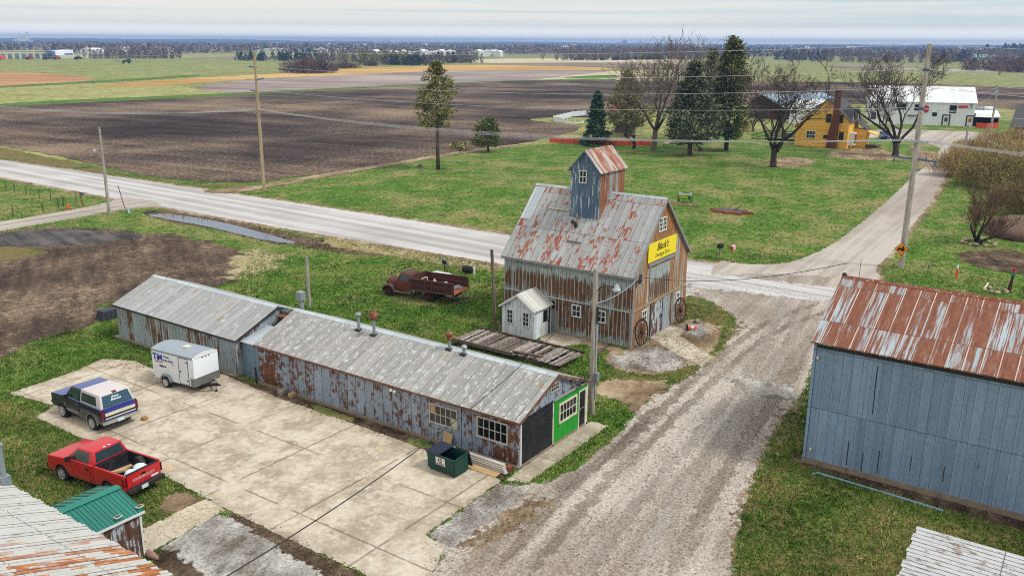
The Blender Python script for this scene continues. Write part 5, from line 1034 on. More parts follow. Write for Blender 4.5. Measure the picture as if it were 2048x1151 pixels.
h = MB(); secs = [(5.02, .58, 1.38, .7), (5.6, .5, 1.34, .62), (6.05, .42, 1.28, .56), (6.3, .36, 1.2, .62), (6.38, .22, 1.08, .72)]
def ring(x, hw, zt, zb): return [(x, hw * math.cos(a), zb + (zt - zb) * max(0, math.sin(a)) ** .6) for a in [math.pi * i / 10 for i in range(11)]]
V = [];
for q in secs: V += ring(*q)
h.add(V, [(i * 11 + j, i * 11 + j + 1, (i + 1) * 11 + j + 1, (i + 1) * 11 + j) for i in range(4) for j in range(10)] + [tuple(44 + j for j in range(11))]); h.build('hood', m_ox, t, 60, local=True)
MB().box(6.3, -.2, .66, 6.42, .2, 1.06).build('grille', m_rust, t, local=True, bevel=.04)
for s in (-1, 1):
    f = MB(); V = []; nA = 14
    for i in range(nA + 1):
        a = -.15 + (math.pi + .45) * i / nA; k_ = 1.0 + .25 * (1 if a < .2 else 0)
        for (dr, dy) in ((0, -.22), (.07, -.1), (.09, .08), (.03, .2), (-.05, .24)): V.append((5.82 + (.5 + dr) * math.cos(a) * 1.08, s * (.72 + dy), .42 + (.5 + dr) * math.sin(a)))
    f.add(V, [(i * 5 + j, i * 5 + j + 1, (i + 1) * 5 + j + 1, (i + 1) * 5 + j) for i in range(nA) for j in range(4)]); f.build('front_fender', m_ox, t, 60, local=True)
    MB().bar((5.3, s * .84, .5), (3.9, s * .84, .46), .26, .05).build('running_board', plain('dusty_running_board', (140, 112, 100), .9, 0, .3), t, local=True)
    wheel(t, 5.82, s * .74, .42, .2, m_rust); wheel(t, 2.25, s * .78, .43, .32, m_rust)
    MB().lathe([(.03, -.12), (.1, -.05), (.11, .03), (.04, .06)], (6.1, s * .56, 1.12), 'x', 12).build('headlight', m_ox, t, 50, local=True)
    dd_ = MB().box(4.02, s * .865 - .004, .7, 4.95, s * .865 + .006, 1.26).build('door', m_oxl, t, local=True); MB().box(4.08, s * .89 - .02, 1.12, 4.22, s * .89 + .01, 1.15).build('handle', m_rust, dd_, local=True)
def onbed(x, y, z=0): return rear + hd * x + Vector((-hd.y, hd.x, 0)) * y + Vector((0, 0, .95 + z))
g_ = 'junk on the old truck bed'
p_ = onbed(1.35, .1); tag(MB().prism([(p_.y - .4, .96), (p_.y + .4, .96), (p_.y + .1, 1.45)], 'x', p_.x - .3, p_.x + .3).build('plastic_tent', plain('pale_blue_plastic', (158, 178, 190), .5), None), 'pale blue folded plastic sheet standing on the old truck bed', 'plastic sheet', g_)
q = MB(); p_ = onbed(.55, -.3); q.obx = None
for i in range(5): q.bar(onbed(.25 + .1 * i, -.75, .05 + .03 * i), onbed(.75 + .05 * i, .15, .06 + .03 * i), .13, .03)
tag(q.build('board_pile', m_trimgrey, None), 'grey boards piled at the open end of the old truck bed', 'boards', g_)
p_ = onbed(3.2, -.2); q = MB(); q.bar(p_ + Vector((-.3, 0, 0)), p_ + Vector((-.3, .1, .55)), .05); q.bar(p_ + Vector((.3, 0, 0)), p_ + Vector((.3, .1, .55)), .05); q.bar(p_ + Vector((-.3, .1, .55)), p_ + Vector((.3, .1, .55)), .05); q.bar(p_ + Vector((-.3, 0, .03)), p_ + Vector((.3, 0, .03)), .05); tag(q.build('loose_window_frame', m_cream, None), 'white square window frame leaning inside the old truck bed', 'frame', g_)  # square window frame, loose among the junk
p_ = onbed(2.6, -.5); tag(MB().lathe([(.12, 0), (.15, .3), (.05, .42), (.05, .5)], p_, 'z', 12).build('jug', m_cream, None, 50), 'pale jug standing inside the old truck bed', 'jug', g_)
# white boxy unit, solar panel, barrel, pipe near the old truck
t = thing('utility_box', 'low white weathered metal box with sloping top behind the old truck', 'box', (51.9, 43.6, 0))
MB().prism([(50.6, .05), (53.0, .05), (53.0, .6), (50.6, .85)], 'y', 42.9, 44.2).build('housing', plain('rusty_white_box', (206, 208, 210), .6, 0, .12, 3, dirt=(120, 70, 56), dsc=1.6), t)
MB().add([(50.5, 42.8, .9), (53.1, 42.8, .64), (53.1, 44.3, .64), (50.5, 44.3, .9), (50.5, 42.8, .86), (53.1, 42.8, .6), (53.1, 44.3, .6), (50.5, 44.3, .86)], [(0, 1, 2, 3), (7, 6, 5, 4), (0, 4, 5, 1), (1, 5, 6, 2), (2, 6, 7, 3), (3, 7, 4, 0)]).build('lid', plain('white_box_lid', (214, 216, 220), .5, 0, .08, 2, dirt=(150, 96, 90), dsc=1.2), t)
t = thing('solar_charger', 'small solar panel on a thin black post near the old truck', 'solar panel', (53.5, 43.9, 0))
MB().tube([(53.5, 43.9, 0), (53.5, 43.9, 1.35)], .025).build('post', m_darkpl, t); MB().bar((53.35, 44.05, 1.7), (53.75, 43.6, 1.25), .55, .03, (0, 0, 1)).build('panel', plain('blue_solar_cells', (60, 74, 100), .2, 0, .2), t); MB().box(53.4, 43.75, 1.2, 53.6, 44.05, 1.5).build('control_box', m_darkpl, t)
t = thing('barrel', 'black barrel lying by a thin stake near the road ditch', 'barrel', (56.0, 43.4, 0))
MB().lathe([(.05, -.4), (.28, -.4), (.3, -.36), (.3, .36), (.28, .4), (.05, .4)], (56.0, 43.4, .3), 'y', 18).build('drum', m_darkpl, t, 40); MB().lathe([(.05, -.02), (.05, .03)], (56, 42.98, .42), 'y', 8).build('bung', m_galv, t)
tag(MB().tube([(55.8, 42.6, 0), (55.78, 42.6, .58)], .09, 10).lathe([(.095, 0), (.11, .01), (.11, .05), (.09, .06)], (55.78, 42.6, .56), 'z', 10).build('stand_pipe', m_white, None, 40), 'short upright white plastic pipe beside the black barrel', 'pipe')
tag(MB().tube([(55.65, 43.75, 0), (55.63, 43.75, 1.05)], .02, 5).box(55.6, 43.72, .95, 55.66, 43.78, 1.07).build('stake', m_galvdk, None), 'thin dark stake standing in grass by the black barrel', 'stake')
tag(MB().bar((54.2, 43.4, .02), (53.4, 42.3, .55), .05, .03).build('board', m_cream, None), 'thin white board leaning in grass between the solar panel and the barrel', 'board')
# dumpster and building scraps
t = thing('dumpster', 'green dumpster with half-open black lid and white recycling sticker', 'dumpster', (27.65, 22.65, 0), R_(-2.5))
m_dg = plain('dark_green_steel', (14, 66, 58), .5, .1, .2, 4, dirt=(40, 52, 46))
b = MB()                                              # local: front toward -x, long side along y
fx, bx, hy = -.5, .46, .8
out = [(fx + .06, .16), (bx - .02, .16), (bx, .98), (fx, .92)]
for s in (-1, 1): b.prism(out, 'y', s * hy, s * (hy - .03))
b.add([(fx + .06, -hy, .16), (fx + .06, hy, .16), (fx, hy, .92), (fx, -hy, .92), (fx + .09, -hy, .16), (fx + .09, hy, .16), (fx + .03, hy, .92), (fx + .03, -hy, .92)], [(0, 1, 2, 3), (7, 6, 5, 4), (0, 4, 5, 1), (1, 5, 6, 2), (2, 6, 7, 3), (3, 7, 4, 0)])
b.box(bx - .05, -hy, .16, bx, hy, .98); b.box(fx + .06, -hy, .14, bx - .02, hy, .2)
b.bar((fx - .02, -hy - .02, .93), (fx - .02, hy + .02, .93), .06, .05); b.bar((fx - .02, -hy - .02, .92), (bx, -hy - .02, .98), .05, .05)
b.build('bin_body', m_dg, t, local=True)
MB().box(fx + .12, -hy + .05, .22, bx - .06, hy - .05, .3).build('rubbish', plain('dark_rubbish', (24, 22, 22), .9, 0, .4, 6), t, local=True)
k = MB(); k.add([(fx - .05, .06, .955), (bx + .02, .06, 1.02), (bx + .02, hy + .03, 1.02), (fx - .05, hy + .03, .955), (fx - .05, .06, .985), (bx + .02, .06, 1.05), (bx + .02, hy + .03, 1.05), (fx - .05, hy + .03, .985)], [(3, 2, 1, 0), (4, 5, 6, 7), (0, 1, 5, 4), (1, 2, 6, 5), (2, 3, 7, 6), (3, 0, 4, 7)])
for i in range(4): k.bar((fx - .02, .14 + .2 * i, 1.0), (bx, .14 + .2 * i, 1.065), .07, .03)
k.build('lid', plain('faded_black_lid', (44, 46, 66), .6, 0, .15), t, local=True)
MB().add([(bx + .03, -.02, 1.0), (bx + .03, -hy, 1.0), (bx + .28, -hy, .18), (bx + .28, -.02, .18), (bx + .07, -.02, 1.0), (bx + .07, -hy, 1.0), (bx + .32, -hy, .18), (bx + .32, -.02, .18)], [(3, 2, 1, 0), (4, 5, 6, 7), (0, 1, 5, 4), (1, 2, 6, 5), (2, 3, 7, 6), (3, 0, 4, 7)]).build('lid', m_darkpl, t, local=True)
st_ = MB().add([(fx + .012, -.26, .46), (fx + .012, .28, .46), (fx - .018, .28, .84), (fx - .018, -.26, .84), (fx + .03, -.26, .46), (fx + .03, .28, .46), (fx, .28, .84), (fx, -.26, .84)], [(0, 1, 2, 3), (7, 6, 5, 4), (0, 4, 5, 1), (1, 5, 6, 2), (2, 6, 7, 3), (3, 7, 4, 0)]).build('sticker', m_white, t, local=True)
m_rg = plain('sticker_green', (24, 112, 66), .5, 0, .05); m_rr = plain('sticker_red', (150, 34, 34), .5, 0, .05)
uz = Vector((-.03, 0, .38)).normalized()
for i, mm in enumerate((m_rg, m_rg, m_rr)):
    a = R_(90 + 120 * i); q = MB()
    for j in range(5):
        a0, a1 = a + j * .3, a + (j + 1) * .3
        def pt(an, r): return Vector((fx - .024 + .0, .01 + r * math.cos(an), .7 + r * math.sin(an))) + Vector((.0, 0, 0))
        q.add([pt(a0, .06), pt(a0, .115), pt(a1, .115), pt(a1, .06)] + [v + Vector((.02, 0, 0)) for v in (pt(a0, .06), pt(a0, .115), pt(a1, .115), pt(a1, .06))], [(0, 1, 2, 3), (7, 6, 5, 4), (0, 4, 5, 1), (1, 5, 6, 2), (2, 6, 7, 3), (3, 7, 4, 0)])
    q.build('recycling_arrow', mm, st_, local=True)
text('515.964.5209', .078, m_rr, st_, (fx - .012, .01, .52), (0, -1, 0), uz, 'lettering', .004, 0, .002)
for x in (fx + .16, bx - .12):
    for y in (-.66, .66):
        k = MB().box(x - .04, y - .04, .1, x + .04, y + .04, .16).build('caster', m_galvdk, t, local=True); MB().lathe([(.075, -.025), (.075, .025)], (x + .02, y, .076), 'y', 12).build('caster_wheel', m_tyre, k, local=True)
tag(MB().add([(28.3, 22.2, .05), (28.3, 20.5, .05), (29.1, 20.58, .05), (29.1, 22.3, .05), (28.3, 22.2, .07), (28.3, 20.5, .07), (29.1, 20.58, .07), (29.1, 22.3, .07)], [(3, 2, 1, 0), (4, 5, 6, 7), (0, 1, 5, 4), (1, 2, 6, 5), (2, 3, 7, 6), (3, 0, 4, 7)]).build('plywood_sheet', m_ply, None), 'tan plywood sheet lying flat on concrete beside the dumpster', 'plywood')
q = MB()
for i, (x, z, h) in enumerate(((28.86, .1, .03), (28.88, .16, .03), (28.9, .23, .04), (28.95, .3, .05), (29.0, .38, .06))): q.bar((x, 23.95 - .05 * i, z), (x - .03, 20.25 + .06 * i, z), .2, h)
tag(q.build('siding_pile', plain('pale_siding', (196, 190, 180), .6, 0, .12, 4), None), 'pile of long pale siding boards beside the shed wall behind the dumpster', 'siding')
tag(MB().add([(29.3, 24.35, .1), (29.3, 23.85, .1), (29.5, 23.85, .72), (29.5, 24.35, .8), (29.33, 24.35, .1), (29.33, 23.85, .1), (29.53, 23.85, .72), (29.53, 24.35, .8)], [(0, 1, 2, 3), (7, 6, 5, 4), (0, 4, 5, 1), (1, 5, 6, 2), (2, 6, 7, 3), (3, 7, 4, 0)]).build('plywood_scrap', m_ply, None), 'small tan plywood scrap leaning on the blue shed wall', 'plywood')
m_brick = plain('red_brick', (140, 74, 56), .9, 0, .25, 6); m_rock = plain('grey_field_stone', (150, 138, 126), .9, 0, .3, 5, dirt=(110, 96, 84), bump=.02)
for i, (x, y, s, m_, lab) in enumerate(((29.3, 35.5, .26, m_rock, 'grey block in debris along the shed wall'), (29.35, 34.8, .2, m_ply, 'tan broken stone in debris along the shed wall'), (29.3, 20.5, .16, m_brick, 'red brick at the shed corner below the rusty panel'))):
    tag(MB().box(x - s, y - s * .7, .03, x + s, y + s * .7, .03 + s * 1.1).build('block', m_, None, bevel=.03), lab, 'block')
tag(MB().blob(at(290, 836, .1), (.2, .12, .12), .2).build('stone', plain('orange_stone', (168, 112, 60), .9, 0, .3), None, True), 'small orange stone on concrete behind the blue vehicle', 'stone')
tag(MB().blob(at(1394, 642, .12), (.26, .2, .18), .15).build('stone', m_rock, None, True), 'round pale stone in grass near the far barn wheel', 'stone')
tag(MB().blob(at(302, 1109, .1), (.16, .42, .16), .12).build('stone', plain('pink_stone', (150, 116, 104), .9, 0, .25), None, True), 'long pinkish stone at the foot of the green-roofed shed', 'stone')
tag(MB().bar((29.5, 37.9, .02), (29.62, 38.1, .9), .1, .04).build('board', m_rust, None), 'rust-brown board leaning at the joint of the two metal sheds', 'board')
t = thing('storage_bin', 'dark grey ribbed plastic tub upside down beside the far metal shed', 'tub', (31.5, 56.0, 0))
b = MB(); P = frustum(b, (-.62, .62, .5, 0), (-.5, .5, .4, .62)); b.build('tub', plain('charcoal_plastic', (52, 58, 66), .6, 0, .15), t, local=True, bevel=.06)
q = MB(); q.box(-.68, -.56, 0, .68, .56, .07)
for x in (-.35, 0, .35): q.bar((x, -.5, .05), (x, -.41, .6), .08, .04, (0, 1, 0))
for y in (-.2, .2): q.bar((-.62, y, .05), (-.51, y, .6), .08, .04)
q.build('rim', plain('charcoal_rim', (44, 50, 58), .6, 0, .15), t, local=True)
m_or = plain('safety_orange', (232, 84, 40), .6, 0, .08); m_coneb = plain('black_cone_base', (30, 30, 30), .8)
def cone(name, label, base, lying):
    t = thing(name, label, 'cone', base)
    if lying:
        MB().lathe([(.16, 0), (.12, .25), (.045, .66), (.03, .7)], (0, 0, .17), 'y', 14).build('body', m_or, t, 50, local=True)
        MB().lathe([(.125, .24), (.085, .44)], (0, 0, .17), 'y', 14).build('white_band', m_white, t, 50, local=True); MB().box(-.2, -.04, 0, .2, .0, .38).build('base', m_coneb, t, local=True)
        t.rotation_euler.z = R_(215)
    else:
        t.scale = (.62,) * 3; MB().lathe([(.3, .06), (.22, .5), (.1, 1.1), (.06, 1.15)], (0, 0, 0), 'z', 14).build('body', m_or, t, 50, local=True); MB().lathe([(.19, .62), (.15, .84)], (0, 0, 0), 'z', 14).build('white_band', m_white, t, 50, local=True); MB().box(-.4, -.4, 0, .4, .4, .06).build('base', m_coneb, t, local=True)
cone('traffic_cone', 'orange and white traffic cone lying on its side near the barn doors', Vector((52.6, 22.2, .03)), True)
cone('traffic_cone', 'small upright orange cone beside the wire fence at the side lane', Vector((51.84, 97.58, 0)), False)
# ---------------- poles, wires, signs
def pole(name, label, p, h, r0=.16, r1=.11, mat=None, lean=(0, 0), group=None):
    t = thing(name, label, 'pole', (p[0], p[1], 0), 0, group)
    MB().tube([(0, 0, -.05), (lean[0] * .5, lean[1] * .5, h * .5), (lean[0], lean[1], h)], [r0, (r0 + r1) / 2, r1], 10).build('shaft', mat or m_pole, t, 50, local=True)
    return t
m_bluearm = plain('blue_grey_arm', (84, 104, 136), .6, .2, .15); m_ins = plain('grey_insulator', (170, 178, 186), .4, 0, .1); m_wire = plain('aluminium_wire', (186, 190, 196), .5, .3, .05); m_wiredk = plain('black_cable', (46, 46, 48), .7, 0, .1)
t = pole('utility_pole', 'tall brown utility pole by the dirt track left of the black field', (73.9, 90.5), 17.2, .24, .15, m_polebrown)
for zz_, s in ((15.4, 1), (13.95, -1), (12.5, 1)):
    k = MB().bar((0, 0, zz_ - .05), (0, s * 1.25, zz_ + .08), .1, .13).build('insulator_arm', m_bluearm, t, local=True); MB().lathe([(.05, 0), (.12, .05), (.06, .1), (.12, .15), (.04, .2)], (0, s * 1.25, zz_ + .1), 'z', 8).build('insulator', m_ins, k, local=True)
k = MB().bar((0, -1.1, 10.1), (0, 1.1, 10.1), .1, .12).build('crossarm', m_polebrown, t, local=True)
for s in (-1, 1): MB().bar((0, s * .1, 9.2), (0, s * .85, 10.0), .05, .05).build('brace', m_galv, k, local=True)
for y in (-1.0, -.4, .4, 1.0): MB().lathe([(.04, 0), (.09, .04), (.04, .1)], (0, y, 10.16), 'z', 8).build('insulator', m_ins, k, local=True)
MB().lathe([(.06, 0), (.1, .06), (.05, .14)], (0, 0, 17.2), 'z', 8).build('insulator', m_ins, t, local=True)
RP = (79.5, 14.3)
t = pole('utility_pole', 'tallest grey utility pole carrying the orange tractor sign at the lane', RP, 18.62, .27, .18, m_pole)
for zz_ in (16.6, 13.5):
    k = MB().lathe([(.2, -.12), (.26, -.05), (.26, .1), (.2, .16)], (0, 0, zz_), 'z', 10).build('insulator_band', m_bluearm, t, 50, local=True); MB().bar((0, 0, zz_), (0, .5, zz_ + .05), .09, .09).build('insulator', m_ins, k, local=True)
MB().bar((0, -.1, 15.9), (-.05, -.9, 15.95), .05, .05).build('bracket', m_ins, t, local=True)
k = MB().bar((0, -1.7, 9.25), (0, 1.7, 9.45), .12, .14).build('crossarm', m_bluearm, t, local=True)
for y, d in ((-1.6, -.5), (1.6, -.35), (-.9, .3)): MB().bar((0, y, 9.3), (0, y + .05, 9.3 + d), .1, .1).build('insulator', m_bluearm, k, local=True)
k = MB().bar((-.25, -.9, 10.8), (-.25, .9, 10.8), .1, .1).bar((-.25, -.2, 9.9), (-.25, -.85, 10.75), .06, .06).build('bracket_arm', m_ins, t, local=True)
for y in (-.85, -.3, .3, .85): MB().lathe([(.05, 0), (.11, .05), (.05, .12)], (-.25, y, 10.85), 'z', 8).build('insulator', m_ins, k, local=True)
# tractor crossing sign
sgn = Vector((79.15, 14.36, 1.74)); nrm = Vector((-1, -.1, 0)).normalized(); ux = Vector((-nrm.y, nrm.x, 0)) * -1 if False else Vector((.1, -1, 0)).normalized()
t = thing('road_sign', 'orange diamond road sign with black tractor on the tall grey pole', 'sign', sgn)
m_orsign = plain('orange_sign_face', (244, 148, 24), .5, 0, .04)
def flat(mb, pts, d0, d1): 
    n_ = len(pts); V = [ux * a + Vector((0, 0, b)) + nrm * d0 for a, b in pts] + [ux * a + Vector((0, 0, b)) + nrm * d1 for a, b in pts]
    return mb.add(V, [tuple(range(n_)), tuple(range(2 * n_ - 1, n_ - 1, -1))] + [(i, n_ + i, n_ + (i + 1) % n_, (i + 1) % n_) for i in range(n_)])
flat(MB(), [(0, -.56), (.56, 0), (0, .56), (-.56, 0)], .12, .15).build('sign_back', m_darkpl, t, local=True)
flat(MB(), [(0, -.53), (.53, 0), (0, .53), (-.53, 0)], .152, .16).build('sign_face', m_orsign, t, local=True)
q = MB(); circ = lambda cx, cy, r: [(cx + r * math.cos(a), cy + r * math.sin(a)) for a in [i * math.pi / 8 for i in range(16)]]
flat(q, circ(.1, -.04, .16), .162, .168); flat(q, circ(-.26, -.14, .08), .162, .168); flat(q, [(-.3, -.08), (.1, -.1), (.16, .08), (-.3, .1)], .162, .17); flat(q, [(.06, .05), (.2, .05), (.2, .13), (.12, .32), (.07, .3)], .162, .172)
q.build('tractor_symbol', m_ink, t, local=True)
t = thing('small_sign', 'small yellow animal-shaped sign under the orange tractor sign', 'sign', (79.2, 14.37, 1.12))
flat(MB(), [(-.18, .16), (-.3, .12), (-.2, .02), (-.16, -.16), (.0, -.2), (.16, -.14), (.2, .04), (.16, .2), (.04, .22), (-.06, .16)], .09, .12).build('sign_face', plain('dull_yellow', (230, 190, 50), .6), t, local=True)
flat(MB(), circ(.06, .0, .07), .121, .126).build('red_mark', m_logor, t, local=True)
# lamp pole on the left, yard lamp pole, plain posts
t = pole('lamp_pole', 'slender grey pole with side lamp beside the white road junction', (52.9, 91.1), 9.3, .19, .11, m_pole)
k = MB().tube([(0, 0, 6.0), (0, .7, 6.7), (0, 1.35, 6.9)], .035).build('arm', m_galv, t, 50, local=True); MB().lathe([(.06, .2), (.12, .1), (.2, 0), (.17, -.14), (.08, -.18)], (0, 1.5, 6.85), 'z', 12).build('lamp_head', m_ins, k, 50, local=True)
MB().lathe([(.05, 0), (.1, .06), (.05, .16)], (0, 0, 9.3), 'z', 8).build('insulator', m_ins, t, local=True)
MB().tube([(0, -.1, 8.9), (.3, -1.0, 5.2)], .02, 4).build('drop_wire', m_polebrown, t, local=True)
t = pole('yard_pole', 'yard light pole between the green shed end and the barn', (36.85, 20.55), 7.75, .17, .12, m_pole)
k = MB().tube([(0, 0, 6.5), (.1, -.25, 6.85), (.2, -.7, 6.95), (.25, -.95, 6.9)], .035, 8).build('arm', m_galvdk, t, 50, local=True)
MB().lathe([(.05, .2), (.13, .1), (.14, 0), (.22, -.06), (.2, -.16), (.06, -.2)], (.27, -1.05, 6.88), 'z', 12).build('lamp_head', m_ins, k, 50, local=True)
MB().tube([(-.02, -.2, .9), (-.02, -.17, 5.9)], .04, 8).build('conduit', m_ins, t, local=True); MB().box(-.14, -.36, 1.9, .1, -.16, 2.35).build('meter_box', m_galv, t, local=True, bevel=.02)
q = MB()
for i in range(5): q.tube([(-.05, -.16, 5.9 - .06 * i), (-.15, -.4 + .05 * i, 5.4 - .1 * i), (-.05, -.2, 4.9 + .1 * i), (-.02, -.15, 5.8)], .018, 4)
q.tube([(-.12, .1, 6.0), (-.2, .45, 5.5), (-.15, .3, 5.0), (-.1, .1, 4.6)], .02, 4); q.build('cable_loop', m_wiredk, t, local=True)
pole('post', 'old bare wooden post standing in grass behind the front shed roof', (41.33, 46.54), 3.8, .13, .11, m_pole)
pole('post', 'tall dark bare wooden post left of the barn and hut', (45.31, 32.82), 5.4, .12, .11, m_post, (.05, .35))
t = pole('pole', 'short thin grey pole at the lane edge beside the shrub thicket', (157.35, 21.1), 6.2, .2, .15, m_pole)
MB().box(-.2, -.15, 6.0, .2, .15, 6.3).build('cap', m_galv, t, local=True)
t = pole('transformer_pole', 'weathered pole with grey transformer drum beside the white building', (209.5, 23.7), 10.8, .24, .18, m_pole)
MB().lathe([(.05, -.5), (.34, -.5), (.36, -.4), (.36, .45), (.3, .55), (.05, .56)], (-.5, 0, 9.0), 'z', 14).build('transformer', m_galv, t, 50, local=True)
MB().bar((0, -.8, 10.3), (0, .8, 10.3), .1, .12).build('crossarm', m_pole, t, local=True)
def wire(name, label, a, b, sag, r=.015, mat=None, n=20, cat='wire', group='overhead wires between the tall poles', ext=True):
    a, b = Vector(a), Vector(b); P = []
    for i in range(n + 1):
        u = i / n; q = a.lerp(b, u); q.z -= sag * 4 * u * (1 - u); P.append(q)
    return tag(MB().tube(P, r, 4).build(name, mat or m_wire, None, uv=False), label, cat, group)
LP = (73.9, 90.5)
dirv = Vector((RP[0] - LP[0], RP[1] - LP[1], 0)).normalized()
names = {0: 'topmost', 1: 'second', 2: 'third', 3: 'fourth'}
spans = [((0, 0, 17.35), (0, 0, 18.6), .6, 'thin topmost static wire'), ((0, 1.2, 15.6), (0, .5, 16.65), 1.1, 'upper single line wire'), ((0, -1.2, 14.15), (0, .1, 15.25), 1.2, 'middle single line wire'), ((0, 1.2, 12.7), (0, .5, 13.55), 1.1, 'lower single line wire')]
for i, y in enumerate((-1.0, -.4, .4, 1.0)): spans.append(((0, y, 10.2 + .02 * i), (-.25, (-.85, -.3, .3, .85)[i], 10.95 + .01 * i), 1.25 + .12 * i, ('nearest', 'second', 'third', 'farthest')[i] + ' wire of the low bundle of four'))
for o1, o2, sg, nm in spans:
    A = Vector((LP[0] + o1[0], LP[1] + o1[1], o1[2])); B = Vector((RP[0] + o2[0], RP[1] + o2[1], o2[2]))
    wire('overhead_wire', nm + ' between the two tall poles', A, B, sg)
    wire('overhead_wire', nm + ' leaving the tall brown pole leftwards', A, A - dirv * 90 + Vector((0, 0, -.2)), sg + .5)
    wire('overhead_wire', nm + ' leaving the tall grey pole rightwards', B, B + dirv * 85 + Vector((0, 0, -.4)), sg + .5)
wire('overhead_wire', 'thin wire from the tall grey pole to the transformer pole, upper', (79.5, 14.3, 16.6), (209.5, 23.7, 10.4), 1.5, .018)
wire('overhead_wire', 'thin wire from the tall grey pole to the transformer pole, lower', (79.5, 14.3, 13.5), (209.5, 23.7, 9.6), 1.5, .018)
wire('overhead_wire', 'wire from the transformer pole out over the dark-roofed shed', (209.5, 23.7, 10.4), (235, -10, 10.0), .8, .018)
wire('overhead_wire', 'low slanting wire over the shrub thicket and orchard tree', (157.35, 21.1, 5.9), (80, -6, 5.4), .7, .014)
wire('overhead_wire', 'second low slanting wire just under the first over the thicket', (157.35, 21.1, 4.9), (110, -5, 5.2), .7, .014)
MAST = (8.6, 15.05, 6.9)
wire('service_cable', 'black service cable sagging over the concrete pad from the yard light pole', (36.8, 20.7, 6.55), MAST, 1.0, .022, m_wiredk, 26, 'cable', None)
t = thing('service_mast', 'grey service mast on the big white-roofed building holding the black cable', 'mast', (MAST[0], MAST[1], 4.9))
MB().tube([MAST[:2] + (4.8,), MAST[:2] + (6.95,)], .04, 8).build('mast', m_galv, t); MB().lathe([(.05, 0), (.09, .05), (.05, .12)], MAST, 'z', 8).build('weatherhead', m_galv, t)
wire('service_cable', 'grey cable from the yard light pole to the barn corner', (36.85, 20.5, 6.0), (47.5, 23.5, 4.5), .25, .02, m_wire, 14, 'cable', None)
wire('service_cable', 'dark cable from the barn gable across the road toward the dark barn', (47.7, 23.35, 4.55), (41.95, 9.9, 8.6), .5, .016, m_wiredk, 14, 'cable', None)
# signs, mailboxes and markers
def mailbox(x, y, label, mat, face):
    t = thing('mailbox', label, 'mailbox', (x, y, 0), 0, 'roadside mailboxes')
    MB().bar((0, 0, 0), (0, 0, 1.0), .1, .1).build('post', m_polebrown, t, local=True)
    pr = [(-.2, 0), (.2, 0), (.2, .22)] + [(.2 * math.cos(a), .22 + .16 * math.sin(a)) for a in [math.pi * i / 8 for i in range(1, 8)]] + [(-.2, .22)]
    MB().prism([(a, 1.0 + b) for a, b in pr], 'x', -.34, .34).build('box', mat, t, 40, local=True); MB().prism([(a * .94, 1.01 + b * .95) for a, b in pr], 'x', -.36, -.341).build('door', face, t, local=True)
    MB().box(.0, -.225, 1.25, .03, -.205, 1.52).build('flag', m_logor, t, local=True)
mailbox(73.3, 28.3, 'black mailbox on a wooden post by the white road', m_darkpl, m_darkpl)
mailbox(73.3, 27.15, 'pale mailbox with red door on a post by the white road', plain('rosy_mailbox', (206, 170, 160), .6, 0, .1), plain('red_mailbox_door', (150, 62, 50), .6, 0, .2))
t = thing('open_sign', 'green and white roadside sign reading OPEN 10 TO 6 on the lawn', 'sign', (97.5, 42.5, 0), R_(8))
MB().box(-.03, -.95, .15, .03, .95, 1.0).build('green_board', plain('sign_green', (22, 120, 52), .6, 0, .06), t, local=True)
pk = MB()
for i in range(11): y = -.75 + i * .15; hh2 = 1.34 - .2 * (1 - (abs(i - 5) / 5.) ** 1.5); pk.box(-.02, y - .06, 1.0, .02, y + .06, hh2 + .06)
pk.build('white_pickets', m_white, t, local=True)
m_yl = plain('sign_yellow', (236, 226, 60), .6, 0, .04)
text('OPEN', .4, m_yl, t, (-.036, .18, .76), (0, -1, 0), (0, 0, 1), 'lettering', .004, 0, .01); text('10 TO 6', .36, m_yl, t, (-.036, -.02, .37), (0, -1, 0), (0, 0, 1), 'lettering', .004, 0, .008)
for y in (-.85, .85): MB().box(-.05, y - .05, 0, .05, y + .05, 1.0).build('leg', m_polebrown, t, local=True)
rg = random.Random(5)
q = MB()
for i in range(46):
    a = rg.uniform(0, 6.28); r_ = rg.uniform(.7, 1.5); p_ = Vector((96.6 + .8 * math.cos(a) * r_, 42.4 + 1.5 * math.sin(a) * r_, .08)); q.bar(p_, p_ + Vector((rg.uniform(-.4, .4), rg.uniform(-.6, .6), rg.uniform(-.02, .14))), .09, .07)
tag(q.build('driftwood_pile', m_polebrown, None), 'ring of grey driftwood and rocks around the green OPEN sign', 'driftwood')
t = thing('maple_leaf_bed', 'brick-red leaf-shaped raised bed lying on the lawn', 'planter', (95.2, 35.9, 0))
lf = [(1.9, .5), (1.0, .7), (1.3, 1.6), (.4, 1.3), (0, 2.3), (-.5, 1.4), (-1.4, 1.5), (-.9, .5), (-1.5, -.1), (-1.0, -.8), (-1.2, -1.7), (-.2, -1.3), (.3, -2.6), (.7, -1.2), (1.6, -1.5), (1.2, -.4)]
MB().prism([(95.2 + a * .95, 35.9 + b * 1.05) for a, b in lf], 'z', .0, .24).build('edging', plain('orange_timber_edging', (152, 82, 44), .85, 0, .35, 6), t); MB().prism([(95.2 + a * .86, 35.9 + b * .96) for a, b in lf], 'z', .241, .27).build('bed_soil', plain('purple_brown_mulch', (92, 76, 82), .95, 0, .4, 5), t)
q = MB().bar((95.9, 35.6, .3), (95.7, 34.6, .95), .16, .12).bar((95.5, 35.9, .3), (96.1, 35.2, .5), .12, .1); q.build('driftwood', m_polebrown, t)
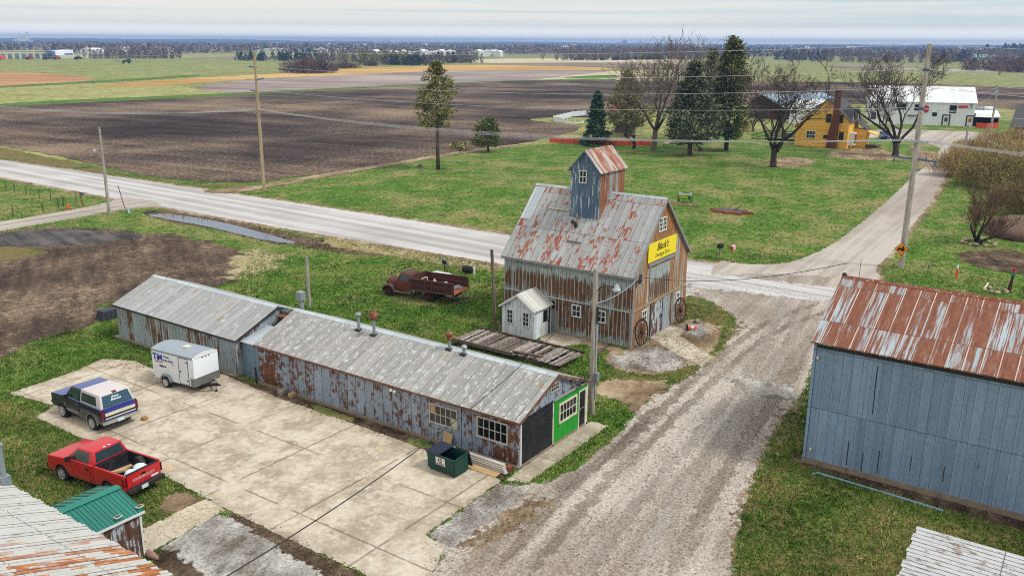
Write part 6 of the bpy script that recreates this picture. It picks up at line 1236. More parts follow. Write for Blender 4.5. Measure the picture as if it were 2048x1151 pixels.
t = thing('marker_post', 'orange and white utility marker post on a pale patch of grass', 'marker', (78.24, 9.76, 0)); MB().lathe([(.09, 0), (.09, .85)], (0, 0, 0), 'z', 10).build('post', m_or, t, 40, local=True); MB().lathe([(.085, .85), (.085, 1.1), (.03, 1.15)], (0, 0, 0), 'z', 10).build('white_top', m_white, t, 40, local=True)
t = thing('painted_post', 'carved brown post with coloured top beside a ring of stones', 'post', (76, 5.72, 0)); MB().tube([(0, 0, 0), (.02, -.15, 1.4)], [.16, .1], 8).build('shaft', m_rust, t, 40, local=True)
MB().box(-.13, -.3, 1.35, .16, .0, 1.7).build('green_head', plain('leaf_green', (60, 130, 70), .6), t, local=True, bevel=.03); MB().box(-.1, -.26, 1.7, .12, -.05, 2.0).build('red_top', m_logor, t, local=True, bevel=.03); MB().bar((0, .12, .1), (0, -.02, 1.3), .06, .05).build('pale_stave', m_cream, t, local=True)
t = thing('water_hydrant', 'thin blue yard hydrant standing in the grass near the tall pole', 'hydrant', (78.43, 11.97, 0)); MB().tube([(0, 0, 0), (0, 0, .8)], .035, 6).build('pipe', plain('blue_hydrant', (70, 110, 130), .5), t, local=True); MB().bar((0, -.02, .8), (0, -.25, .7), .06, .05).build('spout', m_galv, t, local=True)
def stone_ring(c, n, r, s, label, seed):
    rg = random.Random(seed); t = thing('stone_ring', label, 'stones', (c[0], c[1], 0))
    for i in range(n):
        a = 6.283 * i / n + rg.uniform(-.15, .15); k = s * rg.uniform(.7, 1.3)
        MB().blob((r * math.cos(a) + rg.uniform(-.1, .1), r * 1.1 * math.sin(a), k * .4), (k, k * .8, k * .6), .15, rg, 1).build('stone', (m_rock, m_stone2)[i % 2], t, True, local=True)
m_stone2 = plain('tan_field_stone', (182, 156, 132), .9, 0, .25, 5)
stone_ring((94.15, 10.24), 16, 1.35, .3, 'ring of tan field stones around the spreading orchard tree', 3); stone_ring((75.9, 6.6), 9, .75, .24, 'small ring of grey stones beside the carved post', 4)
tag(MB().bar((75.9, 7.35, .1), (76.5, 7.2, .45), .12, .1).build('log', m_cream, None), 'white bleached log leaning on the small stone ring', 'log')
tag(MB().tube([(102.2, 88.3, 0), (102.2, 88.3, .55)], [.42, .34], 10).build('stump', m_post, None, 40), 'short dark tree stump left of the tall thin cedar', 'stump')
# wire fence at the left
t = thing('wire_fence', 'wire fence on thin dark posts along the left pasture', 'fence', (53.5, 108, 0))
fp = [at(*q) for q in ((-30, 372), (12, 379), (29, 384), (52, 391), (79, 397), (102, 400), (127, 413), (118, 416), (87, 425), (27, 431), (-40, 440))]
for p_ in fp: MB().bar((p_.x, p_.y, 0), (p_.x + rnd.uniform(-.12, .12), p_.y + rnd.uniform(-.2, .2), rnd.uniform(1.05, 1.3)), .06, .06).build('post', m_trim, t)
for zz_ in (.35, .7, 1.05): MB().tube([(p_.x, p_.y, zz_) for p_ in fp], .012, 3).build('strand', m_galvdk, t, uv=False)
t = thing('address_sign', 'small blue and white sign on a rusty post at the end of the wire fence', 'sign', at(166, 412)); MB().bar((0, 0, 0), (-.1, .15, 1.5), .12, .1).build('post', m_rustpipe, t, local=True); MB().box(-.15, -.65, 1.3, -.1, .15, 1.62).build('sign_face', plain('slate_sign', (72, 96, 124), .5), t, local=True)
for q, lab in ((((152, 405)), 'leaning dark brace post at the end of the wire fence'),): p_ = at(*q); tag(MB().bar(p_, p_ + Vector((.3, .4, 1.3)), .12, .12).bar(p_ + Vector((.5, .9, 0)), p_ + Vector((.3, .4, 1.2)), .1, .1).build('brace_post', m_post, None), lab, 'post')
p_ = at(259, 427); tag(MB().tube([p_, p_ + Vector((0, .25, .65))], .14, 8).lathe([(.16, 0), (.18, .05), (.1, .12)], p_ + Vector((0, .25, .62)), 'z', 8).build('vent_pipe', plain('pale_aqua_pipe', (150, 180, 186), .5), None, 40), 'short pale blue pipe stub at the ditch end', 'pipe')
p_ = at(250, 417); tag(MB().tube([p_, p_ + Vector((0, .9, 2.6))], .05, 5).lathe([(.06, 0), (.1, .05), (.06, .1)], p_, 'z', 6).build('guy_marker', m_rustpipe, None), 'thin leaning rusty marker rod at the road junction by the ditch', 'rod')
p_ = at(640, 350); tag(MB().tube([p_, p_ + Vector((0, .5, 1.6))], .05, 5).lathe([(.06, 0), (.1, .05), (.06, .1)], p_, 'z', 6).build('guy_marker', m_rustpipe, None), 'thin leaning rusty rod beside the dirt track', 'rod')
# ---------------- trees and shrubs
NR = np.random.default_rng(11)
def quads_mesh(name, V, mat, parent=None, loc=(0, 0, 0)):
    """many loose four-sided leaves or twigs as one mesh; V is n x 4 x 3 in world metres"""
    V = np.asarray(V, float) - np.array(loc, float); n = len(V)
    me = bpy.data.meshes.new(name); me.vertices.add(n * 4); me.vertices.foreach_set('co', V.ravel())
    me.loops.add(n * 4); me.loops.foreach_set('vertex_index', np.arange(n * 4))
    me.polygons.add(n); me.polygons.foreach_set('loop_start', np.arange(n) * 4); me.polygons.foreach_set('loop_total', np.full(n, 4))
    me.update(calc_edges=True); me.materials.append(mat)
    o = bpy.data.objects.new(name, me); COL.objects.link(o)
    if parent is not None: o.parent = parent
    else: o.location = loc
    return o
def leaves(C, ln, wd, updir=None, spread=1.0, rg=NR):
    """a leaf quad at every centre: length ln, width wd, directions random or gathered round updir"""
    n = len(C); d = rg.normal(size=(n, 3)) * spread
    if updir is not None: d += np.asarray(updir)
    d /= np.linalg.norm(d, axis=1)[:, None] + 1e-9
    s = np.cross(d, rg.normal(size=(n, 3))); s /= np.linalg.norm(s, axis=1)[:, None] + 1e-9
    l = (ln * rg.uniform(.6, 1.4, n))[:, None]; w = (wd * rg.uniform(.6, 1.4, n))[:, None]
    a = C - d * l / 2; b = C + d * l / 2
    return np.stack([a - s * w / 2, a + s * w / 2, b + s * w * .3, b - s * w * .3], 1)
def foliage(name, cols, rough=.9, vs=.5):
    n = NT(name); i = n.island(); x, y, z = n.pos()
    k = n.mt('ADD', n.mt('MULTIPLY', i, .6), n.mt('MULTIPLY', n.noise(n.vec(x, y, z), vs, 3), .4))
    return n.end(n.ramp(k, [(.22 + .56 * q / (len(cols) - 1), lin(c)) for q, c in enumerate(cols)]), rough, spec=.08)
f_cedar = foliage('cedar_foliage', [(52, 58, 30), (100, 104, 54), (146, 142, 84), (176, 162, 110)])
f_dark = foliage('dark_cedar_foliage', [(34, 44, 24), (70, 86, 44), (112, 122, 70), (156, 148, 100)])
f_grey = foliage('grey_juniper_foliage', [(30, 40, 26), (64, 76, 52), (112, 120, 96), (146, 142, 112)])
f_spruce = foliage('spruce_foliage', [(20, 38, 28), (38, 64, 46), (62, 94, 68), (92, 120, 90)])
f_pine = foliage('pine_foliage', [(24, 40, 18), (44, 66, 30), (70, 90, 44)])
m_bark = wood_mat('grey_brown_bark', (58, 50, 44), (92, 80, 70), (124, 112, 100)); m_barkd = wood_mat('dark_bark', (38, 33, 30), (62, 54, 48), (90, 80, 70))
m_twig = plain('dark_twigs', (92, 78, 70), .9, 0, .25, 2); m_twigb = plain('brown_twigs', (112, 88, 70), .9, 0, .3, 2); m_twigg = plain('grey_twigs', (124, 111, 102), .9, 0, .3, 2)
def bare_tree(p, label, h, seed, stems=4, split=.16, spread=.55, r0=.5, levels=5, kids=(4, 4, 5, 4, 3), bark=m_barkd, twig=m_twig, name='bare_tree', low=None, up=.25, wig=.22, lens=None, group='trees round the farm lawn', extra=None, rmin=.03):
    rg = random.Random(seed); p = Vector(p); t = thing(name, label, 'tree', p, 0, group); TR, CR = MB(), MB()
    lens = lens or (h * .42, h * .27, h * .17, h * .1, h * .055)
    def grow(a, d, L, r, lev):
        n = 5 if lev < 3 else 3; P = [a]; q = a; dd = d.copy()
        for i in range(n):
            dd = (dd + Vector((rg.gauss(0, wig), rg.gauss(0, wig), rg.gauss(0, wig * .6) + up * .22))).normalized(); q = q + dd * L / n; P.append(q)
        rs = [max(rmin, r * (1 - .62 * i / n)) for i in range(n + 1)]
        (TR if lev < 2 else CR).tube(P, rs, 7 if lev < 2 else (4 if lev == 2 else 3), lev < 2)
        if lev >= levels: return
        for k in range(kids[min(lev, len(kids) - 1)]):
            u = rg.uniform(.3, 1.0); i = min(n - 1, int(u * n)); base = P[i].lerp(P[i + 1], u * n - i)
            ax = Vector((rg.gauss(0, 1), rg.gauss(0, 1), rg.gauss(0, .5))); ax = (ax - dd * ax.dot(dd)).normalized(); an = rg.uniform(.45, 1.05)
            nd = (dd * math.cos(an) + ax * math.sin(an) + Vector((0, 0, up))).normalized()
            grow(base, nd, lens[min(lev, len(lens) - 1)] * rg.uniform(.7, 1.25), rs[i] * rg.uniform(.44, .64), lev + 1)
    top = p + Vector((rg.uniform(-.2, .2), rg.uniform(-.2, .2), h * split))
    TR.tube([p + Vector((0, 0, -.1)), p + Vector((0, 0, .25)), p.lerp(top, .5), top], [r0 * 1.55, r0 * 1.15, r0, r0 * .95], 9)
    a0 = rg.uniform(0, 6)
    for k in range(stems):
        a = a0 + 6.283 * k / stems + rg.uniform(-.4, .4); nd = Vector((math.cos(a) * spread, math.sin(a) * spread, 1)).normalized()
        grow(top - Vector((0, 0, .3 + .1 * k)), nd, lens[0] * rg.uniform(.85, 1.15), r0 * rg.uniform(.5, .68), 1)
    for (a, d, L, r) in (extra or []): grow(p + Vector(a), Vector(d).normalized(), L, r, 1)
    TR.build('trunk', bark, t, True, uv=False, fix=False); CR.build('crown', twig, t, False, uv=False, fix=False)
    return t
def conifer(p, label, h, w, mat, seed, low=.2, prof=None, nC=700, per=14, cs=.42, ln=.4, wd=.16, r0=.25, droop=0, name='cedar_tree', bark=m_bark, group='trees round the farm lawn', lean=0, ragged=.25, extra=None):
    rg = np.random.default_rng(seed); p = np.array(p, float); t = thing(name, label, 'tree', tuple(p), 0, group); nC = int(nC * .7)
    prof = prof or (lambda u: np.minimum(1, (1 - u) * 1.6 + .05) * np.minimum(1, u * 5 + .4))
    lobes = rg.uniform(0, 6.28, 12); amp = rg.uniform(.5, 1, 12)
    u = rg.uniform(0, 1, nC) ** 1.1; a = rg.uniform(0, 6.283, nC)
    R = w / 2 * prof(u) * (1 + ragged * sum(amp[i] * np.sin((i % 4 + 1) * a + lobes[i] + u * (5 + 3 * i)) for i in range(6)) / 2.2)
    rr = R * np.sqrt(rg.uniform(.12, 1, nC)); z = h * (low + (1 - low) * u) - droop * rr
    C = np.stack([p[0] + rr * np.cos(a), p[1] + rr * np.sin(a), p[2] + z], 1)
    Q = np.repeat(C, per, 0) + rg.normal(size=(nC * per, 3)) * np.array([cs, cs, cs * .55])
    out = np.stack([np.cos(a), np.sin(a), np.full(nC, .35 if not droop else -.15)], 1)
    V = leaves(Q, ln, wd, np.repeat(out, per, 0) * 1.1, .75, rg)
    if extra: V = np.concatenate([V, leaves(np.array(extra[0]) + p + rg.normal(size=(extra[1], 3)) * np.array(extra[2]), ln, wd, None, 1, rg)])
    k = MB(); k.tube([(0, 0, -.1), (0, 0, h * .3), (lean, 0, h * .97)], [r0 * 1.25, r0, .04], 8)
    rr2 = random.Random(seed)
    for i in range(26):
        uu = rr2.uniform(.02, .9); an = rr2.uniform(0, 6.28); zz_ = h * (low + (1 - low) * uu); L = float(w / 2 * prof(np.array([uu]))[0]) * .85
        k.tube([(0, 0, zz_), (L * .5 * math.cos(an), L * .5 * math.sin(an), zz_ + L * (.12 - droop * .4)), (L * math.cos(an), L * math.sin(an), zz_ + L * (.3 - droop))], [r0 * .28 * (1 - uu * .6), r0 * .18, .02], 4)
    k.build('trunk', bark, t, True, local=True, uv=False)
    quads_mesh('crown', V, mat, t, p)
    return t
conifer(at(876, 339), 'tall thin olive cedar with long bare trunk standing alone by the field', 15.7, 5.6, f_cedar, 21, .42, lambda u: np.where(u < .62, .72 + .3 * np.sin(u * 4), 1.9 * (1 - u) + .06), 420, 14, .34, .42, .15, .26, ragged=.5, extra=((1.4, -3.0, 3.6), 240, (.5, .7, .25)))
conifer(at(976, 304), 'small round-topped cedar at the edge of the black field', 5.8, 5.4, f_dark, 22, .2, lambda u: np.sqrt(np.maximum(0, 1 - u ** 1.7)) * (.75 + .3 * np.minimum(1, u * 4)), 360, 14, .28, .34, .14, .2)
conifer(at(1192, 290), 'dark blue-green spruce beside the orange snow fence', 9.8, 6.2, f_spruce, 23, .06, lambda u: (1 - u) * 1.0 + .03, 620, 14, .3, .42, .17, .22, .28, 'spruce_tree', ragged=.18)
conifer(at(1252, 272), 'broad olive cedar half hidden behind the tall bare tree', 13.2, 8.5, f_cedar, 24, .15, None, 640, 14, .42, .48, .18, .3, ragged=.42)
conifer(at(1379, 310), 'wide grey-green juniper with low spreading crown on the lawn', 15.4, 10.6, f_grey, 25, .14, lambda u: np.where(u < .38, .95, np.maximum(.05, 1.28 * (1 - u))) * np.minimum(1, .55 + u * 4), 1000, 14, .45, .5, .19, .36, ragged=.42)
conifer(at(1413, 284), 'narrow grey cedar behind the wide juniper', 17.4, 5.4, f_grey, 26, .2, None, 480, 13, .42, .48, .17, .3, ragged=.42)
conifer(at(1452, 301), 'tallest dark cedar with full layered crown on the lawn', 19.4, 8.2, f_dark, 27, .13, lambda u: np.where(u < .72, .94 - .42 * u, np.maximum(.06, 1.9 * (1 - u) + .05)) * np.minimum(1, .6 + u * 3), 1050, 14, .45, .52, .19, .36, ragged=.42)
bare_tree(at(1308, 300), 'tall bare deciduous tree with many upright limbs behind the cupola', 18.8, 31, 5, .2, .6, .46, 5, (5, 5, 5, 4, 3), m_bark, m_twigg, up=.27, lens=(9.6, 6.0, 3.8, 2.3, 1.3), rmin=.03)
bare_tree(at(1268, 297), 'small bare multi-stemmed tree beside the orange snow fence', 7.6, 32, 3, .12, .6, .3, 4, (4, 4, 4, 3), m_barkd, m_twig, up=.2)
bare_tree(at(1546, 334), 'gnarled bare tree with wide crown left of the yellow house', 17.0, 33, 4, .17, .5, .46, 5, (5, 4, 5, 4, 3), m_barkd, m_twig, wig=.26, up=.24, lens=(8.4, 5.2, 3.3, 2.0, 1.2), rmin=.026, extra=[((.0, -.4, 2.4), (.1, -1, .75), 8.0, .3)])
bare_tree(at(1790, 313), 'gnarled bare tree with wide crown right of the yellow house', 17.2, 34, 5, .13, .62, .5, 5, (5, 4, 5, 4, 3), m_barkd, m_twig, wig=.25, up=.2, lens=(9.2, 5.5, 3.5, 2.1, 1.2), rmin=.027)
bare_tree(at(1506, 262), 'small dark leafless tree in front of the dark open shed', 8.5, 35, 4, .14, .7, .22, 4, (5, 4, 4, 3), m_barkd, m_twig)
bare_tree(at(1957, 487), 'low spreading orchard tree with upswept twigs in the stone ring', 5.6, 36, 5, .12, .95, .24, 4, (6, 6, 6, 5), m_barkd, m_twigb, lens=(3.2, 1.7, 1.2, .75), up=.42, rmin=.016)
bare_tree(at(1998, 150), 'leafless tree beyond the far meadow at the right edge', 8, 37, 4, .1, .5, .3, 3, (5, 5, 4), m_bark, m_twigg)
def bush(p, label, h, w, mats, seed, n=1400, ln=.55, wd=.05, name='shrub', group='shrubs of the right-hand thicket', leaf=None, nl=500, ls=.16, stems=14, flat=.6):
    rg = np.random.default_rng(seed); p = np.array(p, float); t = thing(name, label, 'shrub', tuple(p), 0, group)
    k = MB(); rr = random.Random(seed)
    for i in range(stems):
        a = rr.uniform(0, 6.28); q = rr.uniform(.2, .8); k.tube([(.1 * math.cos(a), .1 * math.sin(a), 0), (w * .22 * q * math.cos(a), w * .22 * q * math.sin(a), h * .4), (w * .46 * q * math.cos(a), w * .46 * q * math.sin(a), h * rr.uniform(.7, .95))], [.06, .04, .015], 4)
    k.build('stems', m_barkd, t, uv=False, local=True, fix=False)
    def pts(m, lo):
        d = rg.normal(size=(m, 3)); d[:, 2] = np.abs(d[:, 2]); d /= np.linalg.norm(d, axis=1)[:, None]; r = rg.uniform(lo, 1, m)[:, None] ** .6
        lump = 1 + .16 * np.sin(d[:, 0] * 6 + seed) + .14 * np.sin(d[:, 1] * 7 + 2 * seed)
        return p + d * r * lump[:, None] * np.array([w / 2, w / 2, h * .8]) + np.array([0, 0, h * .14]), d
    C, d = pts(n, .12); quads_mesh('twigs', leaves(C, ln, wd, d * .8 + np.array([0, 0, .8]), flat, rg), mats, t, p)
    if leaf: C, d = pts(nl, .55); quads_mesh('leaves', leaves(C, ls, ls * .7, None, 1, rg), leaf, t, p)
    return t
f_thick = foliage('thicket_twigs', [(124, 106, 76), (164, 140, 100), (192, 168, 124), (208, 186, 142)]); f_thickd = foliage('dark_thicket_twigs', [(96, 84, 58), (134, 118, 82), (166, 148, 106)])
f_bud = foliage('yellow_green_buds', [(128, 126, 54), (164, 156, 78), (190, 174, 104)]); f_tan = foliage('tan_buds', [(150, 120, 80), (186, 154, 106), (206, 178, 130)])
bs = [((1915, 352), 4.8, 7.5, 'leftmost brown shrub of the thicket at the lane edge', f_thick, f_tan), ((1950, 322), 4.2, 7.5, 'brown shrub of the thicket behind the thin lane pole', f_thick, f_tan), ((1968, 372), 5.0, 9, 'yellow-green shrub in the middle of the thicket', f_thickd, f_bud),
      ((2008, 345), 5.0, 10, 'yellow-green shrub of the thicket below the low bundle of wires', f_thick, f_bud), ((2030, 385), 5.4, 10, 'green budding shrub at the right edge of the thicket', f_thickd, f_bud), ((2000, 305), 4.2, 10, 'tan shrub of the thicket just below the black-walled building', f_thick, f_tan),
      ((2045, 310), 4.6, 11, 'tan shrub at the top right corner of the thicket', f_thick, f_tan), ((2050, 430), 4.6, 8, 'bare purple-brown shrub at the right edge above the mulch', f_thickd, None), ((2062, 350), 5.0, 10, 'brown shrub cut by the right edge of the photo', f_thick, f_tan)]
for i, (q, h, w, lab, mt_, lf_) in enumerate(bs): bush(at(*q), lab, h, w, mt_, 60 + i, 3600, 1.1, .045, leaf=lf_, nl=2600, ls=.13, flat=.5)
bush(at(1486, 262), 'round tan shrub below the tallest dark cedar', 3.0, 4.2, f_thick, 80, 1200, .7, .05, group=None, leaf=f_tan, nl=300)
bush(at(622, 146), 'large brown leafless thicket in the gold stubble field', 9, 34, foliage('plum_twigs', [(72, 56, 54), (104, 84, 78), (134, 112, 100)]), 81, 3000, 3.2, .3, 'thicket', None, stems=20)
bush(at(690, 137), 'small brown leafless thicket beside the large one in the stubble', 5, 22, foliage('plum_twigs_pale', [(86, 70, 64), (120, 100, 88)]), 82, 1000, 2.2, .26, 'thicket', None, stems=10)
bush(at(742, 132), 'tiny brown clump farthest right in the gold stubble', 4, 12, foliage('plum_twigs_far', [(86, 66, 60), (120, 96, 84)]), 83, 500, 2.2, .26, 'thicket', None, stems=8)
p_ = at(2060, 470); m = MB(); rg = random.Random(8); m.blob((p_.x, p_.y, .2), (4.5, 4.0, 1.6), .12, rg, 3)
lp = tag(m.build('leaf_pile', plain('brown_leaf_litter', (112, 88, 76), .95, 0, .6, 4, dirt=(66, 52, 46), dsc=3, bump=.1), None, True), 'large mound of brown dead leaves at the right edge below the thicket', 'leaf pile')
# grass blades: thick near the camera
def scatter_grass(name, n, rng, hgt, wd, mat, seed, inside=None, avoid=True, clump=3, fade=None, keep=False, flat=False):
    rg = np.random.default_rng(seed); m = n * 4
    d = rng[0] + (rng[1] - rng[0]) * rg.uniform(0, 1, m) ** .9; a = YAW + rg.uniform(-.62, .62, m); X, Y = d * np.cos(a), d * np.sin(a)
    ok = np.ones(m, bool)
    if fade: e = (d - rng[0]) / (rng[1] - rng[0]); ok &= rg.uniform(0, 1, m) > np.clip((e - fade) / (1 - fade), 0, 1)
    if keep: e = (d - rng[0]) / (rng[1] - rng[0]); ok &= rg.uniform(0, 1, m) < np.clip(e / .18, 0, 1); inl = sdf(np.array(LAWN), X, Y) > 1; ok &= inl
    if inside is not None: ok &= np.maximum.reduce([sdf(P, X, Y) for P in inside]) > 0
    if avoid:
        for P in ZONES:
            A = np.array(P); bb = (X > A[:, 0].min()) & (X < A[:, 0].max()) & (Y > A[:, 1].min()) & (Y < A[:, 1].max()); bb &= ok
            if bb.any(): k = np.zeros(m, bool); k[bb] = sdf(P, X[bb], Y[bb]) > -.02; ok &= ~k
        for (a0, b0, a1, b1) in ((29.4, 20, 35.8, 52), (47, 23.5, 55.3, 33.5), (44.8, 29.3, 47, 32), (37.8, -15, 46.2, 10), (1, 13, 12.5, 32), (12, 27.5, 15.9, 30.5), (22, -7, 30, 3.8)): ok &= ~((X > a0) & (X < a1) & (Y > b0) & (Y < b1))
    X, Y = X[ok][:n], Y[ok][:n]; C = np.repeat(np.stack([X, Y, np.zeros(len(X))], 1), clump, 0); C[:, :2] += rg.normal(size=(len(C), 2)) * wd * 1.5; h = hgt * rg.uniform(.5, 1.4, len(C)); C[:, 2] = h * .45
    dd = rg.normal(size=(len(C), 3)) * (np.array([1, 1, .25]) if flat else .45) + np.array([0, 0, 0. if flat else 1.])
    if flat: C[:, 2] = .05 + wd * .2
    dd /= np.linalg.norm(dd, axis=1)[:, None]
    s = np.cross(dd, rg.normal(size=(len(C), 3))); s /= np.linalg.norm(s, axis=1)[:, None]; w = wd * rg.uniform(.6, 1.4, len(C))[:, None]; l = h[:, None]
    return stuff(quads_mesh(name, np.stack([C - dd * l / 2 - s * w / 2, C - dd * l / 2 + s * w / 2, C + dd * l / 2 + s * w * .12, C + dd * l / 2 - s * w * .12], 1), mat))
YARD = np.array(px((1372, 588), (1440, 612), (1490, 640), (1460, 690), (1400, 745), (1290, 805), (1232, 880), (1160, 938), (1085, 972), (1004, 968), (853, 1074), (838, 1200), (1440, 1300), (1475, 1090), (1520, 920), (1606, 790), (1640, 690), (1700, 600), (1500, 565), (1380, 570)))
LITTER = [px((500, 776), (560, 790), (709, 835), (900, 893), (960, 930), (940, 945), (806, 890), (700, 852), (560, 805)), px((1578, 912), (1606, 908), (1700, 946), (2048, 1036), (2048, 1064), (1800, 992), (1650, 945)), px((440, 1018), (470, 1020), (700, 1130), (760, 1180), (690, 1180), (560, 1100)), px((1052, 1002), (1088, 988), (1110, 1004), (960, 1098), (905, 1112)), px((1262, 700), (1368, 640), (1450, 660), (1390, 735), (1250, 748)), px((240, 700), (310, 720), (300, 745), (200, 735))]
LAWN = wp((60, -120), (245, -70), (262, 30), (205, 62), (150, 88), (112, 98), (92, 108), (74, 118), (70, 200), (30, 200), (30, 60))
_n = NT('grass_blades'); _i = _n.island(); _x, _y, _z = _n.pos(); _k = _n.mt('ADD', _n.mt('MULTIPLY', _i, .42), _n.mt('MULTIPLY', _n.con(_n.noise(_n.vec(_x, _y, 0), .3, 6, .72), .34, .66), .58))
f_grass = _n.end(_n.ramp(_k, [(.12, lin((38, 66, 16))), (.4, lin((80, 112, 40))), (.64, lin((118, 144, 64))), (.86, lin((182, 170, 112)))]), .9, spec=.08); f_gdry = foliage('dry_grass_blades', [(120, 104, 66), (166, 148, 104), (196, 178, 138)])
scatter_grass('grass', 80000, (22, 84), .13, .05, f_grass, 5, fade=.55)
scatter_grass('grass', 30000, (55, 185), .13, .05, f_grass, 9, fade=.4, keep=True)
scatter_grass('gravel', 26000, (24, 95), .05, .05, foliage('loose_stones', [(84, 76, 70), (128, 120, 112), (176, 170, 164), (206, 202, 198)], vs=.4), 15, [YARD], avoid=False, clump=1, flat=True)
scatter_grass('leaf_litter', 9000, (24, 75), .07, .06, foliage('leaf_litter', [(56, 44, 36), (92, 74, 58), (128, 106, 84), (168, 146, 118)], vs=.4), 16, [np.array(P) for P in LITTER], avoid=False, clump=2, flat=True)
scatter_grass('tall_grass', 5000, (45, 110), .3, .05, f_gdry, 6, [np.array(px((660, 472), (850, 507), (1006, 532), (1000, 548), (850, 530), (640, 494))), np.array(px((270, 422), (450, 438), (600, 475), (700, 495), (690, 508), (560, 470), (440, 445), (330, 434))), np.array(px((0, 380), (150, 408), (120, 424), (0, 440))), np.array(px((0, 470), (115, 455), (243, 462), (240, 452), (115, 445), (0, 464)))], avoid=False)
# ---------------- farmstead across the lawn
def frame(Lb, Rb):
    Lb, Rb = Vector((Lb[0], Lb[1], 0)), Vector((Rb[0], Rb[1], 0)); u = (Rb - Lb).normalized(); return Lb, u, Vector((u.y, -u.x, 0)), (Rb - Lb).length
def onwall(x, y, o, n):
    d = fw * F + rt * (x - CX) - up * (y - CY); e = Vector((0, 0, EYE)); t = (o - e).dot(n) / d.dot(n); return e + d * t
def wbox(mb, fr, ur, zr, nr): return mb.ob(fr[0], fr[1], fr[2], ur, zr, nr)
def wrect(fr, a, b):
    """wall rectangle seen between two pixels: u0, u1, z0, z1"""
    A, B = onwall(*a, fr[0], fr[2]), onwall(*b, fr[0], fr[2]); us = sorted(((A - fr[0]).dot(fr[1]), (B - fr[0]).dot(fr[1]))); zs = sorted((A.z, B.z)); return us[0], us[1], zs[0], zs[1]
def wprism(mb, fr, poly, n0, n1):
    V = [fr[0] + fr[1] * a + fr[2] * n0 + Vector((0, 0, b)) for a, b in poly] + [fr[0] + fr[1] * a + fr[2] * n1 + Vector((0, 0, b)) for a, b in poly]; k = len(poly)
    return mb.add(V, [tuple(range(k - 1, -1, -1)), tuple(range(k, 2 * k))] + [(i, (i + 1) % k, k + (i + 1) % k, k + i) for i in range(k)])
def slab(mb, a, b, c, d, th=.12):
    P = [Vector(q) for q in (a, b, c, d)]; P += [q - Vector((0, 0, th)) for q in P]
    return mb.add(P, [(0, 1, 2, 3), (7, 6, 5, 4), (0, 4, 5, 1), (1, 5, 6, 2), (2, 6, 7, 3), (3, 7, 4, 0)])
m_wsteel = metal_sheet('white_steel_siding', (236, 238, 246), (244, 245, 250), [(226, 228, 236), (232, 234, 240)], .9, .3, .1, (1, 1), (4, .5), .5, .03, .06, (196, 200, 208), .5, .04, panelvar=.05); m_wroof = metal_sheet('white_steel_roof', (226, 228, 230), (236, 238, 240), [(210, 212, 214), (216, 216, 218)], .9, .3, .1, (1, 1), (4, .5), .5, .03, .05, (200, 204, 208), .5, .05)
m_ysid = metal_sheet('yellow_clapboard', (248, 186, 74), (252, 200, 96), [(230, 168, 66), (240, 180, 80)], 30, .3, .1, (1, 1), (1, 4), .5, .02, .01, (190, 132, 44), .3, .08, hj=.28)
m_shing = plain('grey_shingles', (84, 82, 84), .95, 0, .3, 4, dirt=(60, 58, 60)); m_chim = plain('brown_brick_chimney', (112, 66, 48), .95, 0, .4, 5, dirt=(70, 44, 36), dsc=3, bump=.02)
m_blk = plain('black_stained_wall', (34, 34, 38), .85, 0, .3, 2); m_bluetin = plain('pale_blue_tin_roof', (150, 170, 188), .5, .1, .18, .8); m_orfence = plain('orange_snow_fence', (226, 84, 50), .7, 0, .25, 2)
fr = frame((228.68, 52.56), (235.94, 30.69)); o, u, n_, Lw = fr
t = thing('white_building', 'long white steel building with white roof and red signs beyond the lane', 'building', o)
D = 11.
ez, rz = 5.6, 8.9
m = MB(); P = [(0, 0), (-D, 0), (-D, ez), (-D / 2, rz - .1), (0, ez)]
V = [o + n_ * a + Vector((0, 0, b)) for a, b in P] + [o + u * Lw + n_ * a + Vector((0, 0, b)) for a, b in P]
m.add(V, [(4, 3, 2, 1, 0), (5, 6, 7, 8, 9)] + [(i, (i + 1) % 5, 5 + (i + 1) % 5, 5 + i) for i in range(5)]); m.build('wall', m_wsteel, t)
r = MB()
for s in (0, -D):
    k = 1 if s == 0 else -1
    slab(r, o - u * .4 + n_ * (s + .4 * k) + Vector((0, 0, ez - .15)), o + u * (Lw + .4) + n_ * (s + .4 * k) + Vector((0, 0, ez - .15)), o + u * (Lw + .4) - n_ * D / 2 + Vector((0, 0, rz)), o - u * .4 - n_ * D / 2 + Vector((0, 0, rz)))
r.build('roof', m_wroof, t)
def wwin(a, b, mat=m_sash, nx=2, ny=2): q = wrect(fr, a, b); return window(t, o + u * q[0] + Vector((0, 0, q[2])), u, n_, q[1] - q[0], q[3] - q[2], nx, ny, mat, m_glass, .08, .14, proud=.1)
for a, b in (((1744, 226), (1750, 237)), ((1799, 208), (1811, 218)), ((1831, 210), (1841, 220)), ((1901, 212), (1911, 225)), ((1866, 226), (1872, 231))): wwin(a, b, m_darkpl, 2, 1)
for a, b, gl in (((1887, 231), (1896, 251), 0), ((1935, 233), (1944, 253), 1)):
    q = wrect(fr, a, b); d = wbox(MB(), fr, (q[0], q[1]), (.02, q[3]), (.003, .06)).build('door', m_white, t)
    k = MB(); wbox(k, fr, (q[0] - .25, q[0]), (.02, q[3] + .25), (.003, .12)); wbox(k, fr, (q[1], q[1] + .25), (.02, q[3] + .25), (.003, .12)); wbox(k, fr, (q[0], q[1]), (q[3], q[3] + .25), (.003, .12)); k.build('door_frame', m_darkpl, d)
    wbox(MB(), fr, (q[0] + .3, q[1] - .3), (1.0, 1.9), (.061, .075)).build('pane', plain('amber_glass', (176, 110, 50), .4) if gl else m_glass, d)
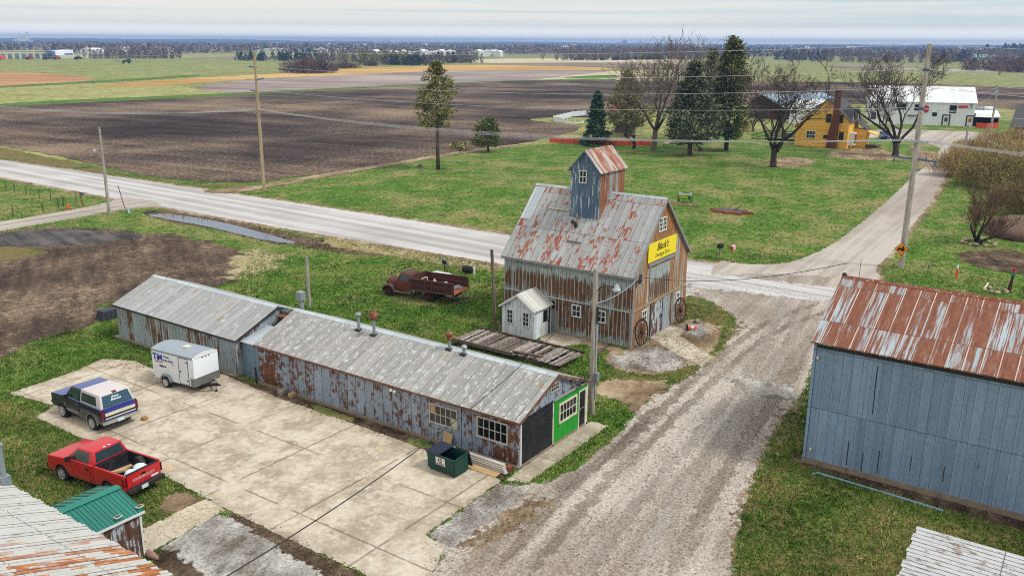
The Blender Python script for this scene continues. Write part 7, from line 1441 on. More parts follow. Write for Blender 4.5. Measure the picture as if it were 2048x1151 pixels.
q = wrect(fr, (1917, 211), (1936, 217)); wbox(MB(), fr, (q[0], q[1]), (q[2], q[3]), (.003, .1)).build('red_sign', plain('faded_red_sign', (206, 74, 66), .6, 0, .1), t)
q = onwall(1851, 218, o, n_); m = MB(); c_ = q + n_ * .06
P = [c_ + (u * math.cos(a) + Vector((0, 0, math.sin(a)))) * .85 for a in [i * math.pi / 10 for i in range(20)]]; m.add(P + [w_ + n_ * .08 for w_ in P], [tuple(range(19, -1, -1)), tuple(range(20, 40))] + [(i, (i + 1) % 20, 20 + (i + 1) % 20, 20 + i) for i in range(20)]); rs = m.build('round_sign', plain('round_red_sign', (200, 34, 40), .5), t)
wbox(MB(), (c_ - u * .6, u, n_), (0, 1.2), (-.12, .12), (.085, .1)).build('white_band', m_white, rs)
q = onwall(1943, 212, o, n_); m = MB(); P = [q + n_ * .01 + (u * math.cos(a) * .35 + Vector((0, 0, math.sin(a) * .75))) for a in [i * math.pi / 8 for i in range(16)]]; m.add(P + [w_ + n_ * .08 for w_ in P], [tuple(range(15, -1, -1)), tuple(range(16, 32))] + [(i, (i + 1) % 16, 16 + (i + 1) % 16, 16 + i) for i in range(16)]); m.build('oval_window', m_bluetin, t)
q = wrect(fr, (1815, 226), (1833, 230)); m = wbox(MB(), fr, (q[0], q[1]), (q[2] - .2, q[2]), (.003, .5)); m.build('flower_box', m_post, t)
# white lean-to with orange fence
fr2 = (o + u * (Lw + .3) + n_ * -.5, u, n_, 5)
t = thing('white_canopy', 'small white-roofed canopy with dark open front at the white building\'s right end', 'shed', fr2[0])
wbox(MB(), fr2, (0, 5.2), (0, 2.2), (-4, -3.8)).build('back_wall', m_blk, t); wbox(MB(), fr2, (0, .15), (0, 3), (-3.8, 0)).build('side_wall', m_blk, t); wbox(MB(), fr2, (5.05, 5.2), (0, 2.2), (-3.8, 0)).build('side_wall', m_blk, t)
r = MB(); a = fr2[0]; slab(r, a - u * .1 + n_ * .3 + Vector((0, 0, 2.3)), a + u * 5.5 + n_ * .3 + Vector((0, 0, 2.3)), a + u * 5.5 - n_ * 4 + Vector((0, 0, 3.6)), a - u * .1 - n_ * 4 + Vector((0, 0, 3.6))); r.build('roof', m_wroof, t)
for k in range(2):
    c_ = fr2[0] + u * (1.5 + 2.4 * k) - n_ * 5.2; tag(MB().lathe([(.05, -1.1), (.7, -1.1), (.8, -.9), (.8, .9), (.7, 1.1), (.05, 1.1)], c_ + Vector((0, 0, 3.6)), 'y', 14).box(c_.x - .7, c_.y - .8, 0, c_.x + .7, c_.y + .8, 2.9).build('tank', (m_galv, m_white)[k], None, 40), ('grey', 'white')[k] + ' tank on a stand behind the white canopy', 'tank')
def panel_fence(name, label, P, h, mat, post=2.4, top=None, cat='fence', pm=m_post):
    t = thing(name, label, cat, (P[0][0], P[0][1], 0)); m = MB()
    for a, b in zip(P, P[1:]):
        a, b = Vector((a[0], a[1], 0)), Vector((b[0], b[1], 0)); L = (b - a).length; k = max(1, int(L / .8))
        for i in range(k):
            p, q = a.lerp(b, i / k), a.lerp(b, (i + 1) / k); ha, hb = [(top(Vector(w_)) if top else h + .06 * math.sin(w_.x * 3 + w_.y * 5)) for w_ in (p, q)]
            d = (q - p).normalized(); w_ = Vector((-d.y, d.x, 0)) * .03
            V = [p - w_ + Vector((0, 0, .04)), q - w_ + Vector((0, 0, .04)), q - w_ + Vector((0, 0, hb)), p - w_ + Vector((0, 0, ha)), p + w_ + Vector((0, 0, .04)), q + w_ + Vector((0, 0, .04)), q + w_ + Vector((0, 0, hb)), p + w_ + Vector((0, 0, ha))]
            m.add(V, [(3, 2, 1, 0), (4, 5, 6, 7), (0, 1, 5, 4), (1, 2, 6, 5), (2, 3, 7, 6), (3, 0, 4, 7)])
        for i in range(int(L / post) + 1): p = a.lerp(b, min(1, i * post / L)); MB().box(p.x - .06, p.y - .06, 0, p.x + .06, p.y + .06, h + .15).build('post', pm, t)
    m.build('panel', mat, t); return t
panel_fence('snow_fence', 'orange plastic snow fence below the cedars on the lawn', px((1100, 285), (1180, 288), (1232, 291), (1300, 292), (1304, 283)), .95, m_orfence)
panel_fence('snow_fence', 'short orange plastic fence in front of the white canopy', px((1951, 256), (1972, 257), (1996, 256)), 1.2, m_orfence)
m_vinyl = plain('white_vinyl', (224, 228, 230), .5, 0, .05)
wf = px((1106, 243), (1135, 247), (1150, 247), (1168, 246)); pa, pb = Vector((*wf[1], 0)), Vector((*wf[3], 0))
panel_fence('vinyl_fence', 'low white vinyl fence with scooped opening at the field corner', wf, 1.1, m_vinyl, 3, lambda q: 1.2 if (q - pa.lerp(pb, .5)).length > 3.4 else .2 + .085 * (q - pa.lerp(pb, .5)).length ** 2, pm=m_vinyl)
panel_fence('vinyl_fence', 'white vinyl back fence behind the scooped one near the spruce', px((1106, 243), (1147, 233), (1170, 231), (1250, 234)), 1.3, m_vinyl, 3, pm=m_vinyl)
# yellow house
fr = frame((168.9, 51.7), (168.9, 42.3)); o, u, n_, Lw = fr
t = thing('yellow_house', 'bright yellow clapboard house with grey roofs and tapering brown chimney', 'house', o)
D = 8.5; m = MB(); zp, ze_, up_ = 9.0, 5.3, 5.3
wprism(m, fr, [(.9, 0), (Lw, 0), (Lw, ze_), (up_, zp - .15), (.9, ze_ - .2)], 0, -D); wprism(m, fr, [(-.4, 0), (.9, 0), (.9, 4.6), (-.4, 3.6)], -.3, -D + .6); m.build('wall', m_ysid, t)
r = MB(); Z = Vector((0, 0, 1))
def hp(a, b, z): return o + u * a + n_ * b + Z * z
slab(r, hp(up_, .35, zp), hp(up_, -D - .3, zp), hp(.5, -D - .3, ze_ - .5), hp(.5, .35, ze_ - .5)); slab(r, hp(up_, -D - .3, zp), hp(up_, .35, zp), hp(Lw + .4, .35, ze_ - .35), hp(Lw + .4, -D - .3, ze_ - .35)); slab(r, hp(.95, 0, 4.75), hp(.95, -D + .6, 4.75), hp(-.7, -D + .6, 3.45), hp(-.7, 0, 3.45)); r.build('roof', m_shing, t)
for b0 in (-1.7, -5.4):                              # cross gables on the right side
    g_ = MB(); V = [hp(Lw - 1.6, b0 + 1.1, 4.9), hp(Lw - 1.6, b0 - 1.1, 4.9), hp(Lw - 1.6, b0, 7.0), hp(Lw + .12, b0 + 1.1, 4.9), hp(Lw + .12, b0 - 1.1, 4.9), hp(Lw + .12, b0, 7.0)]; g_.add(V, [(0, 1, 2), (5, 4, 3), (0, 3, 4, 1), (1, 4, 5, 2), (2, 5, 3, 0)]); dm = g_.build('dormer', m_ysid, t)
    g_ = MB()
    for s in (1, -1): slab(g_, hp(Lw + .35, b0, 7.2), hp(Lw - 2.6, b0, 7.2), hp(Lw - 2.6, b0 + s * 1.35, 4.9), hp(Lw + .35, b0 + s * 1.35, 4.9), .1)
    g_.build('dormer_roof', m_shing, dm)
    window(dm, hp(Lw + .12, b0 - .3, 5.2), n_, u, .6, .95, 1, 2, m_white, m_glass, .06, .1)
for a, b, nx in (((1654, 229), (1661, 244), 1), ((1679, 231), (1685, 245), 1), ((1614, 262), (1629, 276), 3), ((1680, 265), (1685, 279), 1), ((1648, 271), (1653, 276), 1)):
    q = wrect(fr, a, b); window(t, hp(q[0], 0, q[2]), u, n_, q[1] - q[0], q[3] - q[2], nx, 2, m_darkpl if nx < 3 else m_white, m_glass, .07, .1, proud=.08)
c = MB(); cu_ = wrect(fr, (1654, 296), (1678, 250)); ca, cb2 = cu_[0], cu_[1]; cm = ca + (cb2 - ca) * .62
for z0, z1, w0, w1, s0, s1 in ((0, 2.6, (ca, cb2), (ca + .1, cb2), .9, .9), (2.6, 5.6, (ca + .1, cb2), (cm - .45, cb2), .9, .75), (5.6, 10.3, (cm - .45, cb2), (cm - .4, cb2 - .05), .75, .7), (10.3, 10.55, (cm - .5, cb2 + .05), (cm - .5, cb2 + .05), .8, .8)):
    V = [hp(w0[0], .002, z0), hp(w0[1], .002, z0), hp(w0[1], s0, z0), hp(w0[0], s0, z0), hp(w1[0], .002, z1), hp(w1[1], .002, z1), hp(w1[1], s1, z1), hp(w1[0], s1, z1)]; c.add(V, [(3, 2, 1, 0), (4, 5, 6, 7), (0, 1, 5, 4), (1, 2, 6, 5), (2, 3, 7, 6), (3, 0, 4, 7)])
c.build('chimney', m_chim, t)
b_ = MB(); V = [hp(Lw, -1.0, .6), hp(Lw + .9, -1.3, .6), hp(Lw + .9, -2.7, .6), hp(Lw, -3.0, .6)]; b_.add(V + [q + Z * 2.3 for q in V], [(3, 2, 1, 0), (4, 5, 6, 7), (0, 1, 5, 4), (1, 2, 6, 5), (2, 3, 7, 6), (3, 0, 4, 7)]); bw = b_.build('bay_window', m_white, t)
b_ = MB(); V = [hp(Lw + .91, -1.4, .9), hp(Lw + .91, -2.6, .9)]; b_.add([V[0], V[1], V[1] + Z * 1.7, V[0] + Z * 1.7] + [q + u * .03 for q in (V[0], V[1], V[1] + Z * 1.7, V[0] + Z * 1.7)], [(3, 2, 1, 0), (4, 5, 6, 7), (0, 1, 5, 4), (1, 2, 6, 5), (2, 3, 7, 6), (3, 0, 4, 7)]); b_.build('pane', m_glass, bw)
p_ = MB(); wprism(p_, (hp(Lw, 0, 0), u, n_), [(0, 0), (2.2, 0), (2.2, 3.4), (0, 3.4)], -4.2, -7.2); po = p_.build('porch', m_ysid, t)
r = MB(); slab(r, hp(Lw + 2.4, -4, 3.35), hp(Lw + 2.4, -7.4, 3.35), hp(Lw + .02, -7.4, 5.0), hp(Lw + .02, -4, 5.0)); r.build('porch_roof', m_shing, po)
r = MB(); slab(r, hp(Lw + 2.21, -4.4, 3.1), hp(Lw + 2.21, -7, 3.1), hp(Lw + 4.0, -7, 2.5), hp(Lw + 4.0, -4.4, 2.5), .15); r.build('awning', m_yellowaw := plain('yellow_awning', (240, 190, 90), .7, 0, .08), po)
wprism(MB(), (hp(Lw + 2.2, 0, 0), u, n_), [(0, 0), (2.2, 0), (2.2, .5), (0, .5)], -4.4, -7).build('step', m_post, po)
t = thing('patio_table', 'small outdoor table and white chair by the yellow house steps', 'table', hp(Lw + 3.4, -3.0, 0)); pp = hp(Lw + 3.4, -3, 0)
MB().box(pp.x - .8, pp.y - .6, .72, pp.x + .8, pp.y + .6, .78).build('tabletop', m_galvdk, t)
for a, b in ((-.7, -.5), (.7, -.5), (-.7, .5), (.7, .5)): MB().box(pp.x + a - .04, pp.y + b - .04, 0, pp.x + a + .04, pp.y + b + .04, .72).build('leg', m_galvdk, t)
# deck by the house
p_ = at(1545, 280); t = thing('garden_deck', 'brown garden deck with railings and stair left of the yellow house', 'deck', p_)
d_ = MB(); d_.box(p_.x, p_.y - 6.5, .7, p_.x + 4, p_.y + 1.5, .85); d_.build('floor', m_post, t); k = MB()
for y in (-6.5, -4.5, -2.5, -.5, 1.4): k.box(p_.x - .05, p_.y + y, 0, p_.x + .06, p_.y + y + .12, 1.9)
for z in (1.1, 1.45, 1.8): k.box(p_.x - .08, p_.y - 6.5, z, p_.x - .05, p_.y + 1.5, z + .13)
k.build('railing', m_rust, t); MB().bar((p_.x + .6, p_.y + 1.5, 1.7), (p_.x + .6, p_.y + 4.6, .5), .1, .14).bar((p_.x + .6, p_.y + 1.5, .8), (p_.x + .6, p_.y + 4.6, .05), 1.2, .12).build('stair', m_rust, t)
tag(MB().box(p_.x + 1, p_.y - 3.4, .85, p_.x + 2.6, p_.y - 2.2, 1.55).lathe([(.4, 0), (.3, .5), (.05, .6)], (p_.x + 1.6, p_.y - 1.4, .85)).build('grill', m_galv, None), 'pale covered grill standing on the garden deck', 'grill')
# dark open shed with pale blue roof
fr = frame(at(1499, 233)[:2], at(1566, 240)[:2]); o, u, n_, Lw = fr
t = thing('machine_shed', 'dark open machine shed with pale blue tin roof behind the bare trees', 'shed', o)
zr = 6.0; ze_ = 3.4; D = 22
m = MB(); wprism(m, fr, [(0, 0), (Lw, 0), (Lw, ze_), (Lw * .35, zr - .15), (0, ze_ + .5)], 0, -D); m.build('wall', m_blk, t)
def hp(a, b, z): return o + u * a + n_ * b + Z * z
r = MB(); slab(r, hp(Lw * .35, .5, zr), hp(Lw * .35, -D - .4, zr), hp(-.5, -D - .4, ze_ + .3), hp(-.5, .5, ze_ + .3)); slab(r, hp(Lw * .35, -D - .4, zr), hp(Lw * .35, .5, zr), hp(Lw + .6, .5, ze_ - .25), hp(Lw + .6, -D - .4, ze_ - .25)); r.build('roof', m_bluetin, t)
q = wrect(fr, (1538, 226), (1549, 234)); wbox(MB(), fr, (q[0], q[1]), (q[2], q[3]), (.003, .1)).build('red_panel', m_rust2 := plain('dull_red_panel', (140, 40, 44), .7, 0, .2), t)
fr = frame(at(1577, 246)[:2], at(1602, 249)[:2]); o, u, n_, Lw = fr
t = thing('white_garage', 'white garage between the dark machine shed and the yellow house', 'garage', o)
wprism(MB(), fr, [(0, 0), (Lw + 3, 0), (Lw + 3, 4.2), (0, 4.2)], 0, -8).build('wall', m_wsteel, t)
r = MB(); slab(r, hp(0, 0, 0) * 0 + o - u * .4 + n_ * .4 + Z * 4.1, o + u * (Lw + 3.4) + n_ * .4 + Z * 4.1, o + u * (Lw + 3.4) - n_ * 4.2 + Z * 5.8, o - u * .4 - n_ * 4.2 + Z * 5.8); slab(r, o - u * .4 - n_ * 4.2 + Z * 5.8, o + u * (Lw + 3.4) - n_ * 4.2 + Z * 5.8, o + u * (Lw + 3.4) - n_ * 8.4 + Z * 4.1, o - u * .4 - n_ * 8.4 + Z * 4.1); r.build('roof', m_wroof, t)
window(t, o + u * .8 + Z * 2.4, u, n_, 1.6, 1.2, 2, 1, m_white, m_glass, .08, .1)
# blue car
p_ = at(1768, 277); ang = R_(200); t = thing('car', 'dark blue car parked on gravel between the yellow house and bare tree', 'car', p_, ang)
MB().prism(arch_profile(-2.2, 2.2, .3, [(2.25, .5), (2.2, .78), (1.1, .92), (-1.7, .95), (-2.25, .85), (-2.25, .45)], [-1.35, 1.35], .36), 'y', -.88, .88).build('body', carpaint('blue_car_paint', (28, 44, 96)), t, 30, local=True, bevel=.06)
c = MB(); P = frustum(c, (-1.7, 1.0, .8, .92), (-1.1, .35, .62, 1.45)); cb_ = c.build('cabin', carpaint('blue_car_roof', (52, 72, 120)), t, 30, local=True, bevel=.06); pane(cb_, P[1], P[2], P[6], P[5], name='windshield'); pane(cb_, P[3], P[0], P[4], P[7], name='rear_window'); pane(cb_, P[2], P[3], P[7], P[6], name='side_window'); pane(cb_, P[0], P[1], P[5], P[4], name='side_window')
for s in (-1, 1):
    for x in (-1.35, 1.35): wheel(t, x, s * .78, .32, .2)
    MB().box(2.16, s * .62 - .16, .6, 2.27, s * .62 + .16, .74).build('headlight', m_lamp_w, t, local=True)
# arched shelter, gazebo, booth, shingled building, red stand
p_ = at(1228, 266); t = thing('arched_shelter', 'small arched metal shelter with brown plank front near the spruce', 'shelter', p_)
u = Vector((.45, -.89, 0)); b_ = Vector((.89, .45, 0)); R2 = 2.0
A = [(R2 * math.cos(a), R2 * 1.35 * math.sin(a)) for a in [math.pi * i / 12 for i in range(13)]]
m = MB(); c_ = p_ + u * 2
V = [c_ + u * a + Z * (b + .1) for a, b in A] + [c_ + u * a + b_ * 5 + Z * (b + .1) for a, b in A]; m.add(V, [(i, i + 1, 14 + i, 13 + i) for i in range(12)]); m.build('arched_roof', m_galv, t, 60)
m = MB(); m.add([c_ + u * a * .96 + b_ * .4 + Z * b * .96 for a, b in A] + [c_ + u * a * .96 + b_ * .5 + Z * b * .96 for a, b in A], [tuple(range(12, -1, -1)), tuple(range(13, 26))]); m.build('plank_front', m_post, t)
m = MB()
for i in range(5): m.bar(c_ - u * 2.6 - b_ * 1.2 + Z * (.3 + .3 * i), c_ + u * 2.0 - b_ * 1.2 + Z * (.3 + .3 * i), .05, .12)
tag(m.build('rail_fence', m_post, None), 'short brown rail fence in front of the arched shelter', 'fence')
p_ = at(1240, 238); t = thing('gazebo', 'round gazebo with red peaked roof behind the spruce', 'gazebo', p_)
MB().lathe([(3.6, 2.3), (3.5, 2.55), (.4, 3.9), (.1, 4.3)], p_, 'z', 10).build('roof', m_rust2, t)
for i in range(8): a = i * .785; MB().tube([p_ + Vector((3.1 * math.cos(a), 3.1 * math.sin(a), 0)), p_ + Vector((3.1 * math.cos(a), 3.1 * math.sin(a), 2.4))], .12, 6).build('post', m_white, t)
MB().lathe([(3.3, .1), (3.3, .25), (.1, .3)], p_, 'z', 10).build('floor', m_found, t)
p_ = at(1434, 232); t = thing('red_stand', 'small red and white stand glimpsed between the two cedars', 'stand', p_); MB().box(p_.x - 1, p_.y - 1.5, 0, p_.x + 1, p_.y + 1.5, 2.4).build('booth', m_rust2, t); MB().prism([(p_.y - 2, 2.4), (p_.y + 2, 2.4), (p_.y, 3.4)], 'x', p_.x - 1.4, p_.x + 1.4).build('roof', m_white, t)
p_ = at(1915, 236); t = thing('booth', 'small yellow booth with dark doorway beyond the white canopy', 'booth', p_); MB().box(p_.x - 1.2, p_.y - 2.4, 0, p_.x + 1.2, p_.y + 1.2, 3.0).build('wall', plain('ochre_booth', (196, 172, 110), .8, 0, .2), t); MB().box(p_.x - 1.6, p_.y - 2.9, 3.0, p_.x + 1.6, p_.y + 1.6, 3.5).build('roof', plain('yellow_booth_roof', (226, 210, 140), .7, 0, .1), t); MB().box(p_.x - 1.23, p_.y - 1.9, .4, p_.x - 1.203, p_.y + .7, 2.6).build('doorway', m_blk, t)
t = thing('shingled_building', 'black-walled building with grey shingle roof at the right edge', 'building', (215, 8, 0))
MB().prism([(207, 0), (223, 0), (223, 2.9), (215, 6.6), (207, 2.9)], 'y', -14, 19.2).build('wall', m_blk, t); r = MB(); gable_roof(r, 207, 223, -14, 19.2, 215, 3.0, 6.8, .7, .9, .15); r.build('roof', m_shing, t)
tag(MB().tube([at(1984, 278), at(1984, 278) + Vector((0, 0, .7))], .25, 8).lathe([(.5, 0), (.7, .3), (.3, .6)], at(1984, 278) + Vector((0, 0, .6)), 'z', 10).build('pink_flower_pot', plain('pink_flowers', (226, 110, 150), .8, 0, .2), None), 'pink flower pot at the foot of the transformer pole', 'flower pot')
t = thing('rock_pile', 'long low pile of pale rocks behind the wide juniper', 'rocks', at(1370, 288)); rg = random.Random(12)
for i in range(70): q = at(1330 + 100 * i / 70 + rg.uniform(-4, 4), 289 - 12 * i / 70 + rg.uniform(-2.5, 2.5)); k = rg.uniform(.25, .6); MB().blob((q.x, q.y, k * .4), (k, k * .8, k * .6), .15, rg, 1).build('rock', (m_rock, m_stone2)[i % 2], t, True, uv=False)
tag(MB().tube([at(1399, 302), at(1399, 302) + Vector((0, 0, .6))], [.4, .3], 8).bar(at(1399, 302) + Vector((0, -.6, .3)), at(1399, 302) + Vector((0, .5, .9)), .25).build('stump', m_post, None), 'small dark broken stump between the juniper and tallest cedar', 'stump')
# ---------------- the far plain
m_tanb = plain('tan_concrete_hall', (206, 194, 158), .8, 0, .1, .2); m_blued = plain('slate_blue_door', (86, 110, 140), .6, 0, .1)
A, B = at(-60, 118.5), at(94, 117); fr = frame(A[:2], B[:2]); o, u, n_, Lw = fr
t = thing('depot', 'long tan flat-roofed depot with a row of slate blue doors on the horizon', 'building', o)
wbox(MB(), fr, (0, Lw), (0, 7.2), (-18, 0)).build('wall', m_tanb, t); wbox(MB(), fr, (-.5, Lw + .5), (7.2, 7.6), (-18.5, .5)).build('roof', m_cream, t)
for i in range(11): wbox(MB(), fr, (2 + i * Lw / 11, 2 + i * Lw / 11 + Lw / 11 * .6), (.1, 4.9), (.01, .3)).build('bay_door', m_blued, t)
A, B = at(93, 117.5), at(108, 117.5); fr = frame(A[:2], B[:2]); t = thing('blue_hall', 'small slate blue hall beside the long tan depot', 'building', A); wbox(MB(), fr, (0, fr[3]), (0, 7.6), (-15, -.5)).build('wall', m_blued, t); wbox(MB(), fr, (2, fr[3] - 2), (0, 4.6), (-.49, -.2)).build('door', m_blk, t)
A, B = at(108, 117), at(148, 116.5); fr = frame(A[:2], B[:2]); t = thing('white_hall', 'white shed-roofed hall right of the slate blue hall', 'building', A); o, u, n_, Lw = fr
wprism(MB(), fr, [(0, 2), (Lw, 0), (Lw, 8.6), (0, 6.6)], 0, -20).build('wall', m_wsteel, t); wbox(MB(), fr, (Lw * .55, Lw - 1), (1.5, 5), (.01, .3)).build('door', m_blued, t); wbox(MB(), fr, (0, Lw + 14), (0, 3.4), (.5, 4)).build('low_wing', m_cream, t)
for i, (x, mt_, lab) in enumerate(((4, m_or, 'orange tractor'), (60, m_rust2, 'dark red machine'), (95, m_rust, 'dark brown machine'), (114, m_rust2, 'dark red wagon'), (157, m_blk, 'black round machine'))):
    p_ = at(x, 119.5); t = thing('farm_machine', lab + ' parked far off before the tan and white halls', 'machine', p_, 0, 'machines parked by the far halls'); MB().box(-2.5, -3, .8, 2.5, 3, 2.6).box(-1.5, -1, 2.6, 1.5, 1.4, 3.8).build('machine_body', mt_, t, local=True, bevel=.2)
    for y in (-2, 2): MB().lathe([(.9, -.4), (.9, .4)], (-2.4, y, .9), 'x', 10).build('wheel', m_tyre, t, local=True)
p_ = at(255, 127.5); ud = Vector((rt.x, rt.y, 0)).normalized(); t = thing('sprayer', 'green crop sprayer with long booms on the far green field', 'sprayer', p_)
m_gr = plain('dark_green_machine', (24, 70, 60), .5, 0, .1); q = MB()
q.bar(ud * -3 + Z * 2.2, ud * 3 + Z * 2.2, 2.4, 1.8); q.bar(ud * .5 + Z * 3.3, ud * 2.3 + Z * 3.3, 2.0, 1.6); q.build('tank_body', m_gr, t, local=True); MB().bar(ud * -10 + Z * 1.7, ud * -2 + Z * 2.0, .3, .35).bar(ud * 2 + Z * 2.0, ud * 10.5 + Z * 1.9, .3, .35).build('boom', m_gr, t, local=True)
for a in (-2.2, 2.4): MB().lathe([(1.0, -.35), (1.0, .35)], ud * a + Z * 1.0 + Vector((-1, .4, 0)) * 1.0, 'y', 12).build('wheel', m_tyre, t, local=True)
# tree lines and woods seen as one mass
f_far = foliage('far_bare_woods', [(86, 74, 72), (118, 104, 98), (150, 134, 124)], vs=.02); f_farg = foliage('far_evergreens', [(22, 38, 26), (40, 60, 38), (62, 80, 50)], vs=.02); f_farp = foliage('far_budding_trees', [(92, 92, 60), (116, 116, 66), (140, 130, 84)], vs=.02)
def treeline(name, A, B, n, h, depth, mat, seed, w=None, per=70, ln=2.2, wd=.45, shape='round'):
    rg = np.random.default_rng(seed); A, B = np.array(at(*A)[:2]), np.array(at(*B)[:2]); s = rg.uniform(0, 1, n); base = A + (B - A) * s[:, None] + rg.normal(size=(n, 2)) * depth
    H = h * rg.uniform(.65, 1.2, n); W = (w or h * .6) * rg.uniform(.7, 1.2, n); C = []
    k = rg.uniform(0, 1, (n, per)); a = rg.uniform(0, 6.28, (n, per)); pr = (np.sin(np.pi * np.clip(k * .9 + .1, 0, 1)) if shape == 'round' else (1.02 - k)) * np.sqrt(rg.uniform(.1, 1, (n, per)))
    X = base[:, :1] + W[:, None] / 2 * pr * np.cos(a); Y = base[:, 1:] + W[:, None] / 2 * pr * np.sin(a); Zc = H[:, None] * (.08 + .92 * k)
    C = np.stack([X.ravel(), Y.ravel(), Zc.ravel()], 1); V = leaves(C, ln, wd, (0, 0, .9), .7, rg)
    T = np.stack([base[:, 0], base[:, 1], H * .35], 1); V = np.concatenate([V, leaves(T, 1, h * .03, (0, 0, 9), .3, rg)])
    return stuff(quads_mesh(name, V, mat))
treeline('far_treeline', (185, 117), (350, 117), 60, 9, 8, f_far, 1); treeline('far_treeline', (480, 122), (640, 121), 46, 9, 10, f_farg, 2, 9, 70, 2.4, .6, 'cone'); treeline('far_treeline', (640, 123), (720, 124), 26, 10, 10, f_far, 3); treeline('far_treeline', (690, 129), (760, 129), 22, 12, 8, f_farp, 4, 10); treeline('far_treeline', (755, 128), (815, 130), 26, 11, 8, f_farp, 5, 9)
treeline('far_treeline', (770, 130), (840, 131), 22, 9, 6, f_farg, 15, 8); treeline('far_treeline', (800, 130), (935, 125), 60, 9, 10, f_far, 6); treeline('far_treeline', (870, 127), (936, 124), 26, 9, 6, f_farg, 7, 6)
treeline('far_wood', (1125, 121), (1420, 117), 170, 13, 16, f_far, 8, 6, 60, 3.5, .4); treeline('far_wood', (1180, 121), (1330, 119), 40, 4, 8, f_farg, 9, 5)
treeline('far_evergreen_row', (1566, 120), (1648, 121), 50, 11, 8, f_farg, 10, 8, 70, 2.4, .6, 'cone'); treeline('far_evergreen_row', (1880, 124), (1935, 124), 36, 13, 8, f_farg, 11, 9, 70, 2.4, .6, 'cone'); treeline('far_evergreen_row', (1995, 112), (2070, 113), 36, 20, 20, f_farg, 12, 16, 70, 5, 1.4)
treeline('far_treeline', (1640, 124), (1880, 126), 90, 12, 20, f_far, 13); treeline('far_treeline', (1930, 140), (2070, 146), 60, 9, 8, foliage('red_brown_brush', [(84, 60, 56), (116, 88, 78), (140, 110, 96)], vs=.02), 14, 10); treeline('far_treeline', (1900, 124), (2070, 122), 60, 14, 25, f_far, 16)
def woods(name, n, d0, d1, seed, mat, h=10, w=16, lo=-.70, hi=.70, thr=.45, per=9):
    rg = np.random.default_rng(seed); m = n * 3; d = d0 * (d1 / d0) ** rg.uniform(0, 1, m); a = YAW + rg.uniform(lo, hi, m)
    f = np.sin(np.log(d) * 21 + 2.3 * a + seed) * .5 + np.sin(a * 17 + np.log(d) * 9 + seed * 2) * .3 + np.sin(a * 41 + seed) * .2
    ok = f > thr - .5; d, a = d[ok][:n], a[ok][:n]; n = len(d); H = h * rg.uniform(.6, 1.3, n) * (1 + d / 9000)
    base = np.stack([d * np.cos(a), d * np.sin(a)], 1); k = rg.uniform(0, 1, (n, per)); an = rg.uniform(0, 6.28, (n, per)); W = (w * rg.uniform(.7, 1.4, n) * (1 + d / 4000))[:, None] / 2
    C = np.stack([(base[:, :1] + W * np.cos(an)).ravel(), (base[:, 1:] + W * np.sin(an)).ravel(), (H[:, None] * (.1 + .85 * k)).ravel()], 1)
    return stuff(quads_mesh(name, leaves(C, h * .55, h * .3, (0, 0, .5), .8, rg), mat))
woods('far_woodland', 5200, 1500, 6500, 3, f_far); woods('far_woodland', 1100, 1500, 5000, 5, f_farg, 9, 14, thr=.6)
# low hills along the horizon
m_hill = NT('wooded_hill'); xx, yy, zz_ = m_hill.pos(); hv = m_hill.vec(m_hill.mt('MULTIPLY', xx, .006), m_hill.mt('MULTIPLY', yy, .006), m_hill.mt('MULTIPLY', zz_, .08))
m_hillm = m_hill.end(m_hill.ramp(m_hill.noise(hv, 1, 6, .7), [(.35, lin((58, 60, 56))), (.55, lin((92, 92, 80))), (.7, lin((130, 126, 104)))]), .95)
for li, (d, e0, e1, amp) in enumerate(((4200, -3, -5, 1.2), (5600, 1, -3.5, 1.6), (7400, 4.5, .8, 1.8))):
    m = MB(); n = 420; rg = random.Random(li); V = []
    for j in range(4):
        for i in range(n + 1):
            a = YAW + .72 - 1.44 * i / n; q = i / n; e = (e0 + (e1 - e0) * min(1, q * 1.6)) + amp * (math.sin(q * 23 + li) * .4 + math.sin(q * 57 + 2 * li) * .3 + rg.uniform(-.25, .25)); z = max(2, EYE + d * e / 1817)
            f_, h_ = ((0, -.01), (.35, .45), (.8, .92), (1, 1))[j]; dd = d * (1 + .12 * f_); V.append((dd * math.cos(a), dd * math.sin(a), z * h_ if j else -1))
    m.add(V, [(j * (n + 1) + i, j * (n + 1) + i + 1, (j + 1) * (n + 1) + i + 1, (j + 1) * (n + 1) + i) for j in range(3) for i in range(n)]); struct(m.build('hills', m_hillm, None, True, uv=False))
# far white buildings, each on its own
m_farw = plain('far_white_wall', (232, 232, 228), .7, 0, .05, .1); m_fart = plain('far_tan_wall', (196, 184, 166), .7, 0, .05, .1)
rg = random.Random(77)
def farhouse(x, y, w, d, h, mat, label, group, cat='building', name='far_building', z=0.):
    p_ = at(x, y); p_.z = z; a = YAW + rg.uniform(-.5, .5); t = thing(name, label, cat, p_, a, group)
    MB().box(-d / 2, -w / 2, 0, d / 2, w / 2, h).build('wall', mat, t, local=True); MB().prism([(-w / 2 - .5, h), (w / 2 + .5, h), (0, h + h * .4)], 'x', -d / 2 - .5, d / 2 + .5).build('roof', mat, t, local=True)
for i in range(22): x = (762, 770, 776, 784, 791, 806, 817, 834, 853, 864, 872, 883, 900, 908, 958, 966, 975, 984, 992, 998, 752, 845)[i]; farhouse(x, 113 + rg.uniform(-.6, .6), rg.uniform(7, 9), 10, rg.uniform(5, 7), m_farw, 'small white gabled house in the row across the middle distance', 'white houses in a row on the plain', 'house', 'far_house')
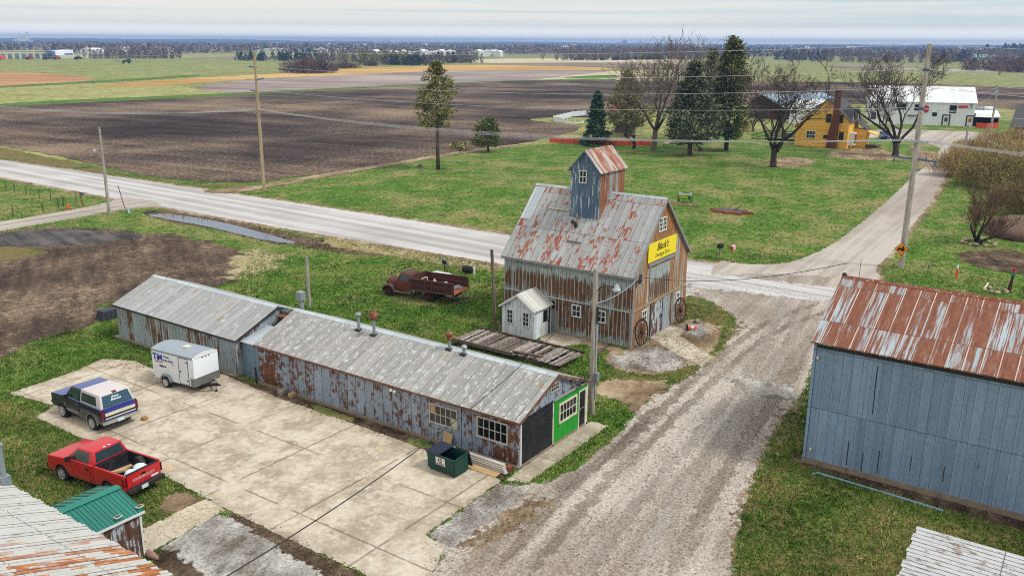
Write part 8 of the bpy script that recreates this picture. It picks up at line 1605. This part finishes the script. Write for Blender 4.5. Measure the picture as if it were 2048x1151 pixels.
for x0_, x1_, y_ in ((512, 580, 106.5), (622, 660, 106), (668, 705, 106), (230, 262, 104), (170, 200, 108), (320, 350, 105)): farhouse((x0_ + x1_) / 2, y_, (x1_ - x0_) * .62, 26, 6, m_farw, 'long low white building in the middle distance', 'long white buildings on the plain')
for i in range(46):
    x = rg.uniform(230, 2030); q = rg.random(); y = 93 + .0063 * (x - 1024) + 9 * q * q; farhouse(x, y, rg.uniform(18, 46), 20, rg.uniform(6, 12), rg.choice((m_farw, m_farw, m_fart)), 'tiny pale town building on the hazy horizon', 'town buildings along the horizon')
def block(x, parts, dist, mat, label, name='far_tower'):
    """a cluster at a given distance: (offset px, width px, height px above the horizon line)"""
    d = fw * F + rt * (x - CX) - up * (88 + .0062 * (x - 1024) - CY); h = Vector((d.x, d.y, 0)).normalized(); p_ = h * dist; k = dist / 1817; s = Vector((h.y, -h.x, 0)); m = MB()
    for ox, w_, hp_ in parts: c_ = p_ + s * ox * k; top = EYE + hp_ * k; m.bar(c_ + Z * -1, c_ + Z * top, w_ * k, w_ * k * .8, tuple(s))
    tag(m.build(name, mat, None), label, 'tower')
block(43, [(-18, 14, -6), (-10, 8, 1), (-3, 8, 6), (4, 8, 9), (9, 4, 13), (12, 1.4, 15), (14, 10, -1), (-6, 36, -8)], 5200, m_farw, 'large pale grain plant with tower on the left horizon')
block(750, [(-1, 7, 4), (-3, 1.2, 9), (0, 2.2, 8), (20, 8, 5), (40, 26, 2), (64, 10, 3), (8, 16, 1)], 6900, m_farw, 'pale power plant with chimneys on the middle horizon'); block(1248, [(-4, 5, 4), (0, 6, 9), (4, 4, 6), (-12, 10, 2)], 7000, m_fart, 'pale tower blocks on the horizon above the bare tree'); block(1280, [(0, 3, 7), (-4, 3, 4), (5, 8, 3)], 7000, m_fart, 'smaller pale tower blocks on the horizon right of the others')
p_ = at(1965, 122); p_.z = 0; t = thing('green_roof_barn', 'white barn with pale green roof on the plain at right', 'barn', p_, R_(20)); MB().box(-8, -13, 0, 8, 13, 4.5).build('wall', m_farw, t, local=True); MB().prism([(-9, 4.4), (9, 4.4), (0, 8.5)], 'y', -13.5, 13.5).build('roof', plain('mint_roof', (140, 180, 164), .6), t, local=True)
# ---------------- haze
m = MB().box(-400, -9200, -1.2, 9800, 9400, 68)
hz = stuff(m.build('haze', bpy.data.materials.new('haze_air'), None, uv=False)); hm = hz.data.materials[0]; hm.use_nodes = True; hn = hm.node_tree; hn.nodes.remove(hn.nodes['Principled BSDF'])
pv = hn.nodes.new('ShaderNodeVolumePrincipled'); pv.inputs['Color'].default_value = (.33, .52, .95, 1); pv.inputs['Density'].default_value = .00022; hn.links.new(pv.outputs[0], hn.nodes['Material Output'].inputs['Volume'])
